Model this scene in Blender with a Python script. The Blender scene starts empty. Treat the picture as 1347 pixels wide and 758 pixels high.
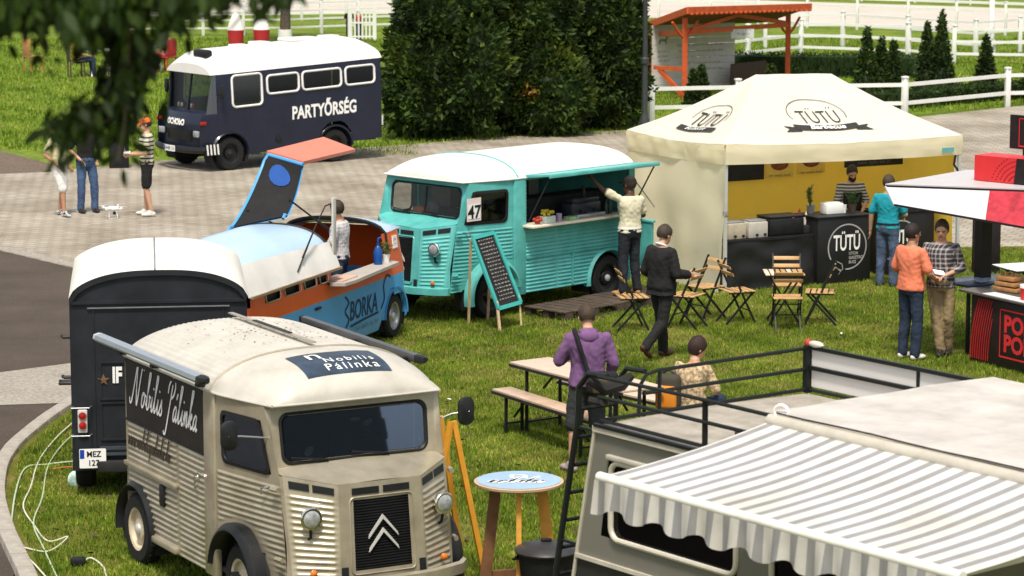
import bpy, bmesh, math, random
import numpy as np
from mathutils import Vector, Matrix, noise
PI = math.pi; R = math.radians
scene = bpy.context.scene
C = scene.collection
# ---------------------------------------------------------------- camera, sky, sun, exposure
cam_d = bpy.data.cameras.new('camera'); cam = bpy.data.objects.new('camera', cam_d); C.objects.link(cam)
cam.location = (0, 0, 6.8); cam.rotation_euler = (R(90 - 8.8), 0, 0)
cam_d.sensor_width = 36.0; cam_d.lens = 104.2; cam_d.clip_start = 0.1; cam_d.clip_end = 2000
cam_d.dof.use_dof = True; cam_d.dof.focus_distance = 33.0; cam_d.dof.aperture_fstop = 4.5
scene.camera = cam
SUN = Vector((-0.04, -0.45, 0.89)).normalized()
world = bpy.data.worlds.new('World'); scene.world = world; world.use_nodes = True
wn = world.node_tree; bg = wn.nodes['Background']
sky = wn.nodes.new('ShaderNodeTexSky'); sky.sky_type = 'NISHITA'; sky.sun_disc = False
sky.sun_elevation = math.asin(SUN.z); sky.sun_rotation = math.atan2(SUN.x, SUN.y)
sky.air_density = 1.0; sky.dust_density = 3.0; sky.ozone_density = 1.0; sky.altitude = 200
hs = wn.nodes.new('ShaderNodeHueSaturation'); hs.inputs['Saturation'].default_value = 0.3   # thin bright cloud takes most of the blue out
wn.links.new(sky.outputs[0], hs.inputs['Color']); wn.links.new(hs.outputs[0], bg.inputs[0]); bg.inputs[1].default_value = 0.13
sun_d = bpy.data.lights.new('sun', 'SUN'); sun = bpy.data.objects.new('sun', sun_d); C.objects.link(sun)
sun_d.energy = 3.1; sun_d.angle = R(9.0); sun_d.color = (1.0, 0.915, 0.78)
sun.rotation_euler = SUN.to_track_quat('Z', 'Y').to_euler(); sun.location = (20, -10, 40)
scene.view_settings.view_transform = 'Standard'; scene.view_settings.look = 'None'
scene.view_settings.exposure = 0.46; scene.view_settings.gamma = 1.0
scene.view_settings.use_curve_mapping = False

# ---------------------------------------------------------------- materials
MATS = {}
def mat(name, col, rough=0.6, metal=0.0, var=0.12, scale=6.0, bump=0.0, bscale=60.0, col2=None, contrast=1.0, spec=0.3, coat=0.0, detail=4.0):
    if name in MATS: return MATS[name]
    m = bpy.data.materials.new(name); m.use_nodes = True; MATS[name] = m
    nt = m.node_tree; b = nt.nodes['Principled BSDF']
    b.inputs['Roughness'].default_value = rough; b.inputs['Metallic'].default_value = metal
    b.inputs['Specular IOR Level'].default_value = spec
    if coat: b.inputs['Coat Weight'].default_value = coat; b.inputs['Coat Roughness'].default_value = 0.12
    tc = nt.nodes.new('ShaderNodeTexCoord')
    n = nt.nodes.new('ShaderNodeTexNoise'); n.inputs['Scale'].default_value = scale; n.inputs['Detail'].default_value = detail
    n.inputs['Roughness'].default_value = 0.62
    nt.links.new(tc.outputs['Object'], n.inputs['Vector'])
    rp = nt.nodes.new('ShaderNodeValToRGB')
    c1 = tuple(max(0, c * (1 - var)) for c in col); c2 = col2 if col2 else tuple(c * (1 + var) for c in col)
    w = 0.22 / contrast
    rp.color_ramp.elements[0].position = 0.5 - w; rp.color_ramp.elements[1].position = 0.5 + w
    rp.color_ramp.elements[0].color = (*c1, 1); rp.color_ramp.elements[1].color = (*c2, 1)
    nt.links.new(n.outputs['Fac'], rp.inputs[0]); nt.links.new(rp.outputs[0], b.inputs['Base Color'])
    if bump:
        n2 = nt.nodes.new('ShaderNodeTexNoise'); n2.inputs['Scale'].default_value = bscale; n2.inputs['Detail'].default_value = 3
        nt.links.new(tc.outputs['Object'], n2.inputs['Vector'])
        bp = nt.nodes.new('ShaderNodeBump'); bp.inputs['Strength'].default_value = min(1, bump); bp.inputs['Distance'].default_value = 0.02
        nt.links.new(n2.outputs['Fac'], bp.inputs['Height']); nt.links.new(bp.outputs[0], b.inputs['Normal'])
    return m

def pattern(name, c1, c2, fx, rough=0.85, translucent=0.0):
    """material whose colour is mixed by an expression built from object coordinates; fx(nt, x, y, z) returns a 0..1 socket"""
    if name in MATS: return MATS[name]
    m = bpy.data.materials.new(name); m.use_nodes = True; MATS[name] = m
    nt = m.node_tree; b = nt.nodes['Principled BSDF']; b.inputs['Roughness'].default_value = rough
    tc = nt.nodes.new('ShaderNodeTexCoord'); sp = nt.nodes.new('ShaderNodeSeparateXYZ')
    nt.links.new(tc.outputs['Object'], sp.inputs[0])
    s = fx(nt, sp.outputs[0], sp.outputs[1], sp.outputs[2])
    mx = nt.nodes.new('ShaderNodeMixRGB'); mx.inputs[1].default_value = (*c1, 1); mx.inputs[2].default_value = (*c2, 1)
    nt.links.new(s, mx.inputs[0])
    n = nt.nodes.new('ShaderNodeTexNoise'); n.inputs['Scale'].default_value = 7; n.inputs['Detail'].default_value = 4
    nt.links.new(tc.outputs['Object'], n.inputs['Vector'])
    m2 = nt.nodes.new('ShaderNodeMixRGB'); m2.blend_type = 'MULTIPLY'; m2.inputs[0].default_value = 0.25
    nt.links.new(mx.outputs[0], m2.inputs[1]); nt.links.new(n.outputs['Fac'], m2.inputs[2])
    n5 = nt.nodes.new('ShaderNodeTexNoise'); n5.inputs['Scale'].default_value = 1.4; n5.inputs['Detail'].default_value = 8; n5.inputs['Roughness'].default_value = .7; nt.links.new(tc.outputs['Object'], n5.inputs['Vector'])
    r5 = nt.nodes.new('ShaderNodeValToRGB'); r5.color_ramp.elements[0].position = .35; r5.color_ramp.elements[1].position = .6; r5.color_ramp.elements[0].color = (.86, .83, .77, 1); nt.links.new(n5.outputs['Fac'], r5.inputs[0])
    m3 = nt.nodes.new('ShaderNodeMixRGB'); m3.blend_type = 'MULTIPLY'; m3.inputs[0].default_value = 1; nt.links.new(m2.outputs[0], m3.inputs[1]); nt.links.new(r5.outputs[0], m3.inputs[2]); m2 = m3
    nt.links.new(m2.outputs[0], b.inputs['Base Color'])
    if translucent:
        t = nt.nodes.new('ShaderNodeBsdfTranslucent'); nt.links.new(m2.outputs[0], t.inputs[0])
        ms = nt.nodes.new('ShaderNodeMixShader'); ms.inputs[0].default_value = translucent
        out = nt.nodes['Material Output']
        nt.links.new(b.outputs[0], ms.inputs[1]); nt.links.new(t.outputs[0], ms.inputs[2]); nt.links.new(ms.outputs[0], out.inputs[0])
    return m
def mnode(nt, op, a, b=None):
    n = nt.nodes.new('ShaderNodeMath'); n.operation = op
    for i, v in enumerate((a, b)):
        if v is None: continue
        if isinstance(v, (int, float)): n.inputs[i].default_value = v
        else: nt.links.new(v, n.inputs[i])
    return n.outputs[0]
def stripes(axis, period, duty=0.5, off=0.0):
    def f(nt, x, y, z):
        s = (x, y, z)[axis]
        return mnode(nt, 'LESS_THAN', mnode(nt, 'FRACT', mnode(nt, 'ADD', mnode(nt, 'MULTIPLY', s, 1 / period), 100 + off)), duty)
    return f

def cloth(name, col, translucent=0.35, rough=0.9, var=0.06, scale=2.0):
    if name in MATS: return MATS[name]
    m = mat(name, col, rough, var=var, scale=scale, bump=0.15, bscale=14)
    nt = m.node_tree; b = nt.nodes['Principled BSDF']; out = nt.nodes['Material Output']
    t = nt.nodes.new('ShaderNodeBsdfTranslucent'); t.inputs[0].default_value = (*col, 1)
    ms = nt.nodes.new('ShaderNodeMixShader'); ms.inputs[0].default_value = translucent
    nt.links.new(b.outputs[0], ms.inputs[1]); nt.links.new(t.outputs[0], ms.inputs[2]); nt.links.new(ms.outputs[0], out.inputs[0])
    return m

def glass(name, tint=(0.35, 0.38, 0.38), refl=0.22, gcol=(0.9, 0.95, 1), base=None):
    if name in MATS: return MATS[name]
    m = bpy.data.materials.new(name); m.use_nodes = True; MATS[name] = m
    nt = m.node_tree; nt.nodes.remove(nt.nodes['Principled BSDF']); out = nt.nodes['Material Output']
    tr = nt.nodes.new('ShaderNodeBsdfTransparent'); tr.inputs[0].default_value = (*tint, 1)
    gl = nt.nodes.new('ShaderNodeBsdfGlossy'); gl.inputs['Roughness'].default_value = 0.03; gl.inputs[0].default_value = (*gcol, 1)
    lw = nt.nodes.new('ShaderNodeLayerWeight'); lw.inputs[0].default_value = refl
    ad = mnode(nt, 'ADD', lw.outputs['Fresnel'], refl * 0.5 if base is None else base)
    ms = nt.nodes.new('ShaderNodeMixShader'); nt.links.new(ad, ms.inputs[0])
    nt.links.new(tr.outputs[0], ms.inputs[1]); nt.links.new(gl.outputs[0], ms.inputs[2]); nt.links.new(ms.outputs[0], out.inputs[0])
    return m

# ---------------------------------------------------------------- mesh helpers
class MB:
    def __init__(s): s.v = []; s.f = []; s.m = []
    def add(s, vs, fs, mi=0):
        o = len(s.v); s.v.extend([tuple(v) for v in vs])
        for f in fs: s.f.append(tuple(i + o for i in f)); s.m.append(mi)
        return s
    def box(s, c, d, rot=None, mi=0):
        hx, hy, hz = d[0] / 2, d[1] / 2, d[2] / 2
        vs = [Vector((x, y, z)) for x in (-hx, hx) for y in (-hy, hy) for z in (-hz, hz)]
        if rot is not None: vs = [rot @ v for v in vs]
        return s.add([v + Vector(c) for v in vs], [(0, 1, 3, 2), (4, 6, 7, 5), (0, 4, 5, 1), (2, 3, 7, 6), (0, 2, 6, 4), (1, 5, 7, 3)], mi)
    def rbox(s, c, d, r=0.02, seg=2, rot=None, mi=0):
        bm = bmesh.new(); bmesh.ops.create_cube(bm, size=1)
        for v in bm.verts: v.co = Vector((v.co.x * d[0], v.co.y * d[1], v.co.z * d[2]))
        bmesh.ops.bevel(bm, geom=bm.edges[:], offset=min(r, min(d) * 0.49), segments=seg, affect='EDGES', profile=0.5)
        bm.verts.index_update()
        vs = [(rot @ v.co if rot is not None else v.co) + Vector(c) for v in bm.verts]
        s.add(vs, [[v.index for v in f.verts] for f in bm.faces], mi); bm.free(); return s
    def bar(s, a, b, w, h=None, mi=0, up=(0, 0, 1)):
        a = Vector(a); b = Vector(b); d = b - a; L = d.length
        if L < 1e-6: return s
        x = d / L; u = Vector(up)
        if abs(x.dot(u)) > 0.98: u = Vector((1, 0, 0))
        y = u.cross(x).normalized(); z = x.cross(y)
        rot = Matrix((x, y, z)).transposed()
        return s.box((a + b) / 2, (L, w, h or w), rot, mi)
    def tube(s, pts, r, n=8, mi=0, cap=True, closed=False):
        pts = [Vector(p) for p in pts]; k = len(pts)
        rs = r if isinstance(r, (list, tuple)) else [r] * k
        vs = []; prev = None
        for i, p in enumerate(pts):
            if closed: t = pts[(i + 1) % k] - pts[i - 1]
            else: t = pts[min(i + 1, k - 1)] - pts[max(i - 1, 0)]
            t = t.normalized() if t.length > 1e-9 else Vector((0, 0, 1))
            if prev is None:
                u = Vector((0, 0, 1)) if abs(t.z) < 0.9 else Vector((1, 0, 0)); a = u.cross(t).normalized()
            else:
                a = prev - t * prev.dot(t); a = a.normalized() if a.length > 1e-6 else t.orthogonal().normalized()
            prev = a; b = t.cross(a)
            for j in range(n):
                q = 2 * PI * j / n; vs.append(p + (a * math.cos(q) + b * math.sin(q)) * rs[i])
        fs = []
        for i in range(k if closed else k - 1):
            i2 = (i + 1) % k
            for j in range(n): fs.append((i * n + j, i * n + (j + 1) % n, i2 * n + (j + 1) % n, i2 * n + j))
        if cap and not closed:
            fs.append(tuple(range(n - 1, -1, -1))); fs.append(tuple((k - 1) * n + j for j in range(n)))
        return s.add(vs, fs, mi)
    def lathe(s, prof, c=(0, 0, 0), n=20, axis='z', mi=0):
        vs = []
        for r, z in prof:
            for j in range(n):
                q = 2 * PI * j / n; a, b = r * math.cos(q), r * math.sin(q)
                p = (a, b, z) if axis == 'z' else ((a, z, b) if axis == 'y' else (z, a, b))
                vs.append(Vector(p) + Vector(c))
        fs = []
        for i in range(len(prof) - 1):
            for j in range(n): fs.append((i * n + j, i * n + (j + 1) % n, (i + 1) * n + (j + 1) % n, (i + 1) * n + j))
        if prof[0][0] > 1e-5: fs.append(tuple(range(n)))
        if prof[-1][0] > 1e-5: fs.append(tuple((len(prof) - 1) * n + j for j in range(n)))
        return s.add(vs, fs, mi)
    def ell(s, c, r, n=14, k=9, rot=None, mi=0):
        vs = []; c = Vector(c)
        for i in range(k + 1):
            t = PI * i / k
            for j in range(n):
                q = 2 * PI * j / n
                p = Vector((r[0] * math.sin(t) * math.cos(q), r[1] * math.sin(t) * math.sin(q), r[2] * math.cos(t)))
                vs.append((rot @ p if rot is not None else p) + c)
        fs = [(i * n + j, i * n + (j + 1) % n, (i + 1) * n + (j + 1) % n, (i + 1) * n + j) for i in range(k) for j in range(n)]
        return s.add(vs, fs, mi)
    def loft(s, rings, mi=0, cap=True, closed_ring=True):
        n = len(rings[0]); vs = [p for r in rings for p in r]; fs = []
        for i in range(len(rings) - 1):
            for j in range(n if closed_ring else n - 1):
                fs.append((i * n + j, i * n + (j + 1) % n, (i + 1) * n + (j + 1) % n, (i + 1) * n + j))
        if cap and closed_ring:
            fs.append(tuple(range(n))); fs.append(tuple((len(rings) - 1) * n + j for j in range(n)))
        return s.add(vs, fs, mi)
    def grid(s, us, vs_, fn, hole=None, mi=0, mfn=None):
        nu, nv = len(us), len(vs_)
        vv = [fn(u, v) for v in vs_ for u in us]; o = len(s.v); s.v.extend([tuple(p) for p in vv])
        for j in range(nv - 1):
            for i in range(nu - 1):
                uc, vc = (us[i] + us[i + 1]) / 2, (vs_[j] + vs_[j + 1]) / 2
                if hole and hole(uc, vc): continue
                s.f.append((o + j * nu + i, o + j * nu + i + 1, o + (j + 1) * nu + i + 1, o + (j + 1) * nu + i))
                s.m.append(mfn(uc, vc) if mfn else mi)
        return s
    def poly(s, pts, mi=0): return s.add(pts, [tuple(range(len(pts)))], mi)
    def prism(s, pts2, fn, t0, t1, mi=0):
        """outline pts2 extruded from t0 to t1; fn(a,b,t) gives the 3-D point"""
        n = len(pts2); vs = [fn(a, b, t0) for a, b in pts2] + [fn(a, b, t1) for a, b in pts2]
        fs = [tuple(range(n)), tuple(range(2 * n - 1, n - 1, -1))] + [(i, (i + 1) % n, n + (i + 1) % n, n + i) for i in range(n)]
        return s.add(vs, fs, mi)
    def mesh(s, name, mats, ang=38, smooth=True, weld=0.0):
        me = bpy.data.meshes.new(name); me.from_pydata(s.v, [], s.f)
        for m in (mats if isinstance(mats, (list, tuple)) else [mats]): me.materials.append(m)
        if len(me.materials) > 1 and len(me.polygons) == len(s.m): me.polygons.foreach_set('material_index', s.m)
        bm = bmesh.new(); bm.from_mesh(me)
        if weld: bmesh.ops.remove_doubles(bm, verts=bm.verts, dist=weld)
        bmesh.ops.recalc_face_normals(bm, faces=bm.faces); bm.to_mesh(me); bm.free()
        if smooth:
            me.polygons.foreach_set('use_smooth', [True] * len(me.polygons)); me.set_sharp_from_angle(angle=R(ang))
        me.update(); return me
    def build(s, name, mats, parent=None, ang=38, smooth=True, weld=0.0):
        o = bpy.data.objects.new(name, s.mesh(name, mats, ang, smooth, weld)); C.objects.link(o)
        if parent: o.parent = parent
        return o
def ob(name, me, parent=None, loc=(0, 0, 0), rot=(0, 0, 0)):
    o = bpy.data.objects.new(name, me); C.objects.link(o); o.location = loc; o.rotation_euler = rot
    if parent: o.parent = parent
    return o
def tag(o, label, cat, group=None):
    o['label'] = label; o['category'] = cat
    if group: o['group'] = group
    return o
def thing(name, label, cat, loc=(0, 0, 0), rz=0.0, group=None):
    o = bpy.data.objects.new(name, None); C.objects.link(o); o.location = loc; o.rotation_euler = (0, 0, rz); o.empty_display_size = 0.2
    return tag(o, label, cat, group)
def dup(root, loc, rz, label=None):
    r = root.copy(); C.objects.link(r); r.location = loc; r.rotation_euler = (0, 0, rz)
    if label: r['label'] = label
    for ch in root.children:
        c = ch.copy(); C.objects.link(c); c.parent = r
        for g in ch.children:
            d = g.copy(); C.objects.link(d); d.parent = c
    return r
def struct(o): o['kind'] = 'structure'; return o
def lerp(a, b, t): return a + (b - a) * t
def lin(a, b, n): return [a + (b - a) * i / (n - 1) for i in range(n)]
def rrect(w, h, r, n=5, cx=0, cy=0):
    r = min(r, w / 2 - 1e-4, h / 2 - 1e-4); out = []
    for sx, sy, a0 in ((1, 1, 0), (-1, 1, 90), (-1, -1, 180), (1, -1, 270)):
        for k in range(n):
            a = R(a0 + 90 * k / (n - 1)); out.append((cx + sx * (w / 2 - r) + r * math.cos(a), cy + sy * (h / 2 - r) + r * math.sin(a)))
    return out
def text2d(body, size=1.0, shear=0.0, bold=0.0, xs=1.0, align='CENTER', space=1.0, line=1.0):
    cu = bpy.data.curves.new('t', 'FONT'); cu.body = body; cu.size = size; cu.shear = shear; cu.offset = bold
    cu.align_x = align; cu.resolution_u = 3; cu.space_character = space; cu.space_line = line; cu.fill_mode = 'FRONT'
    o = bpy.data.objects.new('t', cu); me = o.to_mesh()
    vs = [(v.co.x * xs, v.co.y) for v in me.vertices]; fs = [tuple(p.vertices) for p in me.polygons]
    o.to_mesh_clear(); bpy.data.objects.remove(o); bpy.data.curves.remove(cu)
    return vs, fs
def text_on(mb, fn, body, mi=0, center=False, **k):
    vs, fs = text2d(body, **k)
    if center and vs:
        ys = [v[1] for v in vs]; xs_ = [v[0] for v in vs]; cy = (min(ys) + max(ys)) / 2; cx = (min(xs_) + max(xs_)) / 2
        vs = [(a - cx, b - cy) for a, b in vs]
    mb.add([fn(a, b) for a, b in vs], fs, mi); return mb
def strokes(mb, fn, lines, w, mi=0):
    """flat ribbons along 2-D polylines"""
    for ln in lines:
        pts = [Vector((p[0], p[1])) for p in ln]; n = len(pts)
        L = []; Rr = []
        for i, p in enumerate(pts):
            t = pts[min(i + 1, n - 1)] - pts[max(i - 1, 0)]
            t = t.normalized() if t.length > 1e-9 else Vector((1, 0)); q = Vector((-t.y, t.x)) * w * (0.5 if 0 < i < n - 1 else 0.3)
            L.append(p + q); Rr.append(p - q)
        mb.add([fn(p.x, p.y) for p in L] + [fn(p.x, p.y) for p in Rr], [(i, i + 1, n + i + 1, n + i) for i in range(n - 1)], mi)
    return mb
def scrib(mb, fn, x0, x1, y, h, seed, w=None, mi=0):
    """an unreadable line of small writing: short zigzag strokes grouped into words"""
    rg = random.Random(seed); x = x0
    while x < x1 - h * .5:
        L = min(x1 - x, h * rg.uniform(1.2, 4.0)); k = max(3, int(L / h * 3))
        strokes(mb, fn, [[(x + L * j / k, y + h * (.5 if j % 2 else -.5) * rg.uniform(.45, 1)) for j in range(k + 1)]], w or h * .28, mi); x += L + h * .7
    return mb
def smooth_line(pts, k=6):
    out = []; n = len(pts)
    for i in range(n - 1):
        p0 = Vector(pts[max(i - 1, 0)]); p1 = Vector(pts[i]); p2 = Vector(pts[i + 1]); p3 = Vector(pts[min(i + 2, n - 1)])
        for j in range(k):
            t = j / k
            out.append(0.5 * ((2 * p1) + (p2 - p0) * t + (2 * p0 - 5 * p1 + 4 * p2 - p3) * t * t + (3 * p1 - p0 - 3 * p2 + p3) * t ** 3))
    out.append(Vector(pts[-1])); return out
TMP = bpy.data.scenes.new('tmp')   # scratch scene for remeshing, removed again below
def remesh(mb, mats, name, voxel, smooth=4, fac=0.5):
    me = bpy.data.meshes.new(name); me.from_pydata(mb.v, [], mb.f)
    bm = bmesh.new(); bm.from_mesh(me); bmesh.ops.recalc_face_normals(bm, faces=bm.faces); bm.to_mesh(me); bm.free()
    o = bpy.data.objects.new('tmp', me); TMP.collection.objects.link(o)
    md = o.modifiers.new('r', 'REMESH'); md.mode = 'VOXEL'; md.voxel_size = voxel; md.use_smooth_shade = True
    if smooth:
        sm = o.modifiers.new('s', 'SMOOTH'); sm.iterations = smooth; sm.factor = fac
    vl = TMP.view_layers[0]; vl.update(); dg = vl.depsgraph
    out = bpy.data.meshes.new_from_object(o.evaluated_get(dg)); out.name = name
    bpy.data.objects.remove(o); bpy.data.meshes.remove(me)
    out.materials.clear()
    for m in (mats if isinstance(mats, (list, tuple)) else [mats]): out.materials.append(m)
    return out
# ---------------------------------------------------------------- shared materials
M = {}
M['black'] = mat('black paint', (0.012, 0.013, 0.014), 0.45, var=0.3, scale=9)
M['rubber'] = mat('rubber', (0.014, 0.014, 0.014), 0.8, var=0.25, scale=20, bump=0.2)
M['seal'] = mat('window seal', (0.012, 0.012, 0.012), 0.5)
M['chrome'] = mat('chrome', (0.75, 0.75, 0.75), 0.12, 1.0, var=0.05)
M['steel'] = mat('steel', (0.42, 0.43, 0.45), 0.38, 0.8, var=0.15)
M['alu'] = mat('aluminium', (0.66, 0.67, 0.68), 0.4, 0.5, var=0.08)
M['white'] = mat('white paint', (0.74, 0.73, 0.70), 0.5, var=0.06, scale=4)
M['ink'] = mat('white print', (0.82, 0.82, 0.80), 0.6, var=0.03)
M['dark_in'] = mat('dark interior', (0.02, 0.02, 0.021), 0.85, var=0.3)
M['glass'] = glass('glass')
M['wood'] = mat('warm wood', (0.40, 0.20, 0.075), 0.55, var=0.3, scale=14, bump=0.1)
M['pale_wood'] = mat('pale wood', (0.55, 0.40, 0.25), 0.6, var=0.25, scale=14, bump=0.1)
M['dark_wood'] = mat('weathered wood', (0.075, 0.055, 0.042), 0.85, var=0.4, scale=12, bump=0.4)
M['lamp_red'] = mat('red lens', (0.35, 0.015, 0.01), 0.25)
M['lamp_amber'] = mat('amber lens', (0.55, 0.16, 0.02), 0.25)
M['lens'] = mat('lamp lens', (0.40, 0.42, 0.43), 0.12, 0.35, var=0.35, scale=30)

# ---------------------------------------------------------------- ground
def ground_mat(name, stops, scale, detail, bump, bscale, rough=0.95, fine=None, mow=False):
    m = bpy.data.materials.new(name); m.use_nodes = True; nt = m.node_tree; b = nt.nodes['Principled BSDF']
    b.inputs['Roughness'].default_value = rough; b.inputs['Specular IOR Level'].default_value = 0.2
    tc = nt.nodes.new('ShaderNodeTexCoord')
    n = nt.nodes.new('ShaderNodeTexNoise'); n.inputs['Scale'].default_value = scale; n.inputs['Detail'].default_value = detail; n.inputs['Roughness'].default_value = 0.65
    nt.links.new(tc.outputs['Object'], n.inputs['Vector'])
    rp = nt.nodes.new('ShaderNodeValToRGB'); cr = rp.color_ramp
    while len(cr.elements) < len(stops): cr.elements.new(0.5)
    for e, (p, c) in zip(cr.elements, stops): e.position = p; e.color = (*c, 1)
    nt.links.new(n.outputs['Fac'], rp.inputs[0]); last = rp.outputs[0]
    if fine:
        n3 = nt.nodes.new('ShaderNodeTexNoise'); n3.inputs['Scale'].default_value = fine; n3.inputs['Detail'].default_value = 5; n3.inputs['Roughness'].default_value = 0.8
        nt.links.new(tc.outputs['Object'], n3.inputs['Vector'])
        r3 = nt.nodes.new('ShaderNodeValToRGB'); r3.color_ramp.elements[0].position = 0.3; r3.color_ramp.elements[1].position = 0.7
        r3.color_ramp.elements[0].color = (0.45, 0.45, 0.45, 1); r3.color_ramp.elements[1].color = (1.25, 1.25, 1.2, 1)
        nt.links.new(n3.outputs['Fac'], r3.inputs[0])
        mx = nt.nodes.new('ShaderNodeMixRGB'); mx.blend_type = 'MULTIPLY'; mx.inputs[0].default_value = 1
        nt.links.new(last, mx.inputs[1]); nt.links.new(r3.outputs[0], mx.inputs[2]); last = mx.outputs[0]
    nt.links.new(last, b.inputs['Base Color'])
    n2 = nt.nodes.new('ShaderNodeTexNoise'); n2.inputs['Scale'].default_value = bscale; n2.inputs['Detail'].default_value = 4
    nt.links.new(tc.outputs['Object'], n2.inputs['Vector'])
    bp = nt.nodes.new('ShaderNodeBump'); bp.inputs['Strength'].default_value = bump; bp.inputs['Distance'].default_value = 0.05
    nt.links.new(n2.outputs['Fac'], bp.inputs['Height']); nt.links.new(bp.outputs[0], b.inputs['Normal'])
    return m
G_far = ground_mat('far grass', [(0.25, (0.08, 0.14, 0.010)), (0.5, (0.14, 0.205, 0.018)), (0.75, (0.22, 0.28, 0.04))], 0.9, 8, 0.5, 9, fine=5)
G_lawn = ground_mat('lawn soil', [(0.28, (0.08, 0.10, 0.010)), (0.5, (0.13, 0.14, 0.018)), (0.72, (0.25, 0.19, 0.07))], 1.1, 8, 0.6, 30, fine=24)
G_asph = ground_mat('asphalt', [(0.25, (0.065, 0.052, 0.043)), (0.75, (0.115, 0.092, 0.077))], 0.8, 8, 0.35, 70, fine=45)
G_conc = ground_mat('concrete', [(0.25, (0.30, 0.27, 0.24)), (0.75, (0.40, 0.37, 0.33))], 1.3, 8, 0.2, 40, fine=18)
G_dirt = ground_mat('dirt path', [(0.25, (0.13, 0.095, 0.075)), (0.75, (0.19, 0.145, 0.115))], 1.0, 8, 0.3, 20, fine=14)
G_sand = ground_mat('sand track', [(0.3, (0.46, 0.40, 0.35)), (0.7, (0.55, 0.49, 0.44))], 0.4, 6, 0.15, 8)
def paver_mat():
    m = bpy.data.materials.new('pavers'); m.use_nodes = True; nt = m.node_tree; b = nt.nodes['Principled BSDF']; b.inputs['Roughness'].default_value = 0.9
    tc = nt.nodes.new('ShaderNodeTexCoord'); mp = nt.nodes.new('ShaderNodeMapping'); mp.inputs['Rotation'].default_value = (0, 0, R(24))
    nt.links.new(tc.outputs['Object'], mp.inputs[0])
    br = nt.nodes.new('ShaderNodeTexBrick'); br.inputs['Scale'].default_value = 1.0
    br.inputs['Brick Width'].default_value = 0.24; br.inputs['Row Height'].default_value = 0.20; br.inputs['Mortar Size'].default_value = 0.009
    br.inputs['Color1'].default_value = (0.37, 0.335, 0.28, 1); br.inputs['Color2'].default_value = (0.29, 0.262, 0.215, 1); br.inputs['Mortar'].default_value = (0.12, 0.105, 0.085, 1)
    br.inputs['Bias'].default_value = -0.25
    nt.links.new(mp.outputs[0], br.inputs[0])
    n = nt.nodes.new('ShaderNodeTexNoise'); n.inputs['Scale'].default_value = 0.55; n.inputs['Detail'].default_value = 9; n.inputs['Roughness'].default_value = 0.66
    nt.links.new(tc.outputs['Object'], n.inputs['Vector'])
    r3 = nt.nodes.new('ShaderNodeValToRGB'); r3.color_ramp.elements[0].position = 0.34; r3.color_ramp.elements[1].position = 0.62
    r3.color_ramp.elements[0].color = (0.62, 0.57, 0.50, 1); r3.color_ramp.elements[1].color = (1.08, 1.07, 1.05, 1)
    nt.links.new(n.outputs['Fac'], r3.inputs[0])
    mx = nt.nodes.new('ShaderNodeMixRGB'); mx.blend_type = 'MULTIPLY'; mx.inputs[0].default_value = 1
    nt.links.new(br.outputs[0], mx.inputs[1]); nt.links.new(r3.outputs[0], mx.inputs[2]); nt.links.new(mx.outputs[0], b.inputs['Base Color'])
    bp = nt.nodes.new('ShaderNodeBump'); bp.inputs['Strength'].default_value = 0.5; bp.inputs['Distance'].default_value = 0.01; bp.invert = True
    nt.links.new(br.outputs['Fac'], bp.inputs['Height']); nt.links.new(bp.outputs[0], b.inputs['Normal'])
    return m
G_pave = paver_mat()
def sheet(name, pts, z, m):
    mb = MB(); mb.poly([(x, y, z) for x, y in pts]); o = mb.build(name, m, smooth=False)
    return struct(o)
sheet('ground', [(-500, -40), (500, -40), (500, 900), (-500, 900)], -0.03, G_far)
sheet('paved_road', [(-40, 50), (-14, 48.6), (-8.35, 47.9), (-6.9, 46.0), (-5.6, 43.8), (0, 45), (6, 46), (40, 46), (60, 84), (22, 80), (12.7, 73.6), (9.4, 70.3), (2.6, 67.5), (0.28, 66.4), (-2.7, 64.1), (-7.3, 61.2), (-9.3, 59.2), (-12, 58.0), (-40, 56)], 0.0, G_pave)
sheet('dirt_path', [(-40, 57.6), (-12, 57.8), (-9.5, 59.1), (-9.2, 60.2), (-11.2, 63.6), (-40, 74)], -0.010, G_dirt)
sheet('asphalt_road', [(-60, 10), (-3.0, 10), (-3.0, 24), (-4.6, 26), (-4.6, 47), (-6.9, 46.0), (-8.35, 47.9), (-14, 48.6), (-60, 52)], -0.004, G_asph)
sheet('concrete_strip', [(-30, 33.2), (-6.12, 34.78), (-4.8, 35.0), (-4.8, 37.85), (-5.69, 37.59), (-6.48, 36.94), (-30, 35.2)], 0.002, G_conc)
sheet('concrete_edging', [(-14, 48.75), (-8.35, 47.95), (-6.9, 46.05), (-5.6, 43.85), (-5.4, 44.0), (-6.75, 46.3), (-8.2, 48.25), (-14, 49.05)], 0.004, G_conc)
KERB = [(-4.05, 25.2), (-4.42, 26.58), (-4.9, 28.31), (-5.27, 29.99), (-5.46, 31.67), (-5.40, 33.12), (-5.20, 34.69), (-4.75, 37.2), (-4.25, 40), (-3.8, 43), (-2.9, 44.6), (-1.2, 45.6), (1, 46.4), (4, 47.3), (7.8, 48.16), (12, 48.4), (30, 48.6)]
kl = smooth_line([(x, y) for x, y in KERB], 8)
lawn_pts = [(p.x + 0.02, p.y) for p in kl] + [(30, 12), (-3.2, 12)]
sheet('lawn', lawn_pts, 0.03, G_lawn)
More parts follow.
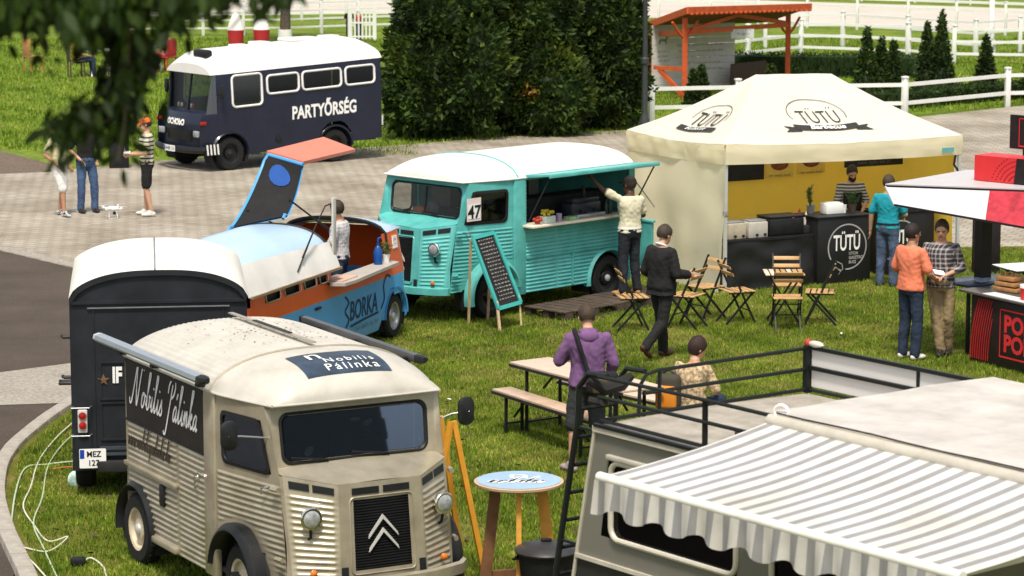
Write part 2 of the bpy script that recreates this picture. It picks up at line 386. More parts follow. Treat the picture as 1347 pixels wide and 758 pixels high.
# kerb stones, each its own piece
kerb = MB(); kerb.poly([(-4.3, 25.0, 0.0), (-4.2, 25.0, 0.0), (-4.2, 25.06, 0.0)]);
kp = bpy.data.objects.new('kerb', None); C.objects.link(kp); kp['kind'] = 'structure'
M['kerb'] = mat('kerb stone', (0.36, 0.33, 0.29), 0.9, var=0.25, scale=5, bump=0.3, bscale=40)
acc = [0]; 
for i in range(1, len(kl)): acc.append(acc[-1] + (kl[i] - kl[i - 1]).length)
def along(s):
    for i in range(1, len(kl)):
        if acc[i] >= s: return kl[i - 1].lerp(kl[i], (s - acc[i - 1]) / (acc[i] - acc[i - 1]))
    return kl[-1]
random.seed(3)
kmesh = MB().rbox((0, 0, 0), (0.492, 0.17, 0.26), 0.018, 2).mesh('kerb_stone', M['kerb'])
s = 0.0
while along(s).y < 39:
    a = along(s); b = along(s + 0.5); mid = (a + b) / 2
    o = ob('kerb_stone', kmesh, kp, (mid.x - 0.06, mid.y, -0.045 + random.uniform(-0.004, 0.004)), (random.uniform(-.01, .01), 0, math.atan2(b.y - a.y, b.x - a.x) + random.uniform(-.008, .008)))
    o.scale = ((b - a).length / 0.5, 1, 1); s += 0.5
sheet('sand_track', [(-200, 122), (-40, 116), (2, 110), (8, 107.5), (14, 103.5), (22, 98), (60, 80), (90, 88), (30, 108), (16, 116.5), (8, 121), (-40, 132), (-200, 140)], -0.02, G_sand)
# ---------------------------------------------------------------- shared vehicle parts
def wheel(parent, x, y, r, w, rimm, side, hub=None):
    """tyre with a dished rim; side = +1 left, -1 right (outer face)"""
    tp = [(r * .62, -w / 2), (r * .9, -w / 2), (r * .97, -w * .38), (r, -w * .2), (r, w * .2), (r * .97, w * .38), (r * .9, w / 2), (r * .64, w / 2), (r * .62, w * .3)]
    t = MB().lathe(tp + [tp[0]], (0, 0, 0), 28, 'y'); t.f = t.f[:-2]; t.m = t.m[:-2]
    for k in range(28):   # tread blocks
        a = 2 * PI * k / 28; t.box((r * math.cos(a), 0, r * math.sin(a)), (0.012, w * .66, 0.03), Matrix.Rotation(-a, 3, 'Y'))
    wo = t.build('wheel', M['rubber'], parent); wo.location = (x, y, r)
    rp = [(r * .63, .02), (r * .63, w * .46), (r * .55, w * .40), (r * .52, w * .18), (r * .36, w * .12), (r * .3, w * .3), (r * .15, w * .34), (0.001, w * .36)]
    rm = MB().lathe([(a, b * side) for a, b in rp], (0, 0, 0), 24, 'y').build('rim', rimm, wo)
    MB().lathe([(r * .16, w * .33 * side), (r * .15, w * .44 * side), (r * .08, w * .5 * side), (.001, w * .52 * side)], (0, 0, 0), 12, 'y').build('hub_cap', hub or M['alu'], wo)
    return wo
def plate(parent, fn, w, h, lines, two=False):
    p = MB(); n = len(lines)
    p.prism(rrect(w, h, .01, 3), lambda a, b, t: fn(a, b, t), 0.0, 0.006); o = p.build('number_plate', M['ink'], parent)
    k = MB()
    for i, s in enumerate(lines):
        fs = h * (0.82 / n) * 1.02
        text_on(k, lambda a, b: fn(a + .015, b + h * ((n - 1) / 2 - i) / n * 0.92, 0.0085), s, center=True, size=fs, xs=0.92, bold=fs * .02)
    k.build('characters', M['black'], o)
    eb = MB(); eb.poly([fn(a, b, 0.008) for a, b in ((-w / 2 + .006, h * (0.0 if two else -.46)), (-w / 2 + .05, h * (0.0 if two else -.46)), (-w / 2 + .05, h * .46), (-w / 2 + .006, h * .46))])
    eb.build('blue_band', mat('plate blue', (0.01, 0.05, 0.35), 0.5), o)
    return o
def rib(z, pitch, amp): return amp * max(0.0, math.cos(2 * PI * z / pitch)) ** 0.7
def ribz(z0, z1, pitch, k=6):
    out = [z0]; z = math.ceil(z0 / (pitch / k)) * pitch / k
    while z < z1 - 1e-6:
        if z > z0 + 1e-6: out.append(z)
        z += pitch / k
    out.append(z1); return out
def arch(parent, x, z, r0, r1, y0, y1, side, m, a0=-8, a1=188, name='wheel_arch'):
    prof = [(r0, y0), (r0 + .015, y1 - .03), (r0 + .04, y1), (r1 - .04, y1 - .005), (r1, y1 - .05), (r1, y0)]
    rings = []
    for k in range(25):
        a = R(a0 + (a1 - a0) * k / 24)
        rings.append([Vector((x + rr * math.cos(a), side * yy, z + rr * math.sin(a))) for rr, yy in prof])
    return MB().loft(rings).build(name, m, parent)
def well(parent, x, z, r, y, side):
    """dark inner wheel housing: a half drum open to the outside"""
    rings = []
    for k in range(15):
        a = R(-25 + 230 * k / 14); rings.append([Vector((x + r * math.cos(a), side * (y - .34), z + r * math.sin(a))), Vector((x + r * math.cos(a), side * (y + .0), z + r * math.sin(a)))])
    mb = MB().loft(rings, closed_ring=False)
    mb.poly([(x + r * math.cos(R(-25 + 230 * k / 14)), side * (y - .34), z + r * math.sin(R(-25 + 230 * k / 14))) for k in range(15)])
    return mb.build('wheel_housing', M['dark_in'], parent)

WB = 1.40   # windscreen base height
def door_front(z):   # forward edge of the cab door
    return lerp(1.16, 1.03, max(0, min(1, (z - .45) / .9))) if z < 1.36 else lerp(1.03, 0.82, (z - 1.36) / .58)
def cab_y(x): return 0.965 - 0.185 * max(0, min(1, (x - .1) / .95)) ** 1.2

def corrugated_van(t, L, paint, roofm, fender, rear_axle, glassm, plain_right=None, plain_left=None, bumper=True, ribbed_roof=True, cut_left=None, cut_right=None, rimm=None, wheel_x=0.47, split=False, crown=0.30):
    P = 0.052; A = 0.012; parts = {}
    ZE = 1.95
    for side in (1, -1):
        plain = plain_left if side > 0 else plain_right
        cut = cut_left if side > 0 else cut_right
        zs = ribz(.30, ZE, P); xs = sorted(set([-L, -L + .03, -L + .05] + lin(-L + .1, -.16, 30) + [-.14] + ([cut[0], cut[1]] if cut else []) + [-.80, -.77, -.76, -.79]))
        if cut: zs = sorted(set(zs + [cut[2], cut[3]]))
        def off(x, z):
            if plain and plain(x, z): return 0.0
            e = min(x + L - .03, -.15 - x, abs(x + .785) - .012); return rib(z, P, A) * max(0, min(1, e / .02))
        def hole(x, z):
            if (x + rear_axle * -1) ** 2 + (z - .33) ** 2 < .41 ** 2: return True
            return bool(cut and cut[0] < x < cut[1] and cut[2] < z < cut[3])
        MB().grid(xs, zs, lambda x, z: (x, side * (.965 + off(x, z)), z), hole).build('body_side', paint, t, 60)
        # pillar behind the door
        MB().rbox((-.02, side * .955, 1.115), (.235, .07, 1.66), .018).build('pillar', paint, t)
        # cab door
        zs = ribz(.42, 1.93, P); us = [0, .02, .05, .11, .125, .2, .3, .4, .5, .6, .7, .8, .86, .875, .95, .98, 1]
        zs = sorted(set(zs + [1.335, 1.35, 1.80, 1.815]))
        def dp(u, z):
            x = lerp(.105, door_front(z), u); rr = math.hypot(x - wheel_x, z - .33); e = min(u, 1 - u) / .04
            o = rib(z, P, A) * max(0, min(1, e)) * max(0, min(1, (rr - .56) / .02)) if z < 1.29 else 0
            return (x, side * (cab_y(x) + o), z)
        def dh(u, z):
            x = lerp(.105, door_front(z), u)
            return (.125 < u < .875 and 1.35 < z < 1.80) or math.hypot(x - wheel_x, z - .33) < .44
        d = MB().grid(us, zs, dp, dh).build('door', paint, t, 60)
        # seal and glass of the door window
        def wp(a, b, tt):
            z = 1.575 + b; u = .5 + a; x = lerp(.105, door_front(z), u); return (x, side * (cab_y(x) + tt), z)
        ring = rrect(.78, .47, .08, 5)
        sm = MB(); inner = rrect(.70, .40, .07, 5)
        rings = [[Vector(wp(a, b, .012)) for a, b in ring], [Vector(wp(a, b, .018)) for a, b in inner], [Vector(wp(a, b, -.01)) for a, b in inner]]
        sm.loft(rings, cap=False).build('window_seal', M['seal'], d)
        g = MB(); g.add([wp(a, b, .002) for a, b in inner] + [wp(0, 0, .002)], [(i, (i + 1) % len(inner), len(inner)) for i in range(len(inner))]); g.build('window_pane', glassm, d, smooth=False)
        h = MB(); h.tube([(.9, side * (cab_y(.9) + .02), 1.245), (.9, side * (cab_y(.9) + .05), 1.245), (.86, side * (cab_y(.86) + .055), 1.235), (.85, side * (cab_y(.85) + .055), 1.18)], .009, 6); h.build('handle', M['steel'], d)
        for hz in (1.25, .66):
            MB().tube([(1.0 if hz > 1 else 1.08, side * .85, hz), (1.09 if hz > 1 else 1.17, side * .83, hz)], .022, 8).build('hinge', paint, t)
        # wheels
        well(t, wheel_x, .33, .45, .95, side); well(t, rear_axle, .33, .42, .95, side)
        wheel(t, wheel_x, side * .84, .33, .17, rimm or M['steel'], side); wheel(t, rear_axle, side * .895, .33, .17, rimm or M['steel'], side)
        arch(t, wheel_x, .33, .42, .52, .88, 1.03, side, fender, -12, 170); arch(t, rear_axle, .33, .38, .45, .90, 1.02, side, fender, -10, 190)
        # lower front corner panel behind the cheek
        MB().poly([(1.16, side * .785, .43), (1.16, side * .785, .75), (1.03, side * .79, 1.36), (1.06, side * .775, 1.36), (1.24, side * .76, .43)]).build('corner_panel', paint, t)
        # cheek with ribs
        def ck(u, v):
            T0 = Vector((1.06, side * .775, 1.365)); T1 = Vector((1.345, side * .385, 1.295)); B0 = Vector((1.24, side * .76, .43)); B1 = Vector((1.43, side * .40, .43))
            p = (T0.lerp(T1, u)).lerp(B0.lerp(B1, u), 1 - v); n = Vector((.83, side * .55, 0)).normalized()
            z = v * .9; e = min(u - .07, .93 - u) / .05; o = rib(z, P * 1.02, A) * max(0, min(1, e)) if .04 < v < .84 else 0
            return p + n * o
        us = [0, .07, .1, .13, .3, .5, .7, .87, .9, .93, 1]; vs = [i * P * 1.02 / .9 / 6 for i in range(104)]; vs = [v for v in vs if v < 1] + [1.0]
        ckp = MB().grid(us, vs, ck).build('cheek_panel', paint, t, 60)
        for a0, a1 in ((.10, .47), (.53, .92)):
            s = MB(); q = [ck(a0, .895), ck(a1, .895), ck(a1, .965), ck(a0, .965)]; n = Vector((.83, side * .55, 0)).normalized()
            s.loft([[p + n * .003 for p in q], [p + n * .008 for p in q]]); s.build('vent', M['black'], ckp)
        # headlamp on its bracket
        hl = MB(); prof = [(.02, -.10), (.05, -.09), (.085, -.05), (.096, -.01), (.098, .0), (.09, .012)]
        hl.lathe(prof, (0, 0, 0), 20, 'x'); ho = hl.build('headlamp', M['chrome'], t); ho.location = (1.33, side * .63, 1.03); ho.rotation_euler = (0, 0, side * .12)
        MB().lathe([(.080, .008), (.06, .020), (.03, .026), (.001, .028)], (0, 0, 0), 20, 'x').build('lens', M['lens'], ho)
        MB().tube([(1.31, side * .63, .95), (1.29, side * .62, .86), (1.25, side * .62, .84)], .014, 6).build('lamp_bracket', M['black'], t)
        MB().lathe([(.03, 0), (.034, .02), (.02, .035), (.001, .04)], (1.33, side * .62, .56), 12, 'x').build('indicator', M['lamp_amber'], t)
    # nose top: from the screen base down to the front edge
    n = MB()
    T = lambda s: [(.87, s * .80, WB), (1.04, s * .81, 1.368), (1.345, s * .385, 1.298)]
    n.poly([(.87, .775, WB), (1.05, .782, 1.368), (1.345, .388, 1.298), (1.36, 0, 1.312), (.90, 0, WB + .02)]); n.poly([(.87, -.775, WB), (1.05, -.782, 1.368), (1.345, -.388, 1.298), (1.36, 0, 1.312), (.90, 0, WB + .02)])
    n.build('bonnet', paint, t, 25, weld=.001)
    # front face with grille opening
    def ff(y, z): 
        k = (1.30 - z) / .9; w = lerp(.388, .405, k); return (1.35 + .09 * k + .012 * (1 - (y / .39) ** 2), y * w / .388, z)
    ys = lin(-.388, .388, 13); zs = [.40, .46, .52] + lin(.56, 1.16, 9) + [1.2, 1.26, 1.305]
    fp = MB().grid(ys, zs, ff, lambda y, z: abs(y) < .26 and .54 < z < 1.16).build('front_panel', paint, t)
    gr = MB(); z = .54
    gr.grid(lin(-.30, .30, 7), lin(.52, 1.18, 5), lambda y, z: Vector(ff(y, z)) + Vector((-.03, 0, 0)))
    k = 0
    while z < 1.165:
        p0 = [Vector(ff(y, z)) for y in lin(-.285, .285, 7)]
        gr.grid(lin(-.285, .285, 7), [0, .006, .012, .016], lambda y, v, z=z: Vector(ff(y, z + v)) + Vector((-.02 + (.016 if .002 < v < .014 else 0), 0, 0))); z += .0235
    go = gr.build('grille', M['black'], t)
    fr = MB(); o1 = rrect(.60, .67, .05, 5, 0, .855); i1 = rrect(.565, .635, .04, 5, 0, .855)
    fr.loft([[Vector(ff(a, b)) + Vector((.002, 0, 0)) for a, b in o1], [Vector(ff(a, b)) + Vector((.014, 0, 0)) for a, b in rrect(.585, .655, .045, 5, 0, .855)], [Vector(ff(a, b)) + Vector((-.02, 0, 0)) for a, b in i1]], cap=False).build('grille_frame', paint, go)
    for a in (-.145, .145):
        s = MB(); q = [(a - .125, 1.205), (a + .125, 1.205), (a + .125, 1.262), (a - .125, 1.262)]
        s.loft([[Vector(ff(y, z)) + Vector((.004, 0, 0)) for y, z in q], [Vector(ff(y, z)) + Vector((.010, 0, 0)) for y, z in q]]).build('vent', M['black'], fp)
    for a in (-.355, .355):
        s = MB(); q = [(a - .03, .43), (a + .03, .43), (a + .03, .60), (a - .03, .60)]
        s.loft([[Vector(ff(y, z)) + Vector((.004, 0, 0)) for y, z in q], [Vector(ff(y, z)) + Vector((.010, 0, 0)) for y, z in q]]).build('vent', M['black'], fp)
    ch = MB()
    for dz in (0, -.115):
        zt = 1.02 + dz
        for s in (1, -1):
            pts = [(0, zt), (0, zt - .036), (s * .137, zt - .195), (s * .128, zt - .160)]
            ch.loft([[Vector(ff(y, z)) + Vector((.004, 0, 0)) for y, z in pts], [Vector(ff(y, z)) + Vector((.022, 0, 0)) for y, z in pts]])
    ch.build('chevron_emblem', mat('satin silver', (.62, .61, .58), .35, .3), go)
    if bumper:
        MB().loft([[Vector((x, y, .40)), Vector((x + .05, y * 1.01, .41)), Vector((x + .05, y * 1.01, .50)), Vector((x, y, .51))] for x, y in ((1.24, -.86), (1.36, -.76), (1.49, -.42), (1.52, 0), (1.49, .42), (1.36, .76), (1.24, .86))]).build('bumper', paint, t)
    # windscreen pillars closing the gap between door and screen frame
    for s in (1, -1):
        MB().grid([0, .35, 1], lin(1.37, 1.945, 8), lambda u, z: (lerp(door_front(z) - .004, lerp(.90, .825, (z - WB) / .54), u), s * lerp(cab_y(door_front(z)), .765 * lerp(1.0, 1.02, (z - WB) / .54), u) + s * .012 * math.sin(PI * u), z)).build('screen_pillar', paint, t)
    # windscreen surround
    def ws(y, z): 
        k = (z - WB) / .54; return (lerp(.90, .825, k), y * lerp(1.0, 1.02, k), z)
    ys = sorted(set(lin(-.765, .765, 17) + [-.675, .675])); zs = [WB - .01, 1.42, 1.44, 1.6, 1.75, 1.83, 1.86, 1.95]
    MB().grid(ys, zs, ws, lambda y, z: abs(y) < .675 and 1.44 < z < 1.83).build('windscreen_frame', paint, t)
    o1 = rrect(1.40, .45, .09, 6, 0, 1.635); i1 = rrect(1.32, .38, .07, 6, 0, 1.635)
    wsn = MB(); wsn.add([Vector(ws(a, b)) + Vector((.001, 0, 0)) for a, b in i1] + [Vector(ws(a * .5, 1.635 + (b - 1.635) * .5)) + Vector((.001, 0, 0)) for a, b in i1] + [ws(0, 1.635)], [(i, (i + 1) % 24, 24 + (i + 1) % 24, 24 + i) for i in range(24)] + [(24 + i, 24 + (i + 1) % 24, 48) for i in range(24)])
    wo = wsn.build('windscreen', glassm, t, smooth=False)
    MB().loft([[Vector(ws(a, b)) + Vector((.004, 0, 0)) for a, b in o1], [Vector(ws(a, b)) + Vector((.014, 0, 0)) for a, b in rrect(1.36, .415, .08, 6, 0, 1.635)], [Vector(ws(a, b)) + Vector((-.01, 0, 0)) for a, b in i1]], cap=False).build('windscreen_seal', M['seal'], wo)
    if split: MB().bar(Vector(ws(0, 1.45)) + Vector((.004, 0, 0)), Vector(ws(0, 1.82)) + Vector((.004, 0, 0)), .022, .02).build('centre_bar', M['seal'], wo)
    for y0, y1 in ((-.28, -.62), (.30, -.05)):
        MB().tube([Vector(ws(y0, 1.405)) + Vector((.02, 0, 0)), Vector(ws(y0, 1.435)) + Vector((.03, 0, 0)), Vector(ws(y1, 1.475)) + Vector((.02, 0, 0))], .008, 6).build('wiper', M['black'], t)
    # roof: rear body and cab cap share one section law
    def rz(x, y):
        k = max(0, min(1, (x - .12) / .80)); w = lerp(.975, .785, k ** 1.2); cr = crown * (max(0, 1 - k ** 3.4)) ** .5
        kb = max(0, min(1, (-L + .35 - x) / .35)); cr *= (1 - .12 * kb ** 2)
        q = min(1, abs(y)); z = ZE - .015 + cr * (1 - q ** 2.6) ** .66
        return w * y, z
    ysr = [-1 + 2 * i / 234 for i in range(235)] if ribbed_roof else lin(-1, 1, 33)
    def rr(x, y):
        yy, z = rz(x, y); rp_ = .010 * (.5 + .5 * math.cos(2 * PI * yy / .050)) if ribbed_roof and abs(y) < .97 else 0
        return (x, yy, z + rp_ * max(0, min(1, (.0 - x) / .02)) * max(0, min(1, (x + L - .02) / .02)))
    MB().grid([-L, -L + .015, -L + .03] + lin(-L + .06, -.03, 14) + [0.0], ysr, rr).build('roof', roofm, t, 60)
    MB().grid([0.0, .01] + [.12 + .8 * k for k in (0, .2, .35, .5, .6, .7, .78, .85, .9, .94, .97, .985, .995, 1.0)], lin(-1, 1, 41), lambda x, y: (x, rz(x, y)[0], rz(x, y)[1] + .008)).build('cab_roof', roofm, t, 60)
    MB().tube([(.012, rz(0, y)[0] * 1.004, rz(0, y)[1] + .012) for y in lin(-1, 1, 25)], .012, 6).build('roof_seam', paint, t)
    gut = MB()
    for s in (1, -1): gut.tube([(-L, s * .98, ZE - .012)] + [(x, s * (rz(x, 1)[0] + .012), ZE - .012) for x in lin(0, .92, 10)], .013, 6)
    gut.tube([(.92 + .02 * (1 - (y / .79) ** 2), y, ZE - .012) for y in lin(-.79, .79, 11)], .012, 6)
    gut.build('gutter', roofm, t)
    # rear face, floor, bulkhead, cab seats and wheel
    pr = [Vector((-L, rz(-L, y)[0], rz(-L, y)[1])) for y in lin(-1, 1, 21)]
    MB().poly([Vector((-L, .965, .30))] + pr[::-1] + [Vector((-L, -.965, .30))]).build('rear_panel', paint, t)
    MB().box((-L / 2 + .3, 0, .36), (L + .8, 1.84, .04)).build('floor', M['dark_in'], t)
    return rz

def cab_inside(t, bulk=True):
    if bulk: MB().box((-.10, 0, 1.15), (.03, 1.84, 1.55)).build('bulkhead', M['dark_in'], t)
    for s in (1, -1):
        MB().rbox((.25, s * .42, .80), (.45, .5, .16), .05).rbox((.06, s * .42, 1.12), (.12, .5, .6), .05, rot=Matrix.Rotation(-.12, 3, 'Y')).build('cab_seat', mat('seat vinyl', (.05, .045, .04), .6), t)
    MB().tube([(.66 + .07 * math.sin(a), .42 + .2 * math.cos(a), 1.24 + .19 * math.sin(a)) for a in [2 * PI * k / 20 for k in range(20)]], .012, 6, closed=True).bar((.66, .25, 1.24), (.66, .59, 1.24), .02).bar((.66, .42, 1.24), (.85, .42, 1.0), .025).build('steering_wheel', M['black'], t)
    MB().rbox((.80, 0, 1.28), (.14, 1.5, .14), .03).build('dashboard', M['dark_in'], t)

# cursive letters as pen strokes (x-height 1)
def script(word, slant=.42, gap=.12):
    G = {
        'N': ([[(-.45, .35), (-.35, .05), (-.1, .0), (.1, .5), (.3, 1.6), (.45, 2.5), (.62, 2.7), (.62, 2.2), (.75, 1.2), (.95, .2), (1.08, .0), (1.2, .5), (1.35, 1.6), (1.5, 2.5), (1.75, 2.75), (1.95, 2.5)]], 1.9),
        'P': ([[(-.3, -.9), (-.1, -1.15), (.15, -.9), (.35, .3), (.55, 1.7), (.65, 2.4)], [(-.1, 1.7), (.0, 2.3), (.45, 2.75), (1.0, 2.7), (1.2, 2.25), (1.0, 1.7), (.6, 1.45), (.45, 1.5)]], 1.1),
        'o': ([[(.0, .3), (.1, .85), (.4, 1.0), (.6, .7), (.5, .2), (.25, 0), (.05, .2), (.1, .7), (.35, .95), (.65, .9), (.9, .8)]], .78),
        'b': ([[(0, .2), (.25, 1.2), (.5, 2.3), (.42, 2.65), (.25, 2.4), (.2, 1.2), (.2, .3), (.35, 0), (.6, .15), (.7, .65), (.6, .95), (.95, .85)]], .82),
        'i': ([[(0, .2), (.2, .6), (.28, 1.0), (.25, .4), (.3, .05), (.45, .0), (.6, .2)], [(.38, 1.5), (.44, 1.62)]], .5),
        'l': ([[(0, .2), (.25, 1.2), (.5, 2.3), (.42, 2.65), (.25, 2.4), (.2, 1.2), (.2, .3), (.3, 0), (.55, .2)]], .48),
        's': ([[(0, .15), (.25, .7), (.38, 1.05), (.4, .7), (.55, .35), (.45, .05), (.2, .0), (.1, .15)]], .62),
        'a': ([[(.62, .85), (.4, 1.0), (.12, .7), (.08, .2), (.25, 0), (.48, .3), (.62, .95), (.58, .3), (.68, .0), (.88, .2)]], .8),
        'n': ([[(0, .3), (.15, .95), (.22, .7), (.2, .05), (.35, .7), (.52, 1.0), (.6, .7), (.6, .15), (.7, 0), (.88, .2)]], .8),
        'k': ([[(0, .2), (.25, 1.2), (.5, 2.3), (.42, 2.65), (.25, 2.4), (.2, 1.2), (.2, .02)], [(.25, .5), (.5, .98), (.6, .8), (.4, .55), (.3, .5), (.5, .2), (.65, .0), (.88, .2)]], .8),
        'h': ([[(0, .2), (.25, 1.2), (.5, 2.3), (.42, 2.65), (.25, 2.4), (.2, 1.2), (.2, .05), (.35, .7), (.5, .98), (.6, .7), (.6, .1), (.85, .2)]], .8),
        'p': ([[(0, .3), (.15, .95), (.1, .0), (.05, -1.1), (.1, 0), (.25, .8), (.5, 1.0), (.62, .6), (.5, .1), (.25, .05)]], .75),
        'w': ([[(0, .8), (.1, .95), (.15, .2), (.3, 0), (.45, .5), (.5, .9), (.5, .2), (.65, 0), (.8, .5), (.85, .95), (1.0, .85)]], 1.0),
        'u': ([[(0, .3), (.12, .95), (.12, .2), (.3, 0), (.5, .5), (.55, .95), (.55, .2), (.65, 0), (.82, .2)]], .8),
        '.': ([[(.1, 0), (.15, .12)]], .35), ' ': ([], .7)}
    out = []; x = 0
    for ch in word:
        acc_ = None
        if ch == 'á': ch = 'a'; acc_ = [(.45, 1.5), (.62, 1.95)]
        ls, adv = G[ch]
        for l in ls + ([acc_] if acc_ else []):
            out.append([(p[0] + x + p[1] * slant, p[1]) for p in smooth_line(l, 5)])
        x += adv + gap
    return out, x

# ---------------------------------------------------------------- beige corrugated van (foreground)
paintB = mat('champagne paint', (0.40, 0.35, 0.245), 0.33, 0.4, var=0.2, scale=4, coat=0.35, detail=8, col2=(0.49, 0.44, 0.335))
roofB = mat('pale champagne roof', (0.54, 0.51, 0.445), 0.4, 0.1, var=0.16, scale=3.5, detail=8, col2=(0.60, 0.575, 0.515))
van = thing('corrugated_van', 'beige corrugated van with black side banner and chevron grille parked on lawn', 'van', (-1.776, 25.825, 0.03), R(-61.2))
glassN = glass('windscreen glass', (0.22, 0.26, 0.30), 0.30, (.50, .66, .95), .27)  # blue gloss tint paints in the reflection of a blue sky
rzB = corrugated_van(van, 2.02, paintB, roofB, M['black'], -1.80, glassN, plain_right=lambda x, z: z > 1.335 or (z < .945 and z > .90 and x < -.78), rimm=mat('cream rim', (.55, .47, .34), .45), bumper=True, crown=.30)
cab_inside(van)
Ls = .985
ban = MB(); ban.grid([-2.0, -1.2, -.16], [1.34, 1.65, 1.925], lambda x, z: (x, -.972, z)); bo = ban.build('side_banner', mat('black banner', (.018, .016, .015), .5, var=.3, scale=4), van)
fr = MB().bar((-2.0, -.975, 1.90), (-.16, -.975, 1.90), .014, .03).bar((-2.0, -.975, 1.345), (-.16, -.975, 1.345), .014, .022); fr.build('banner_trim', M['black'], van)
ls, w = script('Nobilis Pálinka', .38)
sc = 1.66 / (w + .9); k = MB(); strokes(k, lambda a, b: (-1.86 + a * sc, -.9765, 1.52 + b * sc * 1.2), ls, .17);
k.v = k.v
k.build('script_lettering', M['ink'], van)
ls, w = script('www.nobilispalinka.hu', .5); sc = 1.02 / w; k = MB(); strokes(k, lambda a, b: (-1.96 + a * sc, -.9805, 1.12 + b * sc * 1.3), ls, .3); k.build('web_lettering', mat('brown print', (.06, .045, .03), .7), van)
MB().rbox((-1.39, -.985, .935), (1.24, .05, .045), .012).build('side_moulding', paintB, van)
MB().rbox((-1.07, -.985, .335), (.58, .045, .06), .012).build('sill', paintB, van)
MB().tube([(-.27, -.985, 1.13), (-.27, -1.015, 1.13), (-.27, -1.015, 1.02), (-.27, -.985, 1.02)], .011, 6).rbox((-.27, -.98, 1.145), (.05, .02, .05), .01).build('side_door_handle', M['chrome'], van)
MB().rbox((-1.13, -.98, .78), (.11, .03, .2), .03).build('fuel_flap', M['black'], van)
for s in (1, -1):
    aw = MB(); y = s * 1.055; prof = [(y - s * .04, 2.05), (y - s * .035, 2.085), (y, 2.092), (y + s * .05, 2.078), (y + s * .058, 2.04), (y + s * .03, 2.012), (y - s * .03, 2.015)]
    aw.loft([[Vector((x, a, b)) for a, b in prof] for x in (-2.42, -1.6, -.8, .0)])
    ao = aw.build('rolled_awning', mat('awning cassette', (.34, .39, .44), .35, .4, var=.05) if s < 0 else mat('dark awning cassette', (.10, .105, .11), .4, .3), van)
    for x0, x1 in ((.0, .15), (-2.47, -2.42)):
        e = MB(); e.loft([[Vector((x0, a, b)) for a, b in prof], [Vector((lerp(x0, x1, .6), y + (a - y) * .95, 2.07 + (b - 2.07) * .95)) for a, b in prof], [Vector((x1, y + (a - y) * .5, 2.07 + (b - 2.07) * .5)) for a, b in prof]]); e.build('end_cap', M['black'] if x1 > 0 or s > 0 else M['alu'], ao)
    for x in (-.15, -1.2, -2.0): MB().box((x, s * 1.0, 2.0), (.06, .08, .09)).build('awning_bracket', M['black'], ao)
    # mirror
    my = 1.03 if s > 0 else 1.22; mz = 1.74
    arm = MB().tube([(.86, s * .80, 1.66), (.94, s * (my - .12), 1.72), (1.0, s * (my + .02), mz)], .008, 6); am = arm.build('mirror', M['chrome'], van)
    mm = MB(); q = rrect(.15, .25, .065, 5)
    mm.loft([[Vector((1.005, s * my + a * .8, mz + b * .8)) for a, b in q], [Vector((.99, s * my + a, mz + b)) for a, b in q], [Vector((.965, s * my + a, mz + b)) for a, b in q]]); mm.build('mirror_head', M['black'], am)
    mg = MB().poly([(.962, s * my + a * .85, mz + b * .88) for a, b in q]); mg.build('mirror_glass', M['chrome'], am)
# roof sticker on the cab cap
def rs(a, b, e=.016):   # a across (left of picture negative), b towards the rear
    x = .60 - b; y = a; w0 = rzB(x, 1)[0]; yy, z = rzB(x, y / w0); return (x, y, z + e)
stk = MB().grid(lin(-.40, .40, 13), lin(-.20, .28, 13), rs); so = stk.build('roof_sticker', mat('sticker navy', (.020, .026, .036), .4, var=.5, scale=3, col2=(.05, .08, .13)), van)
k = MB(); text_on(k, lambda a, b: rs(a - .20, b * 1.25 + .14, .022), 'n', center=True, size=.24, xs=1.3); text_on(k, lambda a, b: rs(a + .08, b * 1.25 + .015, .022), 'Nobilis', center=True, size=.105, xs=1.2, space=1.3); text_on(k, lambda a, b: rs(a + .06, b * 1.25 - .11, .022), 'Pálinka', center=True, size=.115, xs=1.2, space=1.3); k.build('sticker_lettering', M['ink'], so)
# roof rail, hatch seam and dry leaf litter on the roof
MB().bar((-1.9, .05, 2.275), (-.05, .05, 2.275), .05, .012).build('roof_strip', paintB, van); MB().bar((-1.35, .05, 2.284), (-.55, .05, 2.284), .04, .012).build('roof_slot', M['black'], van)
random.seed(11); lf = MB()
for i in range(150):
    x = random.uniform(-1.7, -.4); y = random.gauss(.05, .28); 
    if abs(y) > .8: continue
    yy, z = rzB(x, y / .975); a = random.uniform(0, 6.28); s = random.uniform(.008, .022)
    lf.add([(x + s * math.cos(a), y + s * math.sin(a), z + .012), (x - s * math.sin(a) * .6, y + s * math.cos(a) * .6, z + .016), (x - s * math.cos(a), y - s * math.sin(a), z + .012)], [(0, 1, 2)])
lo = lf.build('leaf_litter', mat('dead leaf', (.08, .055, .03), .9, var=.5), van); lo['kind'] = 'stuff'
# things seen through the cab windows
for i, (yy, zz) in enumerate(((.02, 1.74), (.14, 1.70), (-.42, 1.50))): MB().ell((.84, yy, zz), (.006, .05, .016 + .01 * i), 8, 5, Matrix.Rotation(.4 * i, 3, 'X')).build('screen_sticker', M['ink'], van)
MB().box((.70, -.3, 1.365), (.22, .3, .02)).build('dashboard_papers', M['ink'], van)
MB().ell((.30, -.55, 1.50), (.13, .12, .2), 10, 7).build('sack', mat('pale sack', (.5, .45, .38), .9), van)
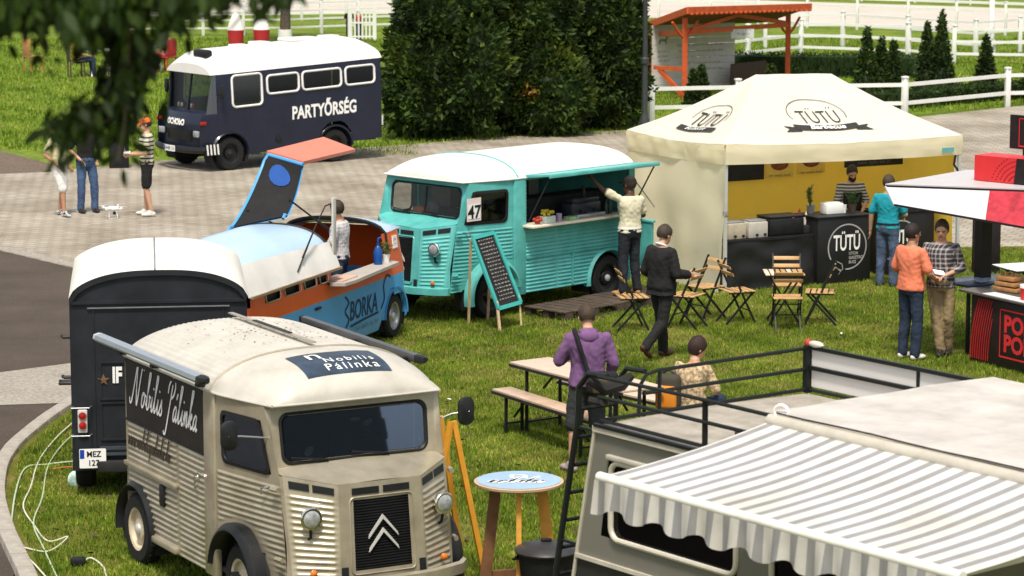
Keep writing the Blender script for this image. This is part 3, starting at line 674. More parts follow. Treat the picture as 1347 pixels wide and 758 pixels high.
# ---------------------------------------------------------------- turquoise corrugated food van
paintT = mat('turquoise paint', (0.085, 0.42, 0.405), 0.42, 0.0, var=0.2, scale=4, detail=9, coat=0.2, col2=(0.13, 0.51, 0.485))
roofT = mat('white roof', (0.72, 0.69, 0.64), 0.45, var=0.06, scale=2.5)
tv = thing('food_van', 'turquoise corrugated food van with white roof and open serving hatch', 'van', (-.601, 41.914, 0.03), R(-134.5))
rzT = corrugated_van(tv, 2.42, paintT, roofT, paintT, -1.86, glass('van glass', (0.62, 0.64, 0.62), 0.08), cut_left=(-2.30, -.16, 1.27, 1.90), plain_left=lambda x, z: abs(z - .80) < .02 or z > 1.9, ribbed_roof=False, split=True, crown=.27, rimm=M['black'])  # black rims: the shade around the wheels is put into their colour
cab_inside(tv, False)
tv_in = mat('van lining', (.55, .52, .47), .7, var=.1)
MB().box((-1.22, -.94, 1.15), (2.3, .02, 1.5)).build('inner_wall', tv_in, tv)
for wx, ww in ((-1.9, .5), (-.75, .45)): MB().box((wx, -.925, 1.58), (ww, .012, .55)).build('wall_board', mat('brown board', (.12, .07, .04), .8), tv)
MB().rbox((-1.22, 1.02, 1.255), (2.3, .34, .035), .008).build('counter', mat('counter top', (.62, .55, .46), .5, var=.1), tv)
MB().box((-1.22, .35, 1.1), (2.2, .35, .9)).build('back_counter', M['dark_in'], tv)
fl = MB(); q = [(.985, 1.97), (1.43, 2.015), (1.43, 1.99), (.985, 1.935)]; fl.loft([[Vector((x, a, b)) for a, b in q] for x in (-2.44, -.14)]); flo = fl.build('hatch_flap', paintT, tv)
MB().rbox((-1.29, 1.435, 1.985), (2.3, .02, .05), .006).build('flap_rim', paintT, flo); MB().rbox((-1.29, .985, 1.945), (2.3, .03, .07), .008).build('flap_hinge', paintT, flo)
for x in (-.2, -2.38): MB().bar((x, .98, 1.32), (x, 1.40, 1.975), .016).build('flap_strut', M['dark_in'], flo)
MB().bar((-2.38, .98, 1.75), (-2.38, 1.40, 1.36), .012).build('flap_strut', M['steel'], flo)
# opened rear door swung out beside the back corner
rd = MB().grid([0, .01, .03, .32, .34, .35], ribz(.46, 1.12, .052), lambda u, z: (-2.43 - rib(z, .052, .012) * (.02 < u < .33), .99 + u, z)); rd.build('rear_door', paintT, tv); MB().box((-2.40, 1.165, .79), (.03, .35, .66)).rbox((-2.41, 1.165, 1.14), (.08, .40, .04), .01).build('rear_door_frame', paintT, tv)
MB().bar((-.16, .978, .80), (-2.35, .978, .80), .02, .03).bar((-1.1, .978, .80), (-1.1, .978, .33), .02, .03).build('side_moulding', paintT, tv)
# sign 47 in the door window
sg = MB().box((.78, cab_y(.78) + .03, 1.56), (.27, .008, .32)); so = sg.build('number_sign', mat('sign card', (.74, .62, .60), .7, var=.03), tv)
k = MB(); text_on(k, lambda a, b: (.78 - a, cab_y(.78) + .041, 1.53 + b), '47', center=True, size=.25, bold=.006); k.build('number_lettering', M['black'], so)
k = MB().box((.78, cab_y(.78) + .0365, 1.535), (.23, .003, .2)); k.build('number_field', M['ink'], so)
# things on the counter, each its own object
def tvp(x, y, z): 
    m = Matrix.Translation((-.601, 41.914, 0.03)) @ Matrix.Rotation(R(-134.5), 4, 'Z'); return m @ Vector((x, y, z))
def on_counter(name, label, cat, mb, m, x, y, z=1.2735, group=None, rz=R(-134.5)):
    o = mb.build(name, m); o.location = tvp(x, y, z); o.rotation_euler = (0, 0, rz); return tag(o, label, cat, group)
random.seed(5)
def flowers(n, r, h):
    mb = MB()
    for i in range(n):
        a = random.uniform(0, 6.28); d = random.uniform(0, r); x, y = d * math.cos(a), d * math.sin(a); z = h + random.uniform(-.03, .03)
        mb.ell((x, y, z), (.026, .026, .02), 6, 4)
    return mb
fb = thing('flower_box', 'small white planter of yellow flowers on turquoise van counter', 'planter', tvp(-.50, 1.05, 1.2735), R(-134.5))
MB().rbox((0, 0, .05), (.22, .13, .10), .01).build('planter_box', mat('pale mint box', (.55, .66, .60), .6), fb); flowers(24, .10, .15).build('blossoms', mat('yellow petals', (.55, .42, .03), .8, var=.2), fb)['kind'] = 'stuff'
mb = MB()
for i in range(60):
    a = random.uniform(0, 6.28); d = random.uniform(0, .1); p = Vector((d * math.cos(a), d * .6 * math.sin(a), random.uniform(.09, .14))); mb.ell(p, (.02, .012, .008), 5, 3)
mb.build('leaves', mat('dull leaf', (.05, .10, .03), .8), fb)['kind'] = 'stuff'
on_counter('red_flower_posy', 'small posy of red flowers at the front end of turquoise counter', 'flowers', flowers(16, .06, .07).lathe([(.035, 0), (.045, .06), (.04, .065)], (0, 0, 0), 10), mat('red petals', (.40, .05, .03), .8, var=.3), -.28, 1.07)
on_counter('leaflet_stack', 'green and white leaflets stacked beside flower planter on counter', 'leaflets', MB().rbox((0, 0, .02), (.20, .12, .04), .004).rbox((.02, 0, .045), (.16, .11, .012), .003, rot=Matrix.Rotation(.2, 3, 'Z')), mat('leaflet', (.25, .42, .22), .7, var=.5, scale=30), -.98, 1.06)
on_counter('lilac_cup', 'lilac paper cup between planter and leaflets on turquoise counter', 'cup', MB().lathe([(.035, 0), (.045, .11), (.047, .11), (.04, .1), (.001, .1)], (0, 0, 0), 12), mat('lilac', (.38, .30, .5), .7), -.74, 1.05)
cm = thing('coffee_machine', 'dark espresso machine standing inside the turquoise van hatch', 'coffee machine', tvp(-1.38, .88, 1.2735), R(-134.5))
MB().rbox((0, 0, .12), (.62, .22, .18), .03).rbox((0, 0, .24), (.56, .20, .07), .02).build('machine_body', mat('machine black', (.03, .033, .045), .3, .2), cm); MB().rbox((0, .12, .03), (.6, .16, .05), .01).build('drip_tray', M['steel'], cm); MB().lathe([(.03, .27), (.035, .33), (.02, .40), (.02, .44)], (-.05, 0, 0), 10).build('grinder_hopper', M['black'], cm)
for x in (-.16, .12): MB().lathe([(.03, .07), (.03, .11)], (x, .14, 0), 10).bar((x, .14, .085), (x, .24, .08), .02).build('filter_handle', M['black'], cm)
for i, x in enumerate((-1.78, -1.86)): on_counter('glass_bottle', ('small dark bottle right beside the espresso machine', 'small dark bottle between its twin and the teal bowl')[i], 'bottle', MB().lathe([(.03, 0), (.032, .12), (.012, .17), (.012, .22)], (0, 0, 0), 10), mat('bottle glass dark', (.03, .05, .03), .2), x, 1.0, group='bottles on van counter')
on_counter('teal_bowl', 'teal bowl of dark snacks at the rear end of van counter', 'bowl', MB().lathe([(.08, 0), (.14, .12), (.145, .13), (.12, .11), (.001, .10)], (0, 0, 0), 16).ell((0, 0, .13), (.11, .11, .05), 10, 5), mat('teal enamel', (.03, .22, .24), .4), -2.22, 1.05)
# figure like clutter behind the windscreen
MB().ell((.72, -.25, 1.42), (.10, .18, .1), 9, 6).build('windscreen_toy', mat('toy dark red', (.18, .06, .04), .8), tv); MB().ell((.70, -.02, 1.5), (.07, .12, .12), 9, 6).build('windscreen_toy', mat('toy grey', (.10, .10, .12), .8), tv)

# ---------------------------------------------------------------- black box van seen from behind
bv = thing('box_van', 'black box van with white domed roof seen from its rear doors', 'van', (-3.60, 29.80, 0.03), R(97))
blk = mat('matt blue black paint', (0.014, 0.017, 0.022), 0.5, var=0.35, scale=2.5, col2=(0.022, 0.026, 0.032))
BL = 2.9
def bz(x, y):
    k = x / BL; e = 2.06 + .02 * math.sin(PI * k); ap = .28 + .07 * math.sin(PI * min(1, k * 1.2)); kk = max(0, (k - .75) / .25); ap *= 1 - .5 * kk ** 2
    return e + ap * (1 - abs(y) ** 2.6) ** .62
MB().grid([0.0, .02] + lin(.05, BL, 16), lin(-1, 1, 41), lambda x, y: (x - .02, .905 * y, bz(x, y) + .006)).build('roof', mat('weathered white roof', (.70, .68, .63), .55, var=.07, scale=1.5), bv, 60)
MB().tube([(x - .02, .03, bz(x, .03) + .012) for x in lin(0, BL, 14)], .009, 6).build('roof_seam', M['steel'], bv)
pr = [Vector((0, .9 * y, bz(0, y))) for y in lin(-1, 1, 25)]
MB().poly([Vector((0, -.9, .28))] + pr + [Vector((0, .9, .28))]).build('rear_wall', blk, bv)
MB().loft([[Vector((0, .9 * y, bz(0, y) - .0)), Vector((-.03, .9 * y, bz(0, y) + .004)), Vector((-.03, .9 * y * .985, bz(0, y) - .05)), Vector((0, .9 * y * .985, bz(0, y) - .05))] for y in lin(-1, 1, 25)]).build('roof_lip', blk, bv)
for s in (1, -1): 
    MB().grid([0, .05, BL - .05, BL], [.28, 1.2, 2.06], lambda x, z: (x, s * .9, z)).build('side_wall', blk, bv)
    wheel(bv, .55, s * .78, .36, .2, M['steel'], s)
MB().poly([(BL, -.9, .28)] + [(BL, .9 * y, bz(BL, y)) for y in lin(-1, 1, 15)] + [(BL, .9, .28)]).build('front_wall', blk, bv)
MB().rbox((BL + .5, 0, 1.0), (1.2, 1.7, 1.2), .25, 4).build('cab', blk, bv); MB().box((BL + .86, 0, 1.30), (.5, 1.45, .4)).build('cab_glass', M['seal'], bv)
for s in (1, -1): wheel(bv, BL + .6, s * .74, .36, .2, M['steel'], s)
MB().bar((-.012, -.88, 2.02), (-.012, .88, 2.02), .03, .03).build('header_rail', blk, bv); MB().bar((-.02, -.72, 1.965), (-.02, .72, 1.965), .012, .012).build('rain_strip', M['steel'], bv)
for y in (-.66, .66): MB().bar((-.006, y, .32), (-.006, y, 1.98), .012, .02).build('door_edge', blk, bv)
for z0, z1 in ((1.02, 1.40), (.60, .98)):
    MB().bar((-.006, .60, z0), (-.006, -.60, z0), .02, .018).bar((-.006, .60, z1), (-.006, -.60, z1), .02, .018).bar((-.006, .60, z0), (-.006, .60, z1), .02, .018).bar((-.006, -.60, z0), (-.006, -.60, z1), .02, .018).build('door_panel_frame', blk, bv)
for z in (.52, .46): MB().bar((-.05, -.88, z), (-.05, .62, z), .035, .03).build('bumper_bar', mat('bumper grey', (.045, .055, .07), .4), bv)
for s in (1, -1):
    lp = MB().rbox((-.03, s * .79, .80), (.05, .10, .24), .015); lo = lp.build('tail_lamp', mat('lamp housing', (.55, .53, .50), .5), bv)
    for z, mm in ((.86, 'lamp_red'), (.76, 'lamp_red')): MB().lathe([(.04, 0), (.036, -.02), (.001, -.03)], (-.055, s * .79, z), 14, 'x').build('lens', M[mm], lo)
    MB().tube([(-.01, s * .88, .95), (-.1, s * .90, .95), (-.1, s * .72, .95), (-.01, s * .70, .95)], .008, 6).build('lamp_guard', M['steel'], bv); MB().tube([(-.01, s * .88, .66), (-.1, s * .90, .66), (-.1, s * .72, .66), (-.01, s * .70, .66)], .008, 6).build('lamp_guard', M['steel'], bv)
plate(bv, lambda a, b, t: (-.07 - t, .695 - a, .42 + b), .27, .20, ['MEZ', '127'], True)
k = MB(); text_on(k, lambda a, b: (-.012, .43 - a, 1.27 + b), 'IF', center=True, size=.22, bold=.010, xs=.62); k.build('painted_letter', M['ink'], bv)
st = MB(); pts = [((.065 if i % 2 == 0 else .027) * math.cos(PI / 2 + i * PI / 5), (.065 if i % 2 == 0 else .027) * math.sin(PI / 2 + i * PI / 5)) for i in range(10)]
st.add([(-.012, .57 - a, 1.22 + b) for a, b in pts] + [(-.02, .57, 1.22)], [(i, (i + 1) % 10, 10) for i in range(10)]); st.build('painted_star', mat('bronze star', (.16, .09, .045), .5), bv)
for z in (1.62, 1.2): MB().tube([(.3, .9, z), (.3, .97, z), (.36, .99, z)], .02, 6).build('side_hinge', M['black'], bv)
MB().tube([(.5, .9, 1.1), (.5, 1.03, 1.1), (.62, 1.03, 1.1), (.62, .9, 1.1)], .02, 6).build('side_step', M['black'], bv)
MB().rbox((1.2, 0, .33), (2.6, 1.3, .12), .02).build('chassis', M['dark_in'], bv)

# ---------------------------------------------------------------- blue and orange drinks van with raised roof hatch
bk = thing('bar_van', 'blue and orange bar van with its rear roof raised like a lid', 'van', (-2.31, 39.62, 0.03), R(-110))
blue = mat('sky blue paint', (0.075, 0.33, 0.68), 0.32, var=0.08, scale=2, coat=0.4); pale = mat('pale blue paint', (0.42, 0.58, 0.74), 0.3, var=0.07, scale=2, coat=0.4)
orange = mat('orange paint', (0.70, 0.105, 0.015), 0.38, var=0.08, scale=2, coat=0.3)
X0, X1 = -.55, 4.95
outl = []
def arc(cx, cy, r, a0, a1, n=7): return [(cx + r * math.cos(R(lerp(a0, a1, i / (n - 1)))), cy + r * math.sin(R(lerp(a0, a1, i / (n - 1))))) for i in range(n)]
side_x = lin(.0, 4.3, 60)
outl = arc(X0 + .32, -.8 + .32, .32, 270, 180) + [(X0, 0)] + arc(X0 + .32, .8 - .32, .32, 180, 90) + [(x, .8) for x in side_x[1:]] + arc(X1 - .55, .8 - .55, .55, 90, 0) + [(X1, 0)] + arc(X1 - .55, -.8 + .55, .55, 0, -90) + [(x, -.8) for x in side_x[::-1][:-1]] + [(X0 + .33, -.8)]
def inset(z):
    if z < .5: return .93 + .07 * math.sin(PI / 2 * max(0, (z - .18) / .32))
    if z < .87: return 1.0
    return 1.0 - .10 * ((z - .87) / .7) ** 1.2
def bpt(i, z):
    x, y = outl[int(round(i)) % len(outl)]; s = inset(z); sx = (x - 2.2) * (1 - (1 - s) * .45) + 2.2
    return (sx, y * s, z)
zs = [.18, .25, .33, .42, .5, .6, .7, .80, .868, .872, .95, 1.035, 1.04, 1.09, 1.27, 1.36, 1.45]
def bh(i, z):
    x, y = outl[int(i) % len(outl)]
    if math.hypot(x, z - .3) < .38 and abs(y) > .7: return True
    if math.hypot(x - 3.0, z - .3) < .38 and abs(y) > .7: return True
    if z > 1.037 and .22 < x < 2.06: return True
    if 1.09 < z < 1.36 and y > .7 and any(a < x < b for a, b in ((2.22, 2.48), (2.6, 2.95), (3.07, 3.55), (3.68, 4.1))): return True
    if 1.09 < z < 1.36 and x > 4.4: return True
    return False
MB().grid(list(range(len(outl) + 1)), zs, bpt, bh, mfn=lambda i, z: 0 if z < .87 else 1).build('body', [blue, orange], bk, 40)
MB().box((2.2, 0, .30), (5.0, 1.4, .05)).build('floor', M['dark_in'], bk)
for a, b in ((2.22, 2.48), (2.6, 2.95), (3.07, 3.55), (3.68, 4.1)):
    w = MB().rbox(((a + b) / 2, .735, 1.225), (b - a + .04, .01, .30), .004); wo = w.build('side_window', M['seal'], bk)
    MB().tube([Vector(((a + b) / 2 + p[0], .765 - (p[1]) * .14, 1.225 + p[1])) for p in rrect(b - a, .28, .05, 4)], .010, 6, closed=True).build('window_frame', mat('window chrome', (.5, .46, .4), .3, .7), wo)
# roof over the cab and over the tail
def kz(x, y):
    k = max(0, (x - 3.2) / 1.75); k2 = max(0, (2.5 - x) / .5); w = .735; e = 1.44
    return w * y * (1 - .12 * k), e + (.36 * max(.0, (1 - k ** 2.2)) ** .7 - .05 * k2 ** 2) * (1 - abs(y) ** 2.4) ** .62
MB().grid(lin(2.04, 4.94, 22), lin(-1, 1, 25), lambda x, y: (x, *kz(x, y))).build('cab_roof', pale, bk, 60)
def tz(x, y):
    k = (.22 - x) / .76; return .735 * y * (1 - .10 * k), 1.44 + (.18 * (1 - k ** 2.4) ** .8) * (1 - abs(y) ** 2.6) ** .6
MB().grid(lin(.22, -.53, 12), lin(-1, 1, 25), lambda x, y: (x, *tz(x, y))).build('tail_roof', pale, bk, 60)
rim = lambda x: [Vector((x, *(tz(x, y) if x < 1 else kz(x, y)))) for y in lin(-1, 1, 21)]
MB().tube([Vector((.22, .79, 1.04)), Vector((.22, .755, 1.3))] + [p for p in rim(.22)[::-1]] + [Vector((.22, -.755, 1.3)), Vector((.22, -.79, 1.04))], .028, 6).build('opening_seal', M['black'], bk)
MB().tube([p for p in rim(2.06)[::-1]], .024, 6).build('opening_seal', M['black'], bk)
MB().bar((.22, -.74, 1.43), (2.06, -.74, 1.47), .05, .06).build('far_roof_rail', pale, bk)
MB().grid([.22, 1.1, 2.06], [1.04, 1.25, 1.42], lambda x, z: (x, -.77 + (z - 1.04) * .06, z), lambda x, z: x > 1.1 and z > 1.25).build('far_wall', M['dark_in'], bk)
MB().box((1.15, -.25, .70), (1.7, .5, .68)).build('back_bar', M['dark_in'], bk)
MB().box((2.08, 0, .95), (.03, 1.4, 1.1)).build('bulkhead', M['dark_in'], bk)
ct = MB(); ct.prism([(.12, .70), (2.10, .70), (2.34, .86), (2.28, 1.04), (2.0, 1.06), (.30, .97)], lambda a, b, t: (a, b, t), 1.045, 1.085); ct.build('serving_counter', mat('grey counter', (.42, .38, .34), .5, var=.1), bk)
MB().box((1.95, .82, 1.092), (.5, .3, .012)).build('counter_mat', mat('pink board', (.55, .36, .27), .7), bk)
# lid hinged on the far side: roof panel standing up, upper side panel lying flat
H0, H1 = Vector((1.76, -.80, 1.64)), Vector((1.42, -.15, 1.79)); T0, T1 = Vector((.62, -.80, 2.49)), Vector((.88, -.15, 2.40)); O0, O1 = Vector((-1.27, -.80, 2.495)), Vector((-.78, -.11, 2.40))
def lid(u, v, off):   # u along van, v from hinge to top
    p = H0.lerp(H1, u).lerp(T0.lerp(T1, u), v); n = Vector((.59, .14, .79)).normalized()
    return p - n * (.10 * max(0, math.sin(PI * max(0, min(1, v * 1.02)))) ** .7) + n * off
us = lin(0, 1, 9); vs = lin(0, 1, 11)
lo = MB().grid(us, vs, lambda u, v: lid(u, v, -.03)).build('roof_lid', blue, bk)
MB().grid(lin(.03, .97, 9), lin(.02, .98, 11), lambda u, v: lid(u, v, .0)).build('lid_lining', mat('black lining', (.012, .012, .013), .8, var=.3), lo)
MB().tube([lid(0, v, -.015) for v in lin(0, .93, 12)] + [T0.lerp(T1, .06)] + [T0.lerp(T1, u) for u in lin(.1, 1, 8)], .026, 8).build('lid_edge', blue, lo)
of = MB(); n_ = Vector((0, .13, .99)); of.loft([[T0, T1, O1, O0], [T0 + n_ * .045, T1 + n_ * .045, O1 + n_ * .045, O0 + n_ * .045]]); of.build('lid_side_panel', mat('top lit orange', (.62, .19, .12), .45, var=.07), lo)  # paler, pinker orange: light falling from above is painted into this colour
rv = MB().add([lid(.22 + .28 * (1 + math.cos(a)) , .78 + .13 * math.sin(a) - .05 * math.cos(a), .012) for a in lin(0, 2 * PI, 15)[:-1]], [tuple(range(14))]); rv.build('lid_sticker', mat('sticker blue', (.015, .075, .30), .5), lo)
for u in (.02, .98): MB().tube([lid(u, .02, .0), lid(u, -.03, .05), lid(u, -.12, .06)], .022, 6).build('lid_hinge', blue, lo)
MB().bar(lid(.1, .28, .02), Vector((1.05, -.1, 1.45)), .022).build('gas_strut', M['black'], lo); MB().bar(lid(.9, .40, .02), Vector((.9, .35, 1.47)), .022).build('gas_strut', M['black'], lo); MB().bar(lid(.9, .40, .02).lerp(Vector((.9, .35, 1.47)), .55), Vector((.9, .35, 1.47)), .034).build('gas_strut', M['black'], lo)
# white side awning folded against the cab and its upright edge
fa = MB(); prof = [(.86, 1.25), (.82, 1.36), (.76, 1.46), (.70, 1.56), (.72, 1.575), (.78, 1.47), (.84, 1.37), (.885, 1.25)]
fa.loft([[Vector((x, a + .012 * math.sin(x * 9), b + (.06 * (x - 2.06) / 2.5 if b > 1.4 else 0))) for a, b in prof] for x in lin(2.06, 4.75, 24)])
fo = fa.build('folded_awning', mat('white tarpaulin', (.68, .66, .63), .55, var=.05), bk)
MB().rbox((2.07, .80, 1.70), (.10, .03, .88), .01).build('awning_post', mat('grey white board', (.48, .47, .44), .6), bk)
for x in (3.15, 3.3): MB().tube([(x, .84, 1.36 if x > 3.2 else 1.52), (2.5, .74, 1.84), (2.2, .74, 2.05), (2.08, .79, 2.07)], .010, 6).build('awning_wire', M['dark_in'], bk)
MB().bar((2.06, .895, 1.25), (4.75, .895, 1.25), .03, .03).build('awning_bar', mat('rusty bar', (.30, .22, .14), .6, .2), bk)
k = MB(); text_on(k, lambda a, b: (1.12 - a, .8065, .60 + b + a * .0), 'BORKA', center=True, size=.36, xs=.78, bold=.004, shear=.12)
strokes(k, lambda a, b: (1.12 - a, .8065, .60 + b), [[p for p in smooth_line([(-.62, .22), (-.50, .12), (-.62, .02), (-.50, -.10), (-.60, -.20)], 5)], [(p.x, p.y) for p in smooth_line([(-.45, -.20), (.0, -.17), (.5, -.15)], 5)], [(p.x, p.y) for p in smooth_line([(.58, -.12), (.70, .0), (.68, .18), (.80, .30), (.92, .26)], 5)]], .03)
k.build('painted_name', mat('navy print', (.015, .03, .06), .5), bk)
k = MB(); scrib(k, lambda a, b: (1.40 - a, .8065, .34 + b), 0, .78, 0, .07, 4, .014); k.build('painted_subtitle', MATS['navy print'], bk)
MB().rbox((2.62, .815, .80), (.16, .03, .035), .01).build('door_handle', M['black'], bk)
pn = MB().box((-.05, .765, 1.30), (.15, .012, .17), Matrix.Rotation(.1, 3, 'X')); po = pn.build('paper_notice', M['ink'], bk); k = MB(); scrib(k, lambda a, b: (-.05 - a, .7745, 1.30 + b), -.055, .055, .035, .05, 1, .012); scrib(k, lambda a, b: (-.05 - a, .7745, 1.30 + b), -.055, .055, -.035, .04, 2, .012); k.build('notice_print', M['black'], po)
wheel(bk, 0, .70, .30, .16, M['steel'], 1); wheel(bk, 0, -.70, .30, .16, M['steel'], -1); wheel(bk, 3.0, .70, .30, .16, M['steel'], 1); wheel(bk, 3.0, -.70, .30, .16, M['steel'], -1)
for x in (0, 3.0):
    for s in (1, -1): well(bk, x, .30, .40, .76, s); arch(bk, x, .3, .365, .41, .74, .815, s, blue, 0, 180)
for s in (1, -1): MB().rbox((-.53, s * .62, .34), (.14, .14, .13), .04, 3).build('tail_lamp', mat('red orange lens', (.45, .06, .03), .3), bk)
MB().tube([(-.50, -.72, .26), (-.62, -.5, .26), (-.62, .5, .26), (-.50, .72, .26)], .04, 8).build('bumper', blue, bk)
def bkp(x, y, z):
    return Matrix.Translation((-2.31, 39.62, 0.03)) @ Matrix.Rotation(R(-110), 4, 'Z') @ Vector((x, y, z))
o = MB().lathe([(.055, 0), (.06, .02), (.06, .17), (.035, .23), (.018, .25), (.018, .30), (.024, .30)], (0, 0, 0), 14).tube([(0, 0, .30), (0, 0, .34), (.08, 0, .35)], .012, 6).build('soda_siphon', mat('blue siphon glass', (.01, .07, .28), .2)); o.location = bkp(.62, .80, 1.086); o.rotation_euler = (0, 0, R(60)); tag(o, 'tall blue soda siphon standing on the bar van counter', 'siphon')
pt = thing('potted_herb', 'small green herb in white pot on the bar van counter', 'potted plant', bkp(.38, .82, 1.086)); MB().lathe([(.04, 0), (.05, .10), (.001, .10)], (0, 0, 0), 12).build('pot', M['white'], pt)
mb = MB(); random.seed(8)
for i in range(70):
    a = random.uniform(0, 6.28); d = random.uniform(0, .08); mb.ell((d * math.cos(a), d * math.sin(a), random.uniform(.10, .26)), (.022, .014, .008), 5, 3, Matrix.Rotation(a, 3, 'Z'))
mb.build('leaves', mat('herb leaf', (.06, .12, .03), .8, var=.4, scale=40), pt)['kind'] = 'stuff'

# ---------------------------------------------------------------- navy party bus
pb = thing('party_bus', 'navy blue camper bus with white roof parked before the evergreens', 'bus', (-6.22, 60.13, 0.0), R(-142))
navy = mat('navy paint', (0.010, 0.014, 0.032), 0.35, var=0.25, scale=2, coat=0.3); bwhite = mat('bus roof white', (.74, .73, .71), .4, var=.05, scale=2)
def sh(x, y, z): return (x, y, z - x * .04)
XR = -3.72
def bus_y(x, z): return .92 - .05 * max(0, (z - 1.2) / .8) ** 1.5 - (.14 * max(0, x / .75) ** 2 if x > 0 else 0)
wins = [(-.76, -.05, 1.27, 1.90), (-1.66, -.89, 1.46, 1.83), (-2.71, -1.75, 1.46, 1.83), (-3.55, -2.82, 1.46, 1.83)]
xs = sorted(set(lin(XR, .30, 120) + [a for w in wins for a in w[:2]])); zs = sorted(set(lin(.29, .80, 18) + [.9, 1.0, 1.15, 1.96] + [a for w in wins for a in w[2:]]))
for s in (1, -1):
    def hl(x, z):
        if math.hypot(x, z - .33) < .42 or math.hypot(x + 2.55, z - .33) < .42: return True
        return any(a < x < b and c < z < d for a, b, c, d in wins)
    so = MB().grid(xs, zs, lambda x, z: sh(x, s * bus_y(x, z), z), hl).build('side_panel', navy, pb, 40)
    for i, (a, b, c, d) in enumerate(wins):
        q = rrect(b - a, d - c, .08, 4); cx, cz = (a + b) / 2, (c + d) / 2
        wf = MB().tube([sh(cx + p[0], s * (bus_y(cx, cz + p[1]) + .008), cz + p[1]) for p in q], .024, 6, closed=True).build('window_frame', bwhite, pb)
        MB().grid(lin(a, b, 3), lin(c, d, 3), lambda x, z: sh(x, s * (bus_y(x, z) - .012), z)).build('window_pane', glass('bus glass', (.30, .29, .25), .10) if i else M['glass'], wf)
    arch(pb, 0, .33, .41, .47, .85, .945, s, navy, 0, 180); arch(pb, -2.55, .33, .41, .45, .85, .935, s, navy, 0, 180)
    well(pb, 0, .33, .43, .9, s); well(pb, -2.55, .33, .43, .9, s)
    wheel(pb, 0, s * .80, .34, .2, M['black'], s, M['dark_in']); wheel(pb, -2.55, s * .80, .34, .2, M['black'], s, M['dark_in'])
    # front quarter panel, quarter light
    MB().grid([.30, .45, .58, .66], [.45, .6, .8, 1.0, 1.12, 1.17], lambda x, z: sh(x - .05 * max(0, z - 1.05) / .12, s * bus_y(x, z), z)).build('wing', navy, pb)
    MB().poly([sh(.30, s * .89, 1.17), sh(.52, s * .82, 1.17), sh(.36, s * .79, 1.92), sh(.30, s * .85, 1.95)]).build('quarter_light', M['glass'], pb)
    hlp = MB().rbox(sh(.655, s * .66, .78), (.05, .20, .13), .02); ho = hlp.build('headlamp', M['lens'], pb); 
    MB().rbox(sh(.60, s * .84, 1.0), (.14, .03, .07), .01).build('indicator', M['lamp_red'], pb)
    MB().rbox(sh(XR, s * .85, .80), (.05, .08, .22), .01).build('tail_lamp', M['lamp_red'], pb)
    MB().tube([sh(.22, s * .90, 1.55), sh(.28, s * 1.05, 1.56)], .012, 6).rbox(sh(.28, s * 1.06, 1.62), (.06, .12, .28), .03).build('mirror', M['black'], pb)
# front face
def bf(y, z): k = max(0, (z - .95) / .22); return sh(.66 - .10 * (y / .8) ** 2 - .10 * k * k, y, z)
MB().grid(lin(-.80, .80, 13), [.45, .55, .62, .65, .80, .92, 1.0, 1.08, 1.14, 1.17], bf).build('front_panel', navy, pb)
MB().grid(lin(-.80, .80, 9), [0, .5, 1], lambda y, v: sh(lerp(.56 - .10 * (y / .8) ** 2, .40 - .05 * (y / .8) ** 2, v), y, lerp(1.17, 1.22, v))).build('scuttle', navy, pb)
gq = MB()
for i in range(9): gq.bar(Vector(bf(-.46, .64 + i * .022)) + Vector((.015, 0, 0)), Vector(bf(.46, .64 + i * .022)) + Vector((.015, 0, 0)), .012, .011)
gq.grid(lin(-.48, .48, 5), [.62, .84], lambda y, z: Vector(bf(y, z)) + Vector((.006, 0, 0))); gq.build('grille', M['black'], pb)
k = MB(); text_on(k, lambda a, b: Vector(bf(-.12 + a, .985 + b)) + Vector((.012, 0, 0)), 'OCHObO', center=True, size=.16, bold=.010, xs=.95); k.build('front_lettering', M['ink'], pb)
MB().tube([sh(.30, -.95, .46), sh(.62, -.88, .46), sh(.76, -.5, .46), sh(.78, 0, .46), sh(.76, .5, .46), sh(.62, .88, .46), sh(.30, .95, .46)], .07, 8).build('bumper', M['black'], pb)
plate(pb, lambda a, b, t: sh(.855 + t, -.05 + a, .47 + b), .42, .12, ['HHB 111'])
ch = MB()
for i in range(4):
    x = .60 - i * .075; ch.add([sh(x, .885 + .05 * (.62 - x) / .32 + .09, .37), sh(x - .035, .885 + .05 * (.62 - x) / .32 + .092, .37), sh(x - .015, .885 + .05 * (.62 - x) / .32 + .092, .58), sh(x + .02, .885 + .05 * (.62 - x) / .32 + .09, .58)], [(0, 1, 2, 3)])
ch.loft([[Vector(sh(.62, .95, .36)), Vector(sh(.62, .95, .59)), Vector(sh(.62, .965, .59)), Vector(sh(.62, .965, .36))], [Vector(sh(.30, 1.0, .36)), Vector(sh(.30, 1.0, .59)), Vector(sh(.30, 1.015, .59)), Vector(sh(.30, 1.015, .36))]], mi=1)
ch.build('hazard_stripes', [M['ink'], M['black']], pb)
MB().grid(lin(-.78, .78, 9), [0, 1], lambda y, v: sh(lerp(.44 - .06 * (y / .78) ** 2, .32, v), y, lerp(1.20, 1.94, v))).build('windscreen', glass('bus screen', (.55, .58, .52), .1), pb)
for y in (0, -.78, .78): MB().bar(sh(.445 - (.06 if y else 0), y, 1.20), sh(.325, y, 1.94), .035, .04).build('screen_pillar', navy, pb)
def bro(x, y):
    k = max(0, (x - .0) / .42); kb = max(0, (XR + .55 - x) / .55); w = .885 - .06 * k * k
    return (x, w * y, 1.95 - x * .04 + .44 * (1 - .55 * k ** 2) * (1 - .35 * kb ** 2.5) * (1 - abs(y) ** 2.6) ** .60)
MB().grid([XR - .03] + lin(XR + .02, .30, 24) + [.36, .40, .42], lin(-1, 1, 31), bro).build('roof', bwhite, pb, 60)
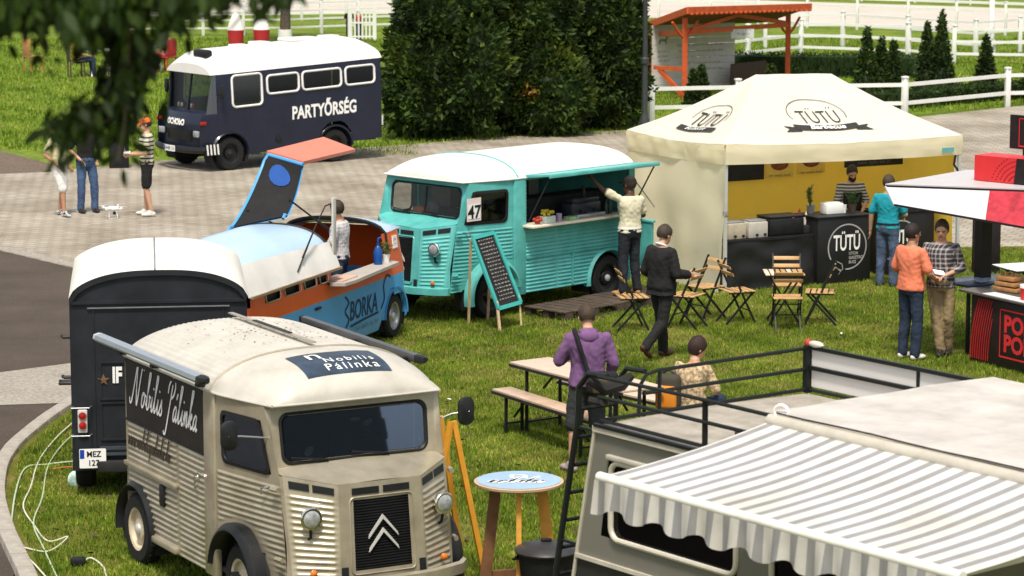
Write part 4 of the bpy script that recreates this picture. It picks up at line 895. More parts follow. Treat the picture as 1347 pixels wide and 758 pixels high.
MB().poly([bro(.42, y) for y in lin(-1, 1, 31)]).build('roof_front', bwhite, pb); MB().poly([sh(XR, .9, .30)] + [sh(XR, .87, 1.95)] + [bro(XR - .03, y) for y in lin(1, -1, 31)] + [sh(XR, -.87, 1.95), sh(XR, -.9, .30)]).build('rear_panel', navy, pb)
for x, y, dx, dy in ((-2.3, .0, .8, .5), (-2.95, .1, .4, .3), (-1.3, .0, .35, .35), (-.7, .1, .35, .2)): p = bro(x, y / .9); MB().rbox((p[0], y, p[2] + .02), (dx, dy, .07), .03).build('roof_vent', bwhite, pb)
MB().rbox((.22, .25, 2.33), (.18, .5, .16), .05).build('roof_sign', M['black'], pb)
k = MB(); text_on(k, lambda a, b: sh(-2.28 - a, bus_y(-2, 1.1) + .006, 1.06 + b), 'PARTYŐRSÉG', center=True, size=.36, xs=.74, bold=.012); k.build('side_lettering', M['ink'], pb)
k = MB(); k.loft([[Vector(sh(XR - .01, .86, .55)), Vector(sh(XR - .01, .945, .55)), Vector(sh(XR - .01, .945, .75)), Vector(sh(XR - .01, .86, .75))], [Vector(sh(XR - .02, .86, .55)), Vector(sh(XR - .02, .945, .55)), Vector(sh(XR - .02, .945, .75)), Vector(sh(XR - .02, .86, .75))]]); k.build('rear_marker', M['ink'], pb)
for i in range(6): MB().ell(sh(.34, -.5 + .06 * i + (.25 if i > 2 else 0), 1.27), (.03, .03, .055), 8, 5).build('dashboard_toy', mat('toy red', (.32, .05, .04), .7) if i % 2 else M['ink'], pb)
MB().box(sh(-.35, 0, 1.1), (.5, 1.5, .5)).build('seat_row', M['dark_in'], pb)
MB().box((-1.7, 0, .42), (3.9, 1.6, .05)).build('floor', M['dark_in'], pb)
MB().box(sh(-2.2, -.80, 1.6), (2.8, .02, .5)).build('curtain', mat('bus curtain', (.30, .28, .22), .9, var=.2, scale=8), pb)
MB().lathe([(.07, 0), (.075, .01), (.05, .015), (.001, .015)], sh(-1.15, .925, .52), 16, 'y').build('filler_cap', M['black'], pb)

# ---------------------------------------------------------------- grey caravan with roof rack and awning
cv = thing('caravan', 'grey caravan with black roof rack, ladder and striped awning', 'caravan', (0.625, 21.463, 0.0), R(-53.1))
grey = mat('caravan grey', (0.165, 0.16, 0.135), 0.45, var=0.08, scale=2); skirt = mat('caravan dark skirt', (.022, .023, .022), .5, var=.2)
rackm = mat('rack black', (.014, .017, .017), .4, .2); cream = mat('cream aluminium trim', (.55, .51, .43), .45, .2); roofc = mat('caravan roof', (.34, .305, .25), .7, var=.28, scale=5, detail=9, bump=.15, col2=(.44, .40, .345)); board = mat('white board', (.72, .70, .67), .6, var=.05, scale=2)
CW, CL = 2.1, 5.6
def ex(z): return -.26 * (2.45 - z) / 1.2 if z > 1.25 else (-.26 - .05 * (1.25 - z) / .3 if z > .95 else -.31 + .5 * (.95 - z))
wz = (.18, 1.58, 1.63, 2.21); wz2 = (1.95, 3.2, 1.63, 2.21)
zs = sorted(set([.40, .6, .8, .95, 1.1, 1.25, 1.43, 1.9, 2.45] + [1.63, 2.21])); 
def cvside(s, holes):
    us = sorted(set([0, .15, .18, 1.58, 1.95, 3.2, 4, 5, CL]))
    def f(u, z): x = u + ex(z) * max(0, 1 - u / .6); return (x, 0 if s < 0 else CW, z)
    return MB().grid(us, zs, f, (lambda u, z: any(a < u < b and c < z < d for a, b, c, d in holes) or (math.hypot(u - 2.9, z - .33) < .4)), mfn=lambda u, z: 0 if z > 1.43 else 1).build('side_wall', [grey, skirt], cv)
cvside(-1, (wz, wz2)); cvside(1, (wz,))
MB().grid([0, .6, 1.5, CW], zs, lambda y, z: (ex(z), y, z), mfn=lambda u, z: 0 if z > 1.43 else 1).build('end_wall', [grey, skirt], cv); MB().grid([0, CW], [.4, 1.43, 2.45], lambda y, z: (CL, y, z)).build('end_wall', [grey, skirt], cv)
MB().grid(lin(0, CL, 12), lin(0, CW, 9), lambda x, y: (x, y, 2.452 + .02 * math.sin(PI * y / CW))).build('roof', roofc, cv)
for a, b, c, d in (wz, wz2):
    q = rrect(b - a, d - c, .09, 5, (a + b) / 2, (c + d) / 2)
    fo = MB().tube([(p[0], -.008, p[1]) for p in q], .022, 8, closed=True).build('window_frame', cream, cv)
    MB().poly([(p[0], .012, p[1]) for p in q]).build('window_pane', glass('caravan glass', (.04, .042, .045), .05), fo)
MB().rbox((.88, -.02, 2.245), (1.46, .04, .04), .01).build('window_awning_rail', cream, cv)
MB().box((.9, .9, 1.4), (1.4, 1.6, .9)).build('inner_furniture', M['dark_in'], cv)
MB().bar((-.02, -.012, 2.43), (CL, -.012, 2.43), .03, .045).build('roof_moulding', cream, cv); MB().bar((.0, -.02, 2.46), (CL, -.02, 2.46), .03, .025).build('roof_gutter', rackm, cv)
MB().bar((-.23, -.012, 1.43), (CL, -.012, 1.43), .025, .03).build('belt_moulding', cream, cv)
MB().tube([(ex(z) - .005, -.008, z) for z in (2.44, 2.0, 1.6, 1.25, .95)], .016, 6).build('corner_trim', cream, cv)
for s in (1, -1): wheel(cv, 2.9, CW / 2 + s * .92, .33, .18, M['steel'], s)
MB().box((2.7, CW / 2, .42), (5.2, 1.4, .1)).build('chassis', M['dark_in'], cv)
# roof rack
def rail(pts, r=.015): return MB().tube(pts, r, 8)
RX = 4.9
rail([(.02, .0, 2.82), (1.0, 0, 2.83), (RX, 0, 2.83)]).build('rack_rail', rackm, cv); rail([(.02, 0, 2.67), (RX, 0, 2.68)]).build('rack_rail', rackm, cv)
rail([(.0, .40, 2.47), (0, .41, 2.70), (0, .47, 2.78), (0, .58, 2.80), (0, 2.10, 2.81)]).build('rack_rail', rackm, cv); rail([(.0, .44, 2.64), (0, 2.10, 2.645)]).build('rack_rail', rackm, cv)
rail([(0, .04, 2.485), (0, 2.1, 2.485)]).build('rack_rail', rackm, cv); rail([(0, 2.1, 2.485), (RX, 2.1, 2.485)]).build('rack_rail', rackm, cv); rail([(0, .04, 2.485), (RX, .04, 2.485)]).build('rack_rail', rackm, cv)
rail([(0, .60, 2.47), (0, .60, 2.80)]).build('rack_post', rackm, cv); MB().bar((0, 2.1, 2.46), (0, 2.1, 2.83), .06, .05).build('rack_post', rackm, cv)
for x in (1.2, 2.6, 4.0, RX): MB().bar((x, 2.12, 2.46), (x, 2.12, 2.83), .03, .03).build('rack_post', rackm, cv); MB().bar((x, 0.02, 2.46), (x, 0.02, 2.83), .03, .03).build('rack_post', rackm, cv)
for z in (2.82, 2.66): MB().bar((0, 2.1, z), (RX, 2.1, z), .03, .03).build('rack_rail', rackm, cv)
for z in (2.575, 2.74): MB().box((RX / 2, 2.12, z), (RX - .06, .012, .135)).build('rack_panel', board, cv)
MB().box((3.4, .015, 2.745), (3.0, .010, .13)).build('rack_panel', mat('beige board', (.56, .51, .44), .6, var=.05), cv)
tb = MB().grid(lin(1.93, RX, 10), lin(-.01, 2.13, 8), lambda x, y: (x + .02 * math.sin(y * 7), y, 2.853 + .004 * math.sin(x * 5 + y * 3))); tb.grid(lin(1.93, RX, 10), lin(-.01, 2.13, 8), lambda x, y: (x + .02 * math.sin(y * 7), y, 2.868 + .004 * math.sin(x * 5 + y * 3))); tb.build('roof_board', mat('weathered white sheet', (.48, .45, .41), .65, var=.2, scale=2.6, detail=10, col2=(.59, .56, .525)), cv)
MB().box((1.45, .55, 2.50), (.8, .05, .06), Matrix.Rotation(.3, 3, 'Z')).build('roof_batten', mat('dark batten', (.05, .042, .035), .8), cv)
MB().ell((0.0, 2.1, 2.85), (.032, .032, .035), 10, 6).build('red_cap', mat('faded red', (.42, .05, .03), .6), cv)
MB().ell((.09, 2.10, 2.85), (.085, .03, .028), 10, 6).build('rag', mat('rag', (.6, .55, .48), .9), cv)
# ladder at the end wall
for y in (.02, .38): MB().tube([(ex(z) - .25, y, z) for z in (.3, .9, 1.25, 1.7, 2.2, 2.45)] + [(-.24, y, 2.7), (-.12, y, 2.82), (.1, y, 2.83)], .024 if y < .1 else .02, 8).build('ladder_rail', rackm, cv)
for i in range(10): z = .55 + i * .22; MB().tube([(ex(min(z, 2.45)) - .25, .02, z), (ex(min(z, 2.45)) - .25, .38, z)], .016, 8).build('ladder_rung', rackm, cv)
for z in (1.5, 2.4): MB().bar((ex(z) - .25, .02, z), (ex(z), .02, z), .02).build('ladder_bracket', rackm, cv)
MB().tube([(-.10, .0, 2.78), (-.05, .12, 2.70), (.02, .22, 2.74), (.04, .30, 2.80)], [.03, .05, .055, .03], 8).tube([(-.12, .02, 2.62), (-.02, .1, 2.60), (.08, .0, 2.64)], .03, 8).build('rack_bundle', mat('black strap bundle', (.018, .017, .016), .8), cv)
# awning with scalloped valance
STRIPE = pattern('awning stripe', (.36, .36, .375), (.78, .78, .77), stripes(0, .155, .60), .8, .15)
STRIPE2 = pattern('valance stripe', (.36, .36, .365), (.72, .70, .66), stripes(0, .155, .55), .8, .25)
def awp(x, v): return (x, -1.5 * v, lerp(2.80, 2.605, v) - .03 * math.sin(PI * v) + .010 * noise.noise(Vector((x * 2.3, v * 2, 4))) * math.sin(PI * v))
a1 = MB().grid(lin(1.93, 5.2, 80), lin(0, 1, 14), awp).build('awning_cloth', STRIPE, cv)
MB().tube([(1.91, -1.5, 2.60), (5.22, -1.5, 2.60)], .035, 10).build('awning_bar', mat('awning bar cream', (.72, .70, .64), .5), cv)
MB().tube([(1.93, -.02, 2.80), (5.2, -.02, 2.80)], .05, 10).build('awning_roller', cream, cv)
def val(x, v): 
    h = .20 + .030 * math.cos(2 * PI * (x - 1.93) / .41); return (x, -1.532 - .018 * math.sin(x * 31) * v - .02 * v, 2.585 - h * v)
MB().grid(lin(1.90, 5.2, 260), lin(0, 1, 7), val).build('valance', STRIPE2, cv)
for x in (2.0, 5.1): MB().bar((x, -.02, 2.62), (x, -1.46, 2.575), .035, .03).build('awning_arm', cream, cv)
MB().tube([(2.02 + .05 * math.cos(a), .0 + .02 * math.cos(a), 2.87 + .05 * math.sin(a)) for a in lin(0, 2 * PI, 14)], .012, 6).build('rope_loop', M['white'], cv)
# ---------------------------------------------------------------- cream marquee
TW, TD = 4.25, 2.9
te = thing('marquee', 'cream pop-up marquee with hipped roof and yellow inner walls', 'marquee', (3.13, 43.27, 0.0), R(27.5))
canvas = cloth('cream canvas', (.92, .86, .65), .5, .85, .05, 1.5); wallc = cloth('yellow canvas', (.88, .59, .075), .45, .85, .12, 1.2)
roofcv = cloth('roof canvas', (.88, .85, .75), .4, .8, .04, 1.5)
cz = {(0, 0): 2.23, (1, 0): 2.17, (0, 1): 2.19, (1, 1): 2.17}
def eave(a, b): return lerp(lerp(cz[0, 0], cz[1, 0], a), lerp(cz[0, 1], cz[1, 1], a), b)
RA, RB = Vector((1.42, TD / 2, 3.10)), Vector((2.80, TD / 2, 3.06))
def roof_face(p0, p1, r0, r1, sag=.10):
    def f(u, v):
        a = p0.lerp(p1, u); b = r0.lerp(r1, u); p = a.lerp(b, v); p.z -= sag * math.sin(PI * v) * (1 - .5 * abs(2 * u - 1)) + .05 * (1 - v) * math.sin(PI * u)
        p.z += .012 * noise.noise(Vector((p.x * 2.2, p.y * 2.2, 3))); return p
    return f
c00, c10, c01, c11 = Vector((0, 0, cz[0, 0])), Vector((TW, 0, cz[1, 0])), Vector((0, TD, cz[0, 1])), Vector((TW, TD, cz[1, 1]))
faces = [(c00, c10, RA, RB), (c01, c00, RA, RA), (c10, c11, RB, RB), (c11, c01, RB, RA)]
rfn = [roof_face(*f) for f in faces]
for fn in rfn: MB().grid(lin(0, 1, 25), lin(0, 1, 13), fn).build('roof_panel', roofcv, te, 60, weld=.0005)
def val_(p0, p1, h, out):
    def f(u, v):
        p = p0.lerp(p1, u); p.z -= .05 * math.sin(PI * u) + h * v; sw = math.sin(u * 17) * .012 + math.sin(u * 41 + 1) * .006
        p.z += .03 * math.sin(PI * u) * v; return p + out * (.012 + .010 * math.sin(PI * v) * (.6 + .4 * math.sin(u * 9)) + sw * v + .012 * noise.noise(Vector((u * 14, v * 3 + p.x, p.y))))
    return f
for (p0, p1), out in (((c00, c10), Vector((0, -1, 0))), ((c01, c00), Vector((-1, 0, 0))), ((c10, c11), Vector((1, 0, 0))), ((c11, c01), Vector((0, 1, 0)))):
    MB().grid(lin(0, 1, 60), lin(0, 1, 7), val_(p0, p1, .30, out)).build('valance', canvas, te, 60)
def wall(p0, p1, z1, m, folds, amp, kick=0.0):
    d = (p1 - p0); nrm = Vector((d.y, -d.x, 0)).normalized()
    def f(u, v):
        p = p0.lerp(p1, u); p.z = z1 * v
        w = amp * (math.sin(u * folds + 2.2 * noise.noise(Vector((u * 3, v * 2, 1)))) * (.4 + .6 * (1 - v)) + 1.2 * noise.noise(Vector((u * 5, v * 4, 7))))
        return p + nrm * (w + kick * (1 - v) ** 2)
    return MB().grid(lin(0, 1, 40), lin(0, 1, 24), f).build('side_wall', m, te, 60)
wall(Vector((.0, TD - .02, 0)), Vector((.0, .0, 0)), 2.16, canvas, 12, .035, .12)
wall(Vector((.02, TD - .08, 0)), Vector((TW - .02, TD - .08, 0)), 2.16, wallc, 10, .018)
wall(Vector((TW - .07, TD - .10, 0)), Vector((TW - .07, .10, 0)), 2.05, wallc, 9, .018)
for x, y in ((0.03, .03), (TW - .03, .03), (.03, TD - .03), (TW - .03, TD - .03)): 
    MB().box((x, y, 1.08), (.045, .045, 2.16)).box((x, y, .006), (.12, .12, .012)).build('post', M['alu'], te)
    MB().rbox((x, y, 1.2), (.06, .06, .09), .008).build('post_joint', mat('joint grey', (.25, .26, .27), .5), te)
MB().tube([(TW - .05, .05, 2.0), (TW - .09, .03, 1.9), (TW - .13, .02, 1.72), (TW - .05, .02, 1.62)], .018, 6).build('strap', M['black'], te)
for y in (.04, TD - .04): MB().bar((.03, y, 2.1), (TW - .03, y, 2.06), .03).build('roof_truss', M['alu'], te)
printk = mat('black print', (.03, .03, .03), .7)
def on_face(fn, u0, v0, su, sv, flip=1, e=.012):
    def f(a, b):
        p = fn(u0 + a * su * flip, v0 + b * sv); p.z += e; return p
    return f
ff_ = rfn[0]; W = 4.25
# front logo: ring, name and ribbon
fmap = lambda a, b, e=.014: (lambda u, v: ff_(u, v) + Vector((0, -.006, e)))(.5 + (a + (-.08)) / lerp(TW, 1.38, .45 + b / 1.75), .47 + b / 1.75)
lg = MB(); text_on(lg, fmap, 'TÜTÜ', center=True, size=.48, xs=.60, bold=-.006)
strokes(lg, fmap, [[(.52 * math.cos(a), .03 + .36 * math.sin(a)) for a in lin(R(-20), R(200), 40)]], .012); strokes(lg, fmap, [[(.46 * math.cos(a), -.05 + .36 * math.sin(a)) for a in lin(R(230), R(310), 16)]], .012)
lg.grid(lin(-.58, .58, 25), lin(0, 1, 5), lambda x, v: fmap(x, lerp(-.40, -.25, v) - .03 * math.cos(x * 3), .020))
for s in (-1, 1): lg.add([fmap(a, b, .014) for a, b in ((s * .50, -.33), (s * .78, -.29), (s * .70, -.37), (s * .80, -.46), (s * .50, -.44))], [(0, 1, 2, 3, 4)])
lo = lg.build('roof_logo', printk, te);
k = MB(); text_on(k, lambda a, b: fmap(a, b - .352, .036), 'Barbecue', center=True, size=.17, shear=.3, bold=.005); k.build('ribbon_lettering', M['ink'], lo)
lf_ = rfn[1]; smap = lambda a, b, e=.014: lf_(.55 + a / lerp(TD, .05, .40 + b / 1.6) * 1.15, .40 + b / 1.6) + Vector((-.006, 0, e))
lg = MB(); text_on(lg, smap, 'TÜTÜ', center=True, size=.44, xs=.58, bold=.0)
strokes(lg, smap, [[(.40 * math.cos(a), .0 + .33 * math.sin(a)) for a in lin(R(-10), R(190), 30)]], .012)
lg.grid(lin(-.45, .45, 15), lin(-.36, -.24, 4), lambda x, v: smap(x, v, .020)); lo = lg.build('roof_logo', printk, te)
k = MB(); text_on(k, lambda a, b: smap(a, b - .30, .036), 'Barbecue', center=True, size=.13, shear=.3); k.build('ribbon_lettering', M['ink'], lo)
MB().box((3.95, -.055, 1.96), (.22, .006, .07)).build('maker_tag', mat('tag teal', (.12, .38, .40), .6), te)
def tep(x, y, z): return Matrix.Translation((3.13, 43.27, 0)) @ Matrix.Rotation(R(27.5), 4, 'Z') @ Vector((x, y, z))
TR = R(27.5)
# posters on the back wall (each a flat print hung there)
def poster(label, x, w, h, z, m, art=None, y=TD - .16):
    o = MB().box((0, 0, 0), (w, .012, h)).build('poster', m); o.location = tep(x, y, z); o.rotation_euler = (0, 0, TR); tag(o, label, 'poster')
    if art: art(o)
    return o
blackp = mat('chalk black', (.016, .016, .017), .6, var=.4, scale=7)
def meat(o):
    MB().ell((0, -.008, .03), (.17, .006, .10), 16, 8).build('food_picture', mat('roast meat', (.20, .06, .025), .6, var=.6, scale=18), o)
    k = MB(); scrib(k, lambda a, b: (a, -.009, b - .15), -.2, .2, 0, .04, 3); k.build('caption', printk, o)
poster('plain black menu board hung at the end of the yellow wall', 1.95, .92, .40, 1.50, blackp)
poster('yellow poster with a dark roast beside the plain black menu board', 2.70, .52, .38, 1.50, mat('poster yellow', (.68, .48, .10), .7), meat)
poster('yellow poster with a dark roast beside the lettered menu board', 3.30, .52, .34, 1.52, MATS['poster yellow'], meat)
def menu(o):
    k = MB(); scrib(k, lambda a, b: (a, -.008, b), -.3, .3, .04, .06, 5); scrib(k, lambda a, b: (a, -.008, b), -.3, .3, -.06, .05, 6); k.build('menu_lettering', mat('chalk grey', (.12, .12, .12), .8), o)
poster('long black lettered menu board above the vendor', 3.62, 1.10, .24, 1.70, blackp, menu, 1.45)
MB().bar((.04, 1.45, 1.84), (TW - .04, 1.45, 1.84), .025).build('sign_rail', M['alu'], te)
# long draped table on the left, two logo counters
drape = mat('black drape', (.013, .013, .014), .42, var=.3, scale=3)
t1 = thing('draped_table', 'long trestle table under a creased black drape in marquee', 'table', tep(.85, .45, 0), TR)
def dr(u, v): x = lerp(-.78, .78, u); return (x, -.36 - .04 * (1 - v) + .02 * math.sin(u * 13 + v * 2) * (1 - v) + .03 * noise.noise(Vector((u * 4, v * 4, 2))), .76 * v)
MB().grid(lin(0, 1, 40), lin(0, 1, 16), dr).build('drape_front', drape, t1); MB().box((0, 0, .77), (1.58, .74, .03)).build('table_top', drape, t1)
for s in (-1, 1): MB().grid([-.37, 0, .37], [0, .4, .76], lambda y, z: (s * .785, y, z)).build('drape_side', drape, t1)
for x in (-.7, .7):
    for y in (-.3, .3): MB().box((x, y, .375), (.04, .04, .75)).build('leg', M['steel'], t1)
def counter(label, x, y, w, h, d, logo_s, logo_x):
    t = thing('logo_counter', label, 'counter', tep(x, y, 0), TR)
    MB().rbox((0, 0, h / 2), (w, d, h), .015).build('counter_body', drape, t); MB().rbox((0, 0, h + .012), (w + .04, d + .04, .024), .006).build('counter_top', M['black'], t)
    k = MB(); fn = lambda a, b: (a + logo_x, -d / 2 - .004, h * .56 + b)
    q = .37 * logo_s; text_on(k, lambda a, b: fn(a - .01, b + .10 * logo_s), 'TÜTÜ', center=True, size=.36 * logo_s, xs=.56, bold=.006)
    strokes(k, lambda a, b: fn(a, b), [[(q * math.cos(a), q * math.sin(a)) for a in lin(R(-95), R(212), 60)]], .022, 1)
    for i, s in enumerate(('UTCAI', 'GASZTRO', 'BUSZ')): text_on(k, lambda a, b, i=i: fn(a + .03, b - (.135 + i * .072) * logo_s), s, align='LEFT', size=.068 * logo_s, bold=.002, xs=.9, mi=1)
    strokes(k, fn, [[(x * logo_s, y * logo_s) for x, y in l] for l in ([(-.25, -.30), (-.22, -.22), (-.10, -.28), (-.08, -.36), (-.12, -.40), (-.25, -.30)], [(-.29, -.30), (-.12, -.38), (-.16, -.45)])], .014, 1)
    k.build('counter_logo', [M['ink'], mat('grey print', (.34, .34, .33), .6)], t); return t
counter('black counter with large round white logo beside draped table', 2.12, .30, .96, 1.03, .6, .92, .05)
counter('black counter with white logo half hidden behind two standing men', 3.52, .62, .95, .98, .6, .85, -.15)
def small(name, label, cat, mb, m, x, y, z, group=None, rz=0): 
    o = mb.build(name, m); o.location = tep(x, y, z); o.rotation_euler = (0, 0, TR + rz); return tag(o, label, cat, group)
boxm = mat('box beige', (.42, .37, .28), .7, var=.2, scale=6); 
for i, (x, lb) in enumerate(((.30, 'beige ribbed food warmer next to the marquee corner post'), (.68, 'grey beige food warmer between its twin and black grill'))):
    t = thing('food_warmer', lb, 'food warmer', tep(x, .30, .786), TR, 'food warmers on draped table'); MB().rbox((0, 0, .12), (.34, .32, .24), .02).build('warmer_body', boxm if i == 0 else mat('warmer grey', (.45, .42, .37), .6), t); MB().rbox((0, 0, .25), (.30, .28, .03), .01).build('lid', M['steel'], t)
    for s in (-.07, .07): MB().lathe([(.02, 0), (.018, -.03), (.001, -.03)], (s + .04, -.16, .05), 10, 'y').build('knob', M['black'], t)
t = thing('grill_box', 'black barbecue box at the end of draped table', 'grill', tep(1.22, .40, .786), TR); MB().rbox((0, 0, .13), (.62, .4, .26), .03).build('grill_body', M['black'], t); MB().rbox((0, 0, .275), (.6, .38, .03), .01).build('grill_lid', M['black'], t); MB().ell((.12, -.17, .25), (.03, .02, .03), 8, 5).build('thermometer', mat('pink gauge', (.45, .05, .20), .5), t)
small('sauce_bottle', 'red capped sauce bottle behind the black grill', 'bottle', MB().lathe([(.04, 0), (.045, .12), (.02, .17), (.018, .21), (.001, .25)], (0, 0, 0), 12), mat('red sauce', (.42, .04, .02), .4), 1.58, .42, .90)
small('salt_bottle', 'white squeeze bottle touching the red sauce bottle', 'bottle', MB().lathe([(.035, 0), (.038, .11), (.02, .14), (.008, .20)], (0, 0, 0), 12), M['white'], 1.66, .36, .90)
small('utensil_box', 'dark crate of utensils between grill and large logo counter', 'crate', MB().rbox((0, 0, .06), (.30, .3, .12), .01).tube([(-.05, 0, .1), (-.08, .0, .26)], .012, 6).tube([(.05, 0, .1), (.1, .02, .24)], .012, 6), M['dark_in'], 1.56, .38, .786)
def herb(label, x, y, z, h, w, potm, seed):
    t = thing('potted_herb', label, 'potted plant', tep(x, y, z), TR, 'herb pots on counters'); MB().lathe([(.05, 0), (.07, .13), (.074, .13), (.06, .115), (.001, .11)], (0, 0, 0), 14).build('pot', potm, t)
    mb = MB(); random.seed(seed); st = MB()
    for i in range(9):
        a = random.uniform(0, 6.28); r = random.uniform(0, w); tip = Vector((r * math.cos(a), r * math.sin(a), .13 + h * random.uniform(.6, 1))); b0 = Vector((tip.x * .3, tip.y * .3, .12)); st.tube([b0, tip], .004, 4)
        for j in range(12):
            p = b0.lerp(tip, random.uniform(.2, 1)); q = random.uniform(0, 6.28); mb.ell(p + Vector((.02 * math.cos(q), .02 * math.sin(q), 0)), (.022, .010, .006), 5, 3, Matrix.Rotation(q, 3, 'Z') @ Matrix.Rotation(-.5, 3, 'Y'))
    lv = mb.build('leaves', mat('herb leaf', (.06, .12, .03), .8, var=.4, scale=40), t); lv['kind'] = 'stuff'; s_ = st.build('stems', mat('stem', (.06, .09, .03), .8), t); s_['kind'] = 'stuff'; return t
herb('tall thin rosemary in a steel pot behind the large logo counter', 1.78, .42, 1.055, .34, .07, M['steel'], 1)
herb('bushy green basil pot next to the striped vendor', 2.48, .34, 1.055, .20, .14, mat('pot dark', (.07, .05, .04), .8), 2)
small('napkin_box', 'white napkin box on the large logo counter', 'napkin box', MB().rbox((0, 0, .08), (.30, .2, .16), .012).box((0, 0, .165), (.22, .1, .02)), M['ink'], 2.08, .30, 1.055)
small('white_cup', 'white cup between napkin box and basil pot', 'cup', MB().lathe([(.03, 0), (.04, .12), (.042, .12), (.034, .11), (.001, .1)], (0, 0, 0), 12), M['ink'], 2.29, .28, 1.055)
t = thing('cutlery_tray', 'tray of white rolled napkins on the smaller logo counter', 'tray', tep(3.58, .55, 1.005), TR); MB().rbox((0, 0, .05), (.62, .32, .10), .02).build('tray', mat('tray olive', (.10, .10, .08), .6), t)
random.seed(4)
for i in range(12): MB().ell((-.26 + (i % 6) * .105, -.07 + (i // 6) * .13, .12 + random.uniform(-.01, .02)), (.045, .05, .05), 8, 6).build('napkin_roll', M['ink'], t)
small('bread_basket', 'small orange bread basket beside the napkin tray', 'basket', MB().lathe([(.07, 0), (.11, .07), (.10, .07), (.001, .05)], (0, 0, 0), 14).ell((0, 0, .08), (.08, .07, .05), 10, 6), mat('bread', (.45, .20, .06), .8, var=.3, scale=20), 3.12, .60, 1.005)

# ---------------------------------------------------------------- red and black kiosk at the right edge
ks = thing('kiosk', 'red and black kiosk with white and red canopy and red sign boxes', 'kiosk', (5.87, 37.59, 0.03), R(-61.6))
kb = mat('kiosk black', (.016, .012, .013), .45, var=.3); kr = mat('kiosk red', (.62, .03, .035), .4, var=.06)
MB().rbox((1.0, .40, .44), (2.0, .74, .86), .02).build('counter_body', kb, ks)
kl2 = Matrix.Rotation(R(61.6), 3, 'Z')
def kw(x, y, z): v = kl2 @ Vector((x - 5.87, y - 37.59, z - .03)); return v
rnd = MB()   # dotted red waves printed on the front
for i in range(9):
    for j in range(60):
        a = j / 59; x = .02 + i * .045 + .16 * (a ** 2) * 1.0; 
        if x < .46: rnd.box((x, .024, .06 + .78 * a), (.012 + .010 * (1 - i / 9), .004, .007))
rn = rnd.build('printed_waves', kr, ks); rn['kind'] = 'stuff'
lgk = MB(); fn = lambda a, b: (.98 + a, .0255, .46 + b)
text_on(lgk, lambda a, b: fn(a, b + .13), 'POP', center=True, size=.30, bold=.012); text_on(lgk, lambda a, b: fn(a, b - .12), 'POP', center=True, size=.30, bold=.012); strokes(lgk, fn, [[(-.36, .30), (.36, .30), (.36, -.30), (-.36, -.30), (-.36, .30)]], .03)
lgk.build('kiosk_logo', kr, ks)
MB().rbox((.95, .30, .90), (2.3, .66, .035), .01).build('counter_top', mat('kiosk top', (.10, .09, .09), .3), ks); MB().box((.95, .08, .922), (1.3, .20, .008)).build('counter_inlay', M['white'], ks)
MB().bar((-.17, .25, .88), (.02, .25, .55), .03).build('shelf_bracket', M['black'], ks)
pc = MB().box(kw(6.22, 38.75, 1.1), (.16, .16, 2.1)); pc.build('post', kb, ks)
A0, A1, A2, A3 = kw(4.87, 38.40, 2.20), kw(4.96, 38.15, 1.985), kw(7.6, 36.2, 1.72), kw(7.9, 37.1, 2.24)
A4, A5 = kw(6.1, 39.5, 2.26), kw(8.6, 38.6, 2.30)
grad = None
def canopy_mat():
    m = bpy.data.materials.new('canopy print'); m.use_nodes = True; nt = m.node_tree; b = nt.nodes['Principled BSDF']; b.inputs['Roughness'].default_value = .25
    tc = nt.nodes.new('ShaderNodeTexCoord'); sp = nt.nodes.new('ShaderNodeSeparateXYZ'); nt.links.new(tc.outputs['Generated'], sp.inputs[0])
    return m
cnl = mat('canopy white', (.56, .54, .57), .25, var=.05, scale=2); cnr = mat('canopy red', (.40, .035, .05), .25, var=.35, scale=9, detail=8)
def seg(P, Q, t): return P.lerp(Q, t)
cw = MB(); cw.poly([A0, A1, seg(A1, A2, .40), seg(A0, A3, .42)]); cw.build('canopy_flap', cnl, ks); cw = MB(); cw.poly([seg(A0, A3, .42), seg(A1, A2, .40), A2, A3]); cw.build('canopy_flap', cnr, ks)
cw = MB(); cw.loft([[A0, A3, A5, A4], [p + Vector((0, 0, .03)) for p in (A0, A3, A5, A4)]]); cw.build('canopy_top', mat('canopy top', (.50, .48, .49), .35, var=.06), ks)
MB().bar(A0, A3, .03, .03).build('canopy_edge', kb, ks); MB().bar(A1, A2, .03, .025).build('canopy_edge', kb, ks); MB().bar(A4, A5, .03, .03).build('canopy_edge', kb, ks); MB().bar(A0, A4, .03, .03).build('canopy_edge', kb, ks); MB().bar(A0, A1, .025, .025).build('canopy_edge', cnl, ks)
D = (kw(7.6, 37.0, 0) - kw(6.04, 38.5, 0)).normalized(); D.z = 0
def sign(p, L, h, th, m, name): 
    q = kl2 @ Vector((0, 0, 0)); up = Vector((0, 0, 1)); nn = D.cross(up)
    s = MB(); s.loft([[p, p + D * L, p + D * L + up * h, p + up * h], [v - nn * th for v in (p, p + D * L, p + D * L + up * h, p + up * h)]]); return s.build(name, m, ks), nn
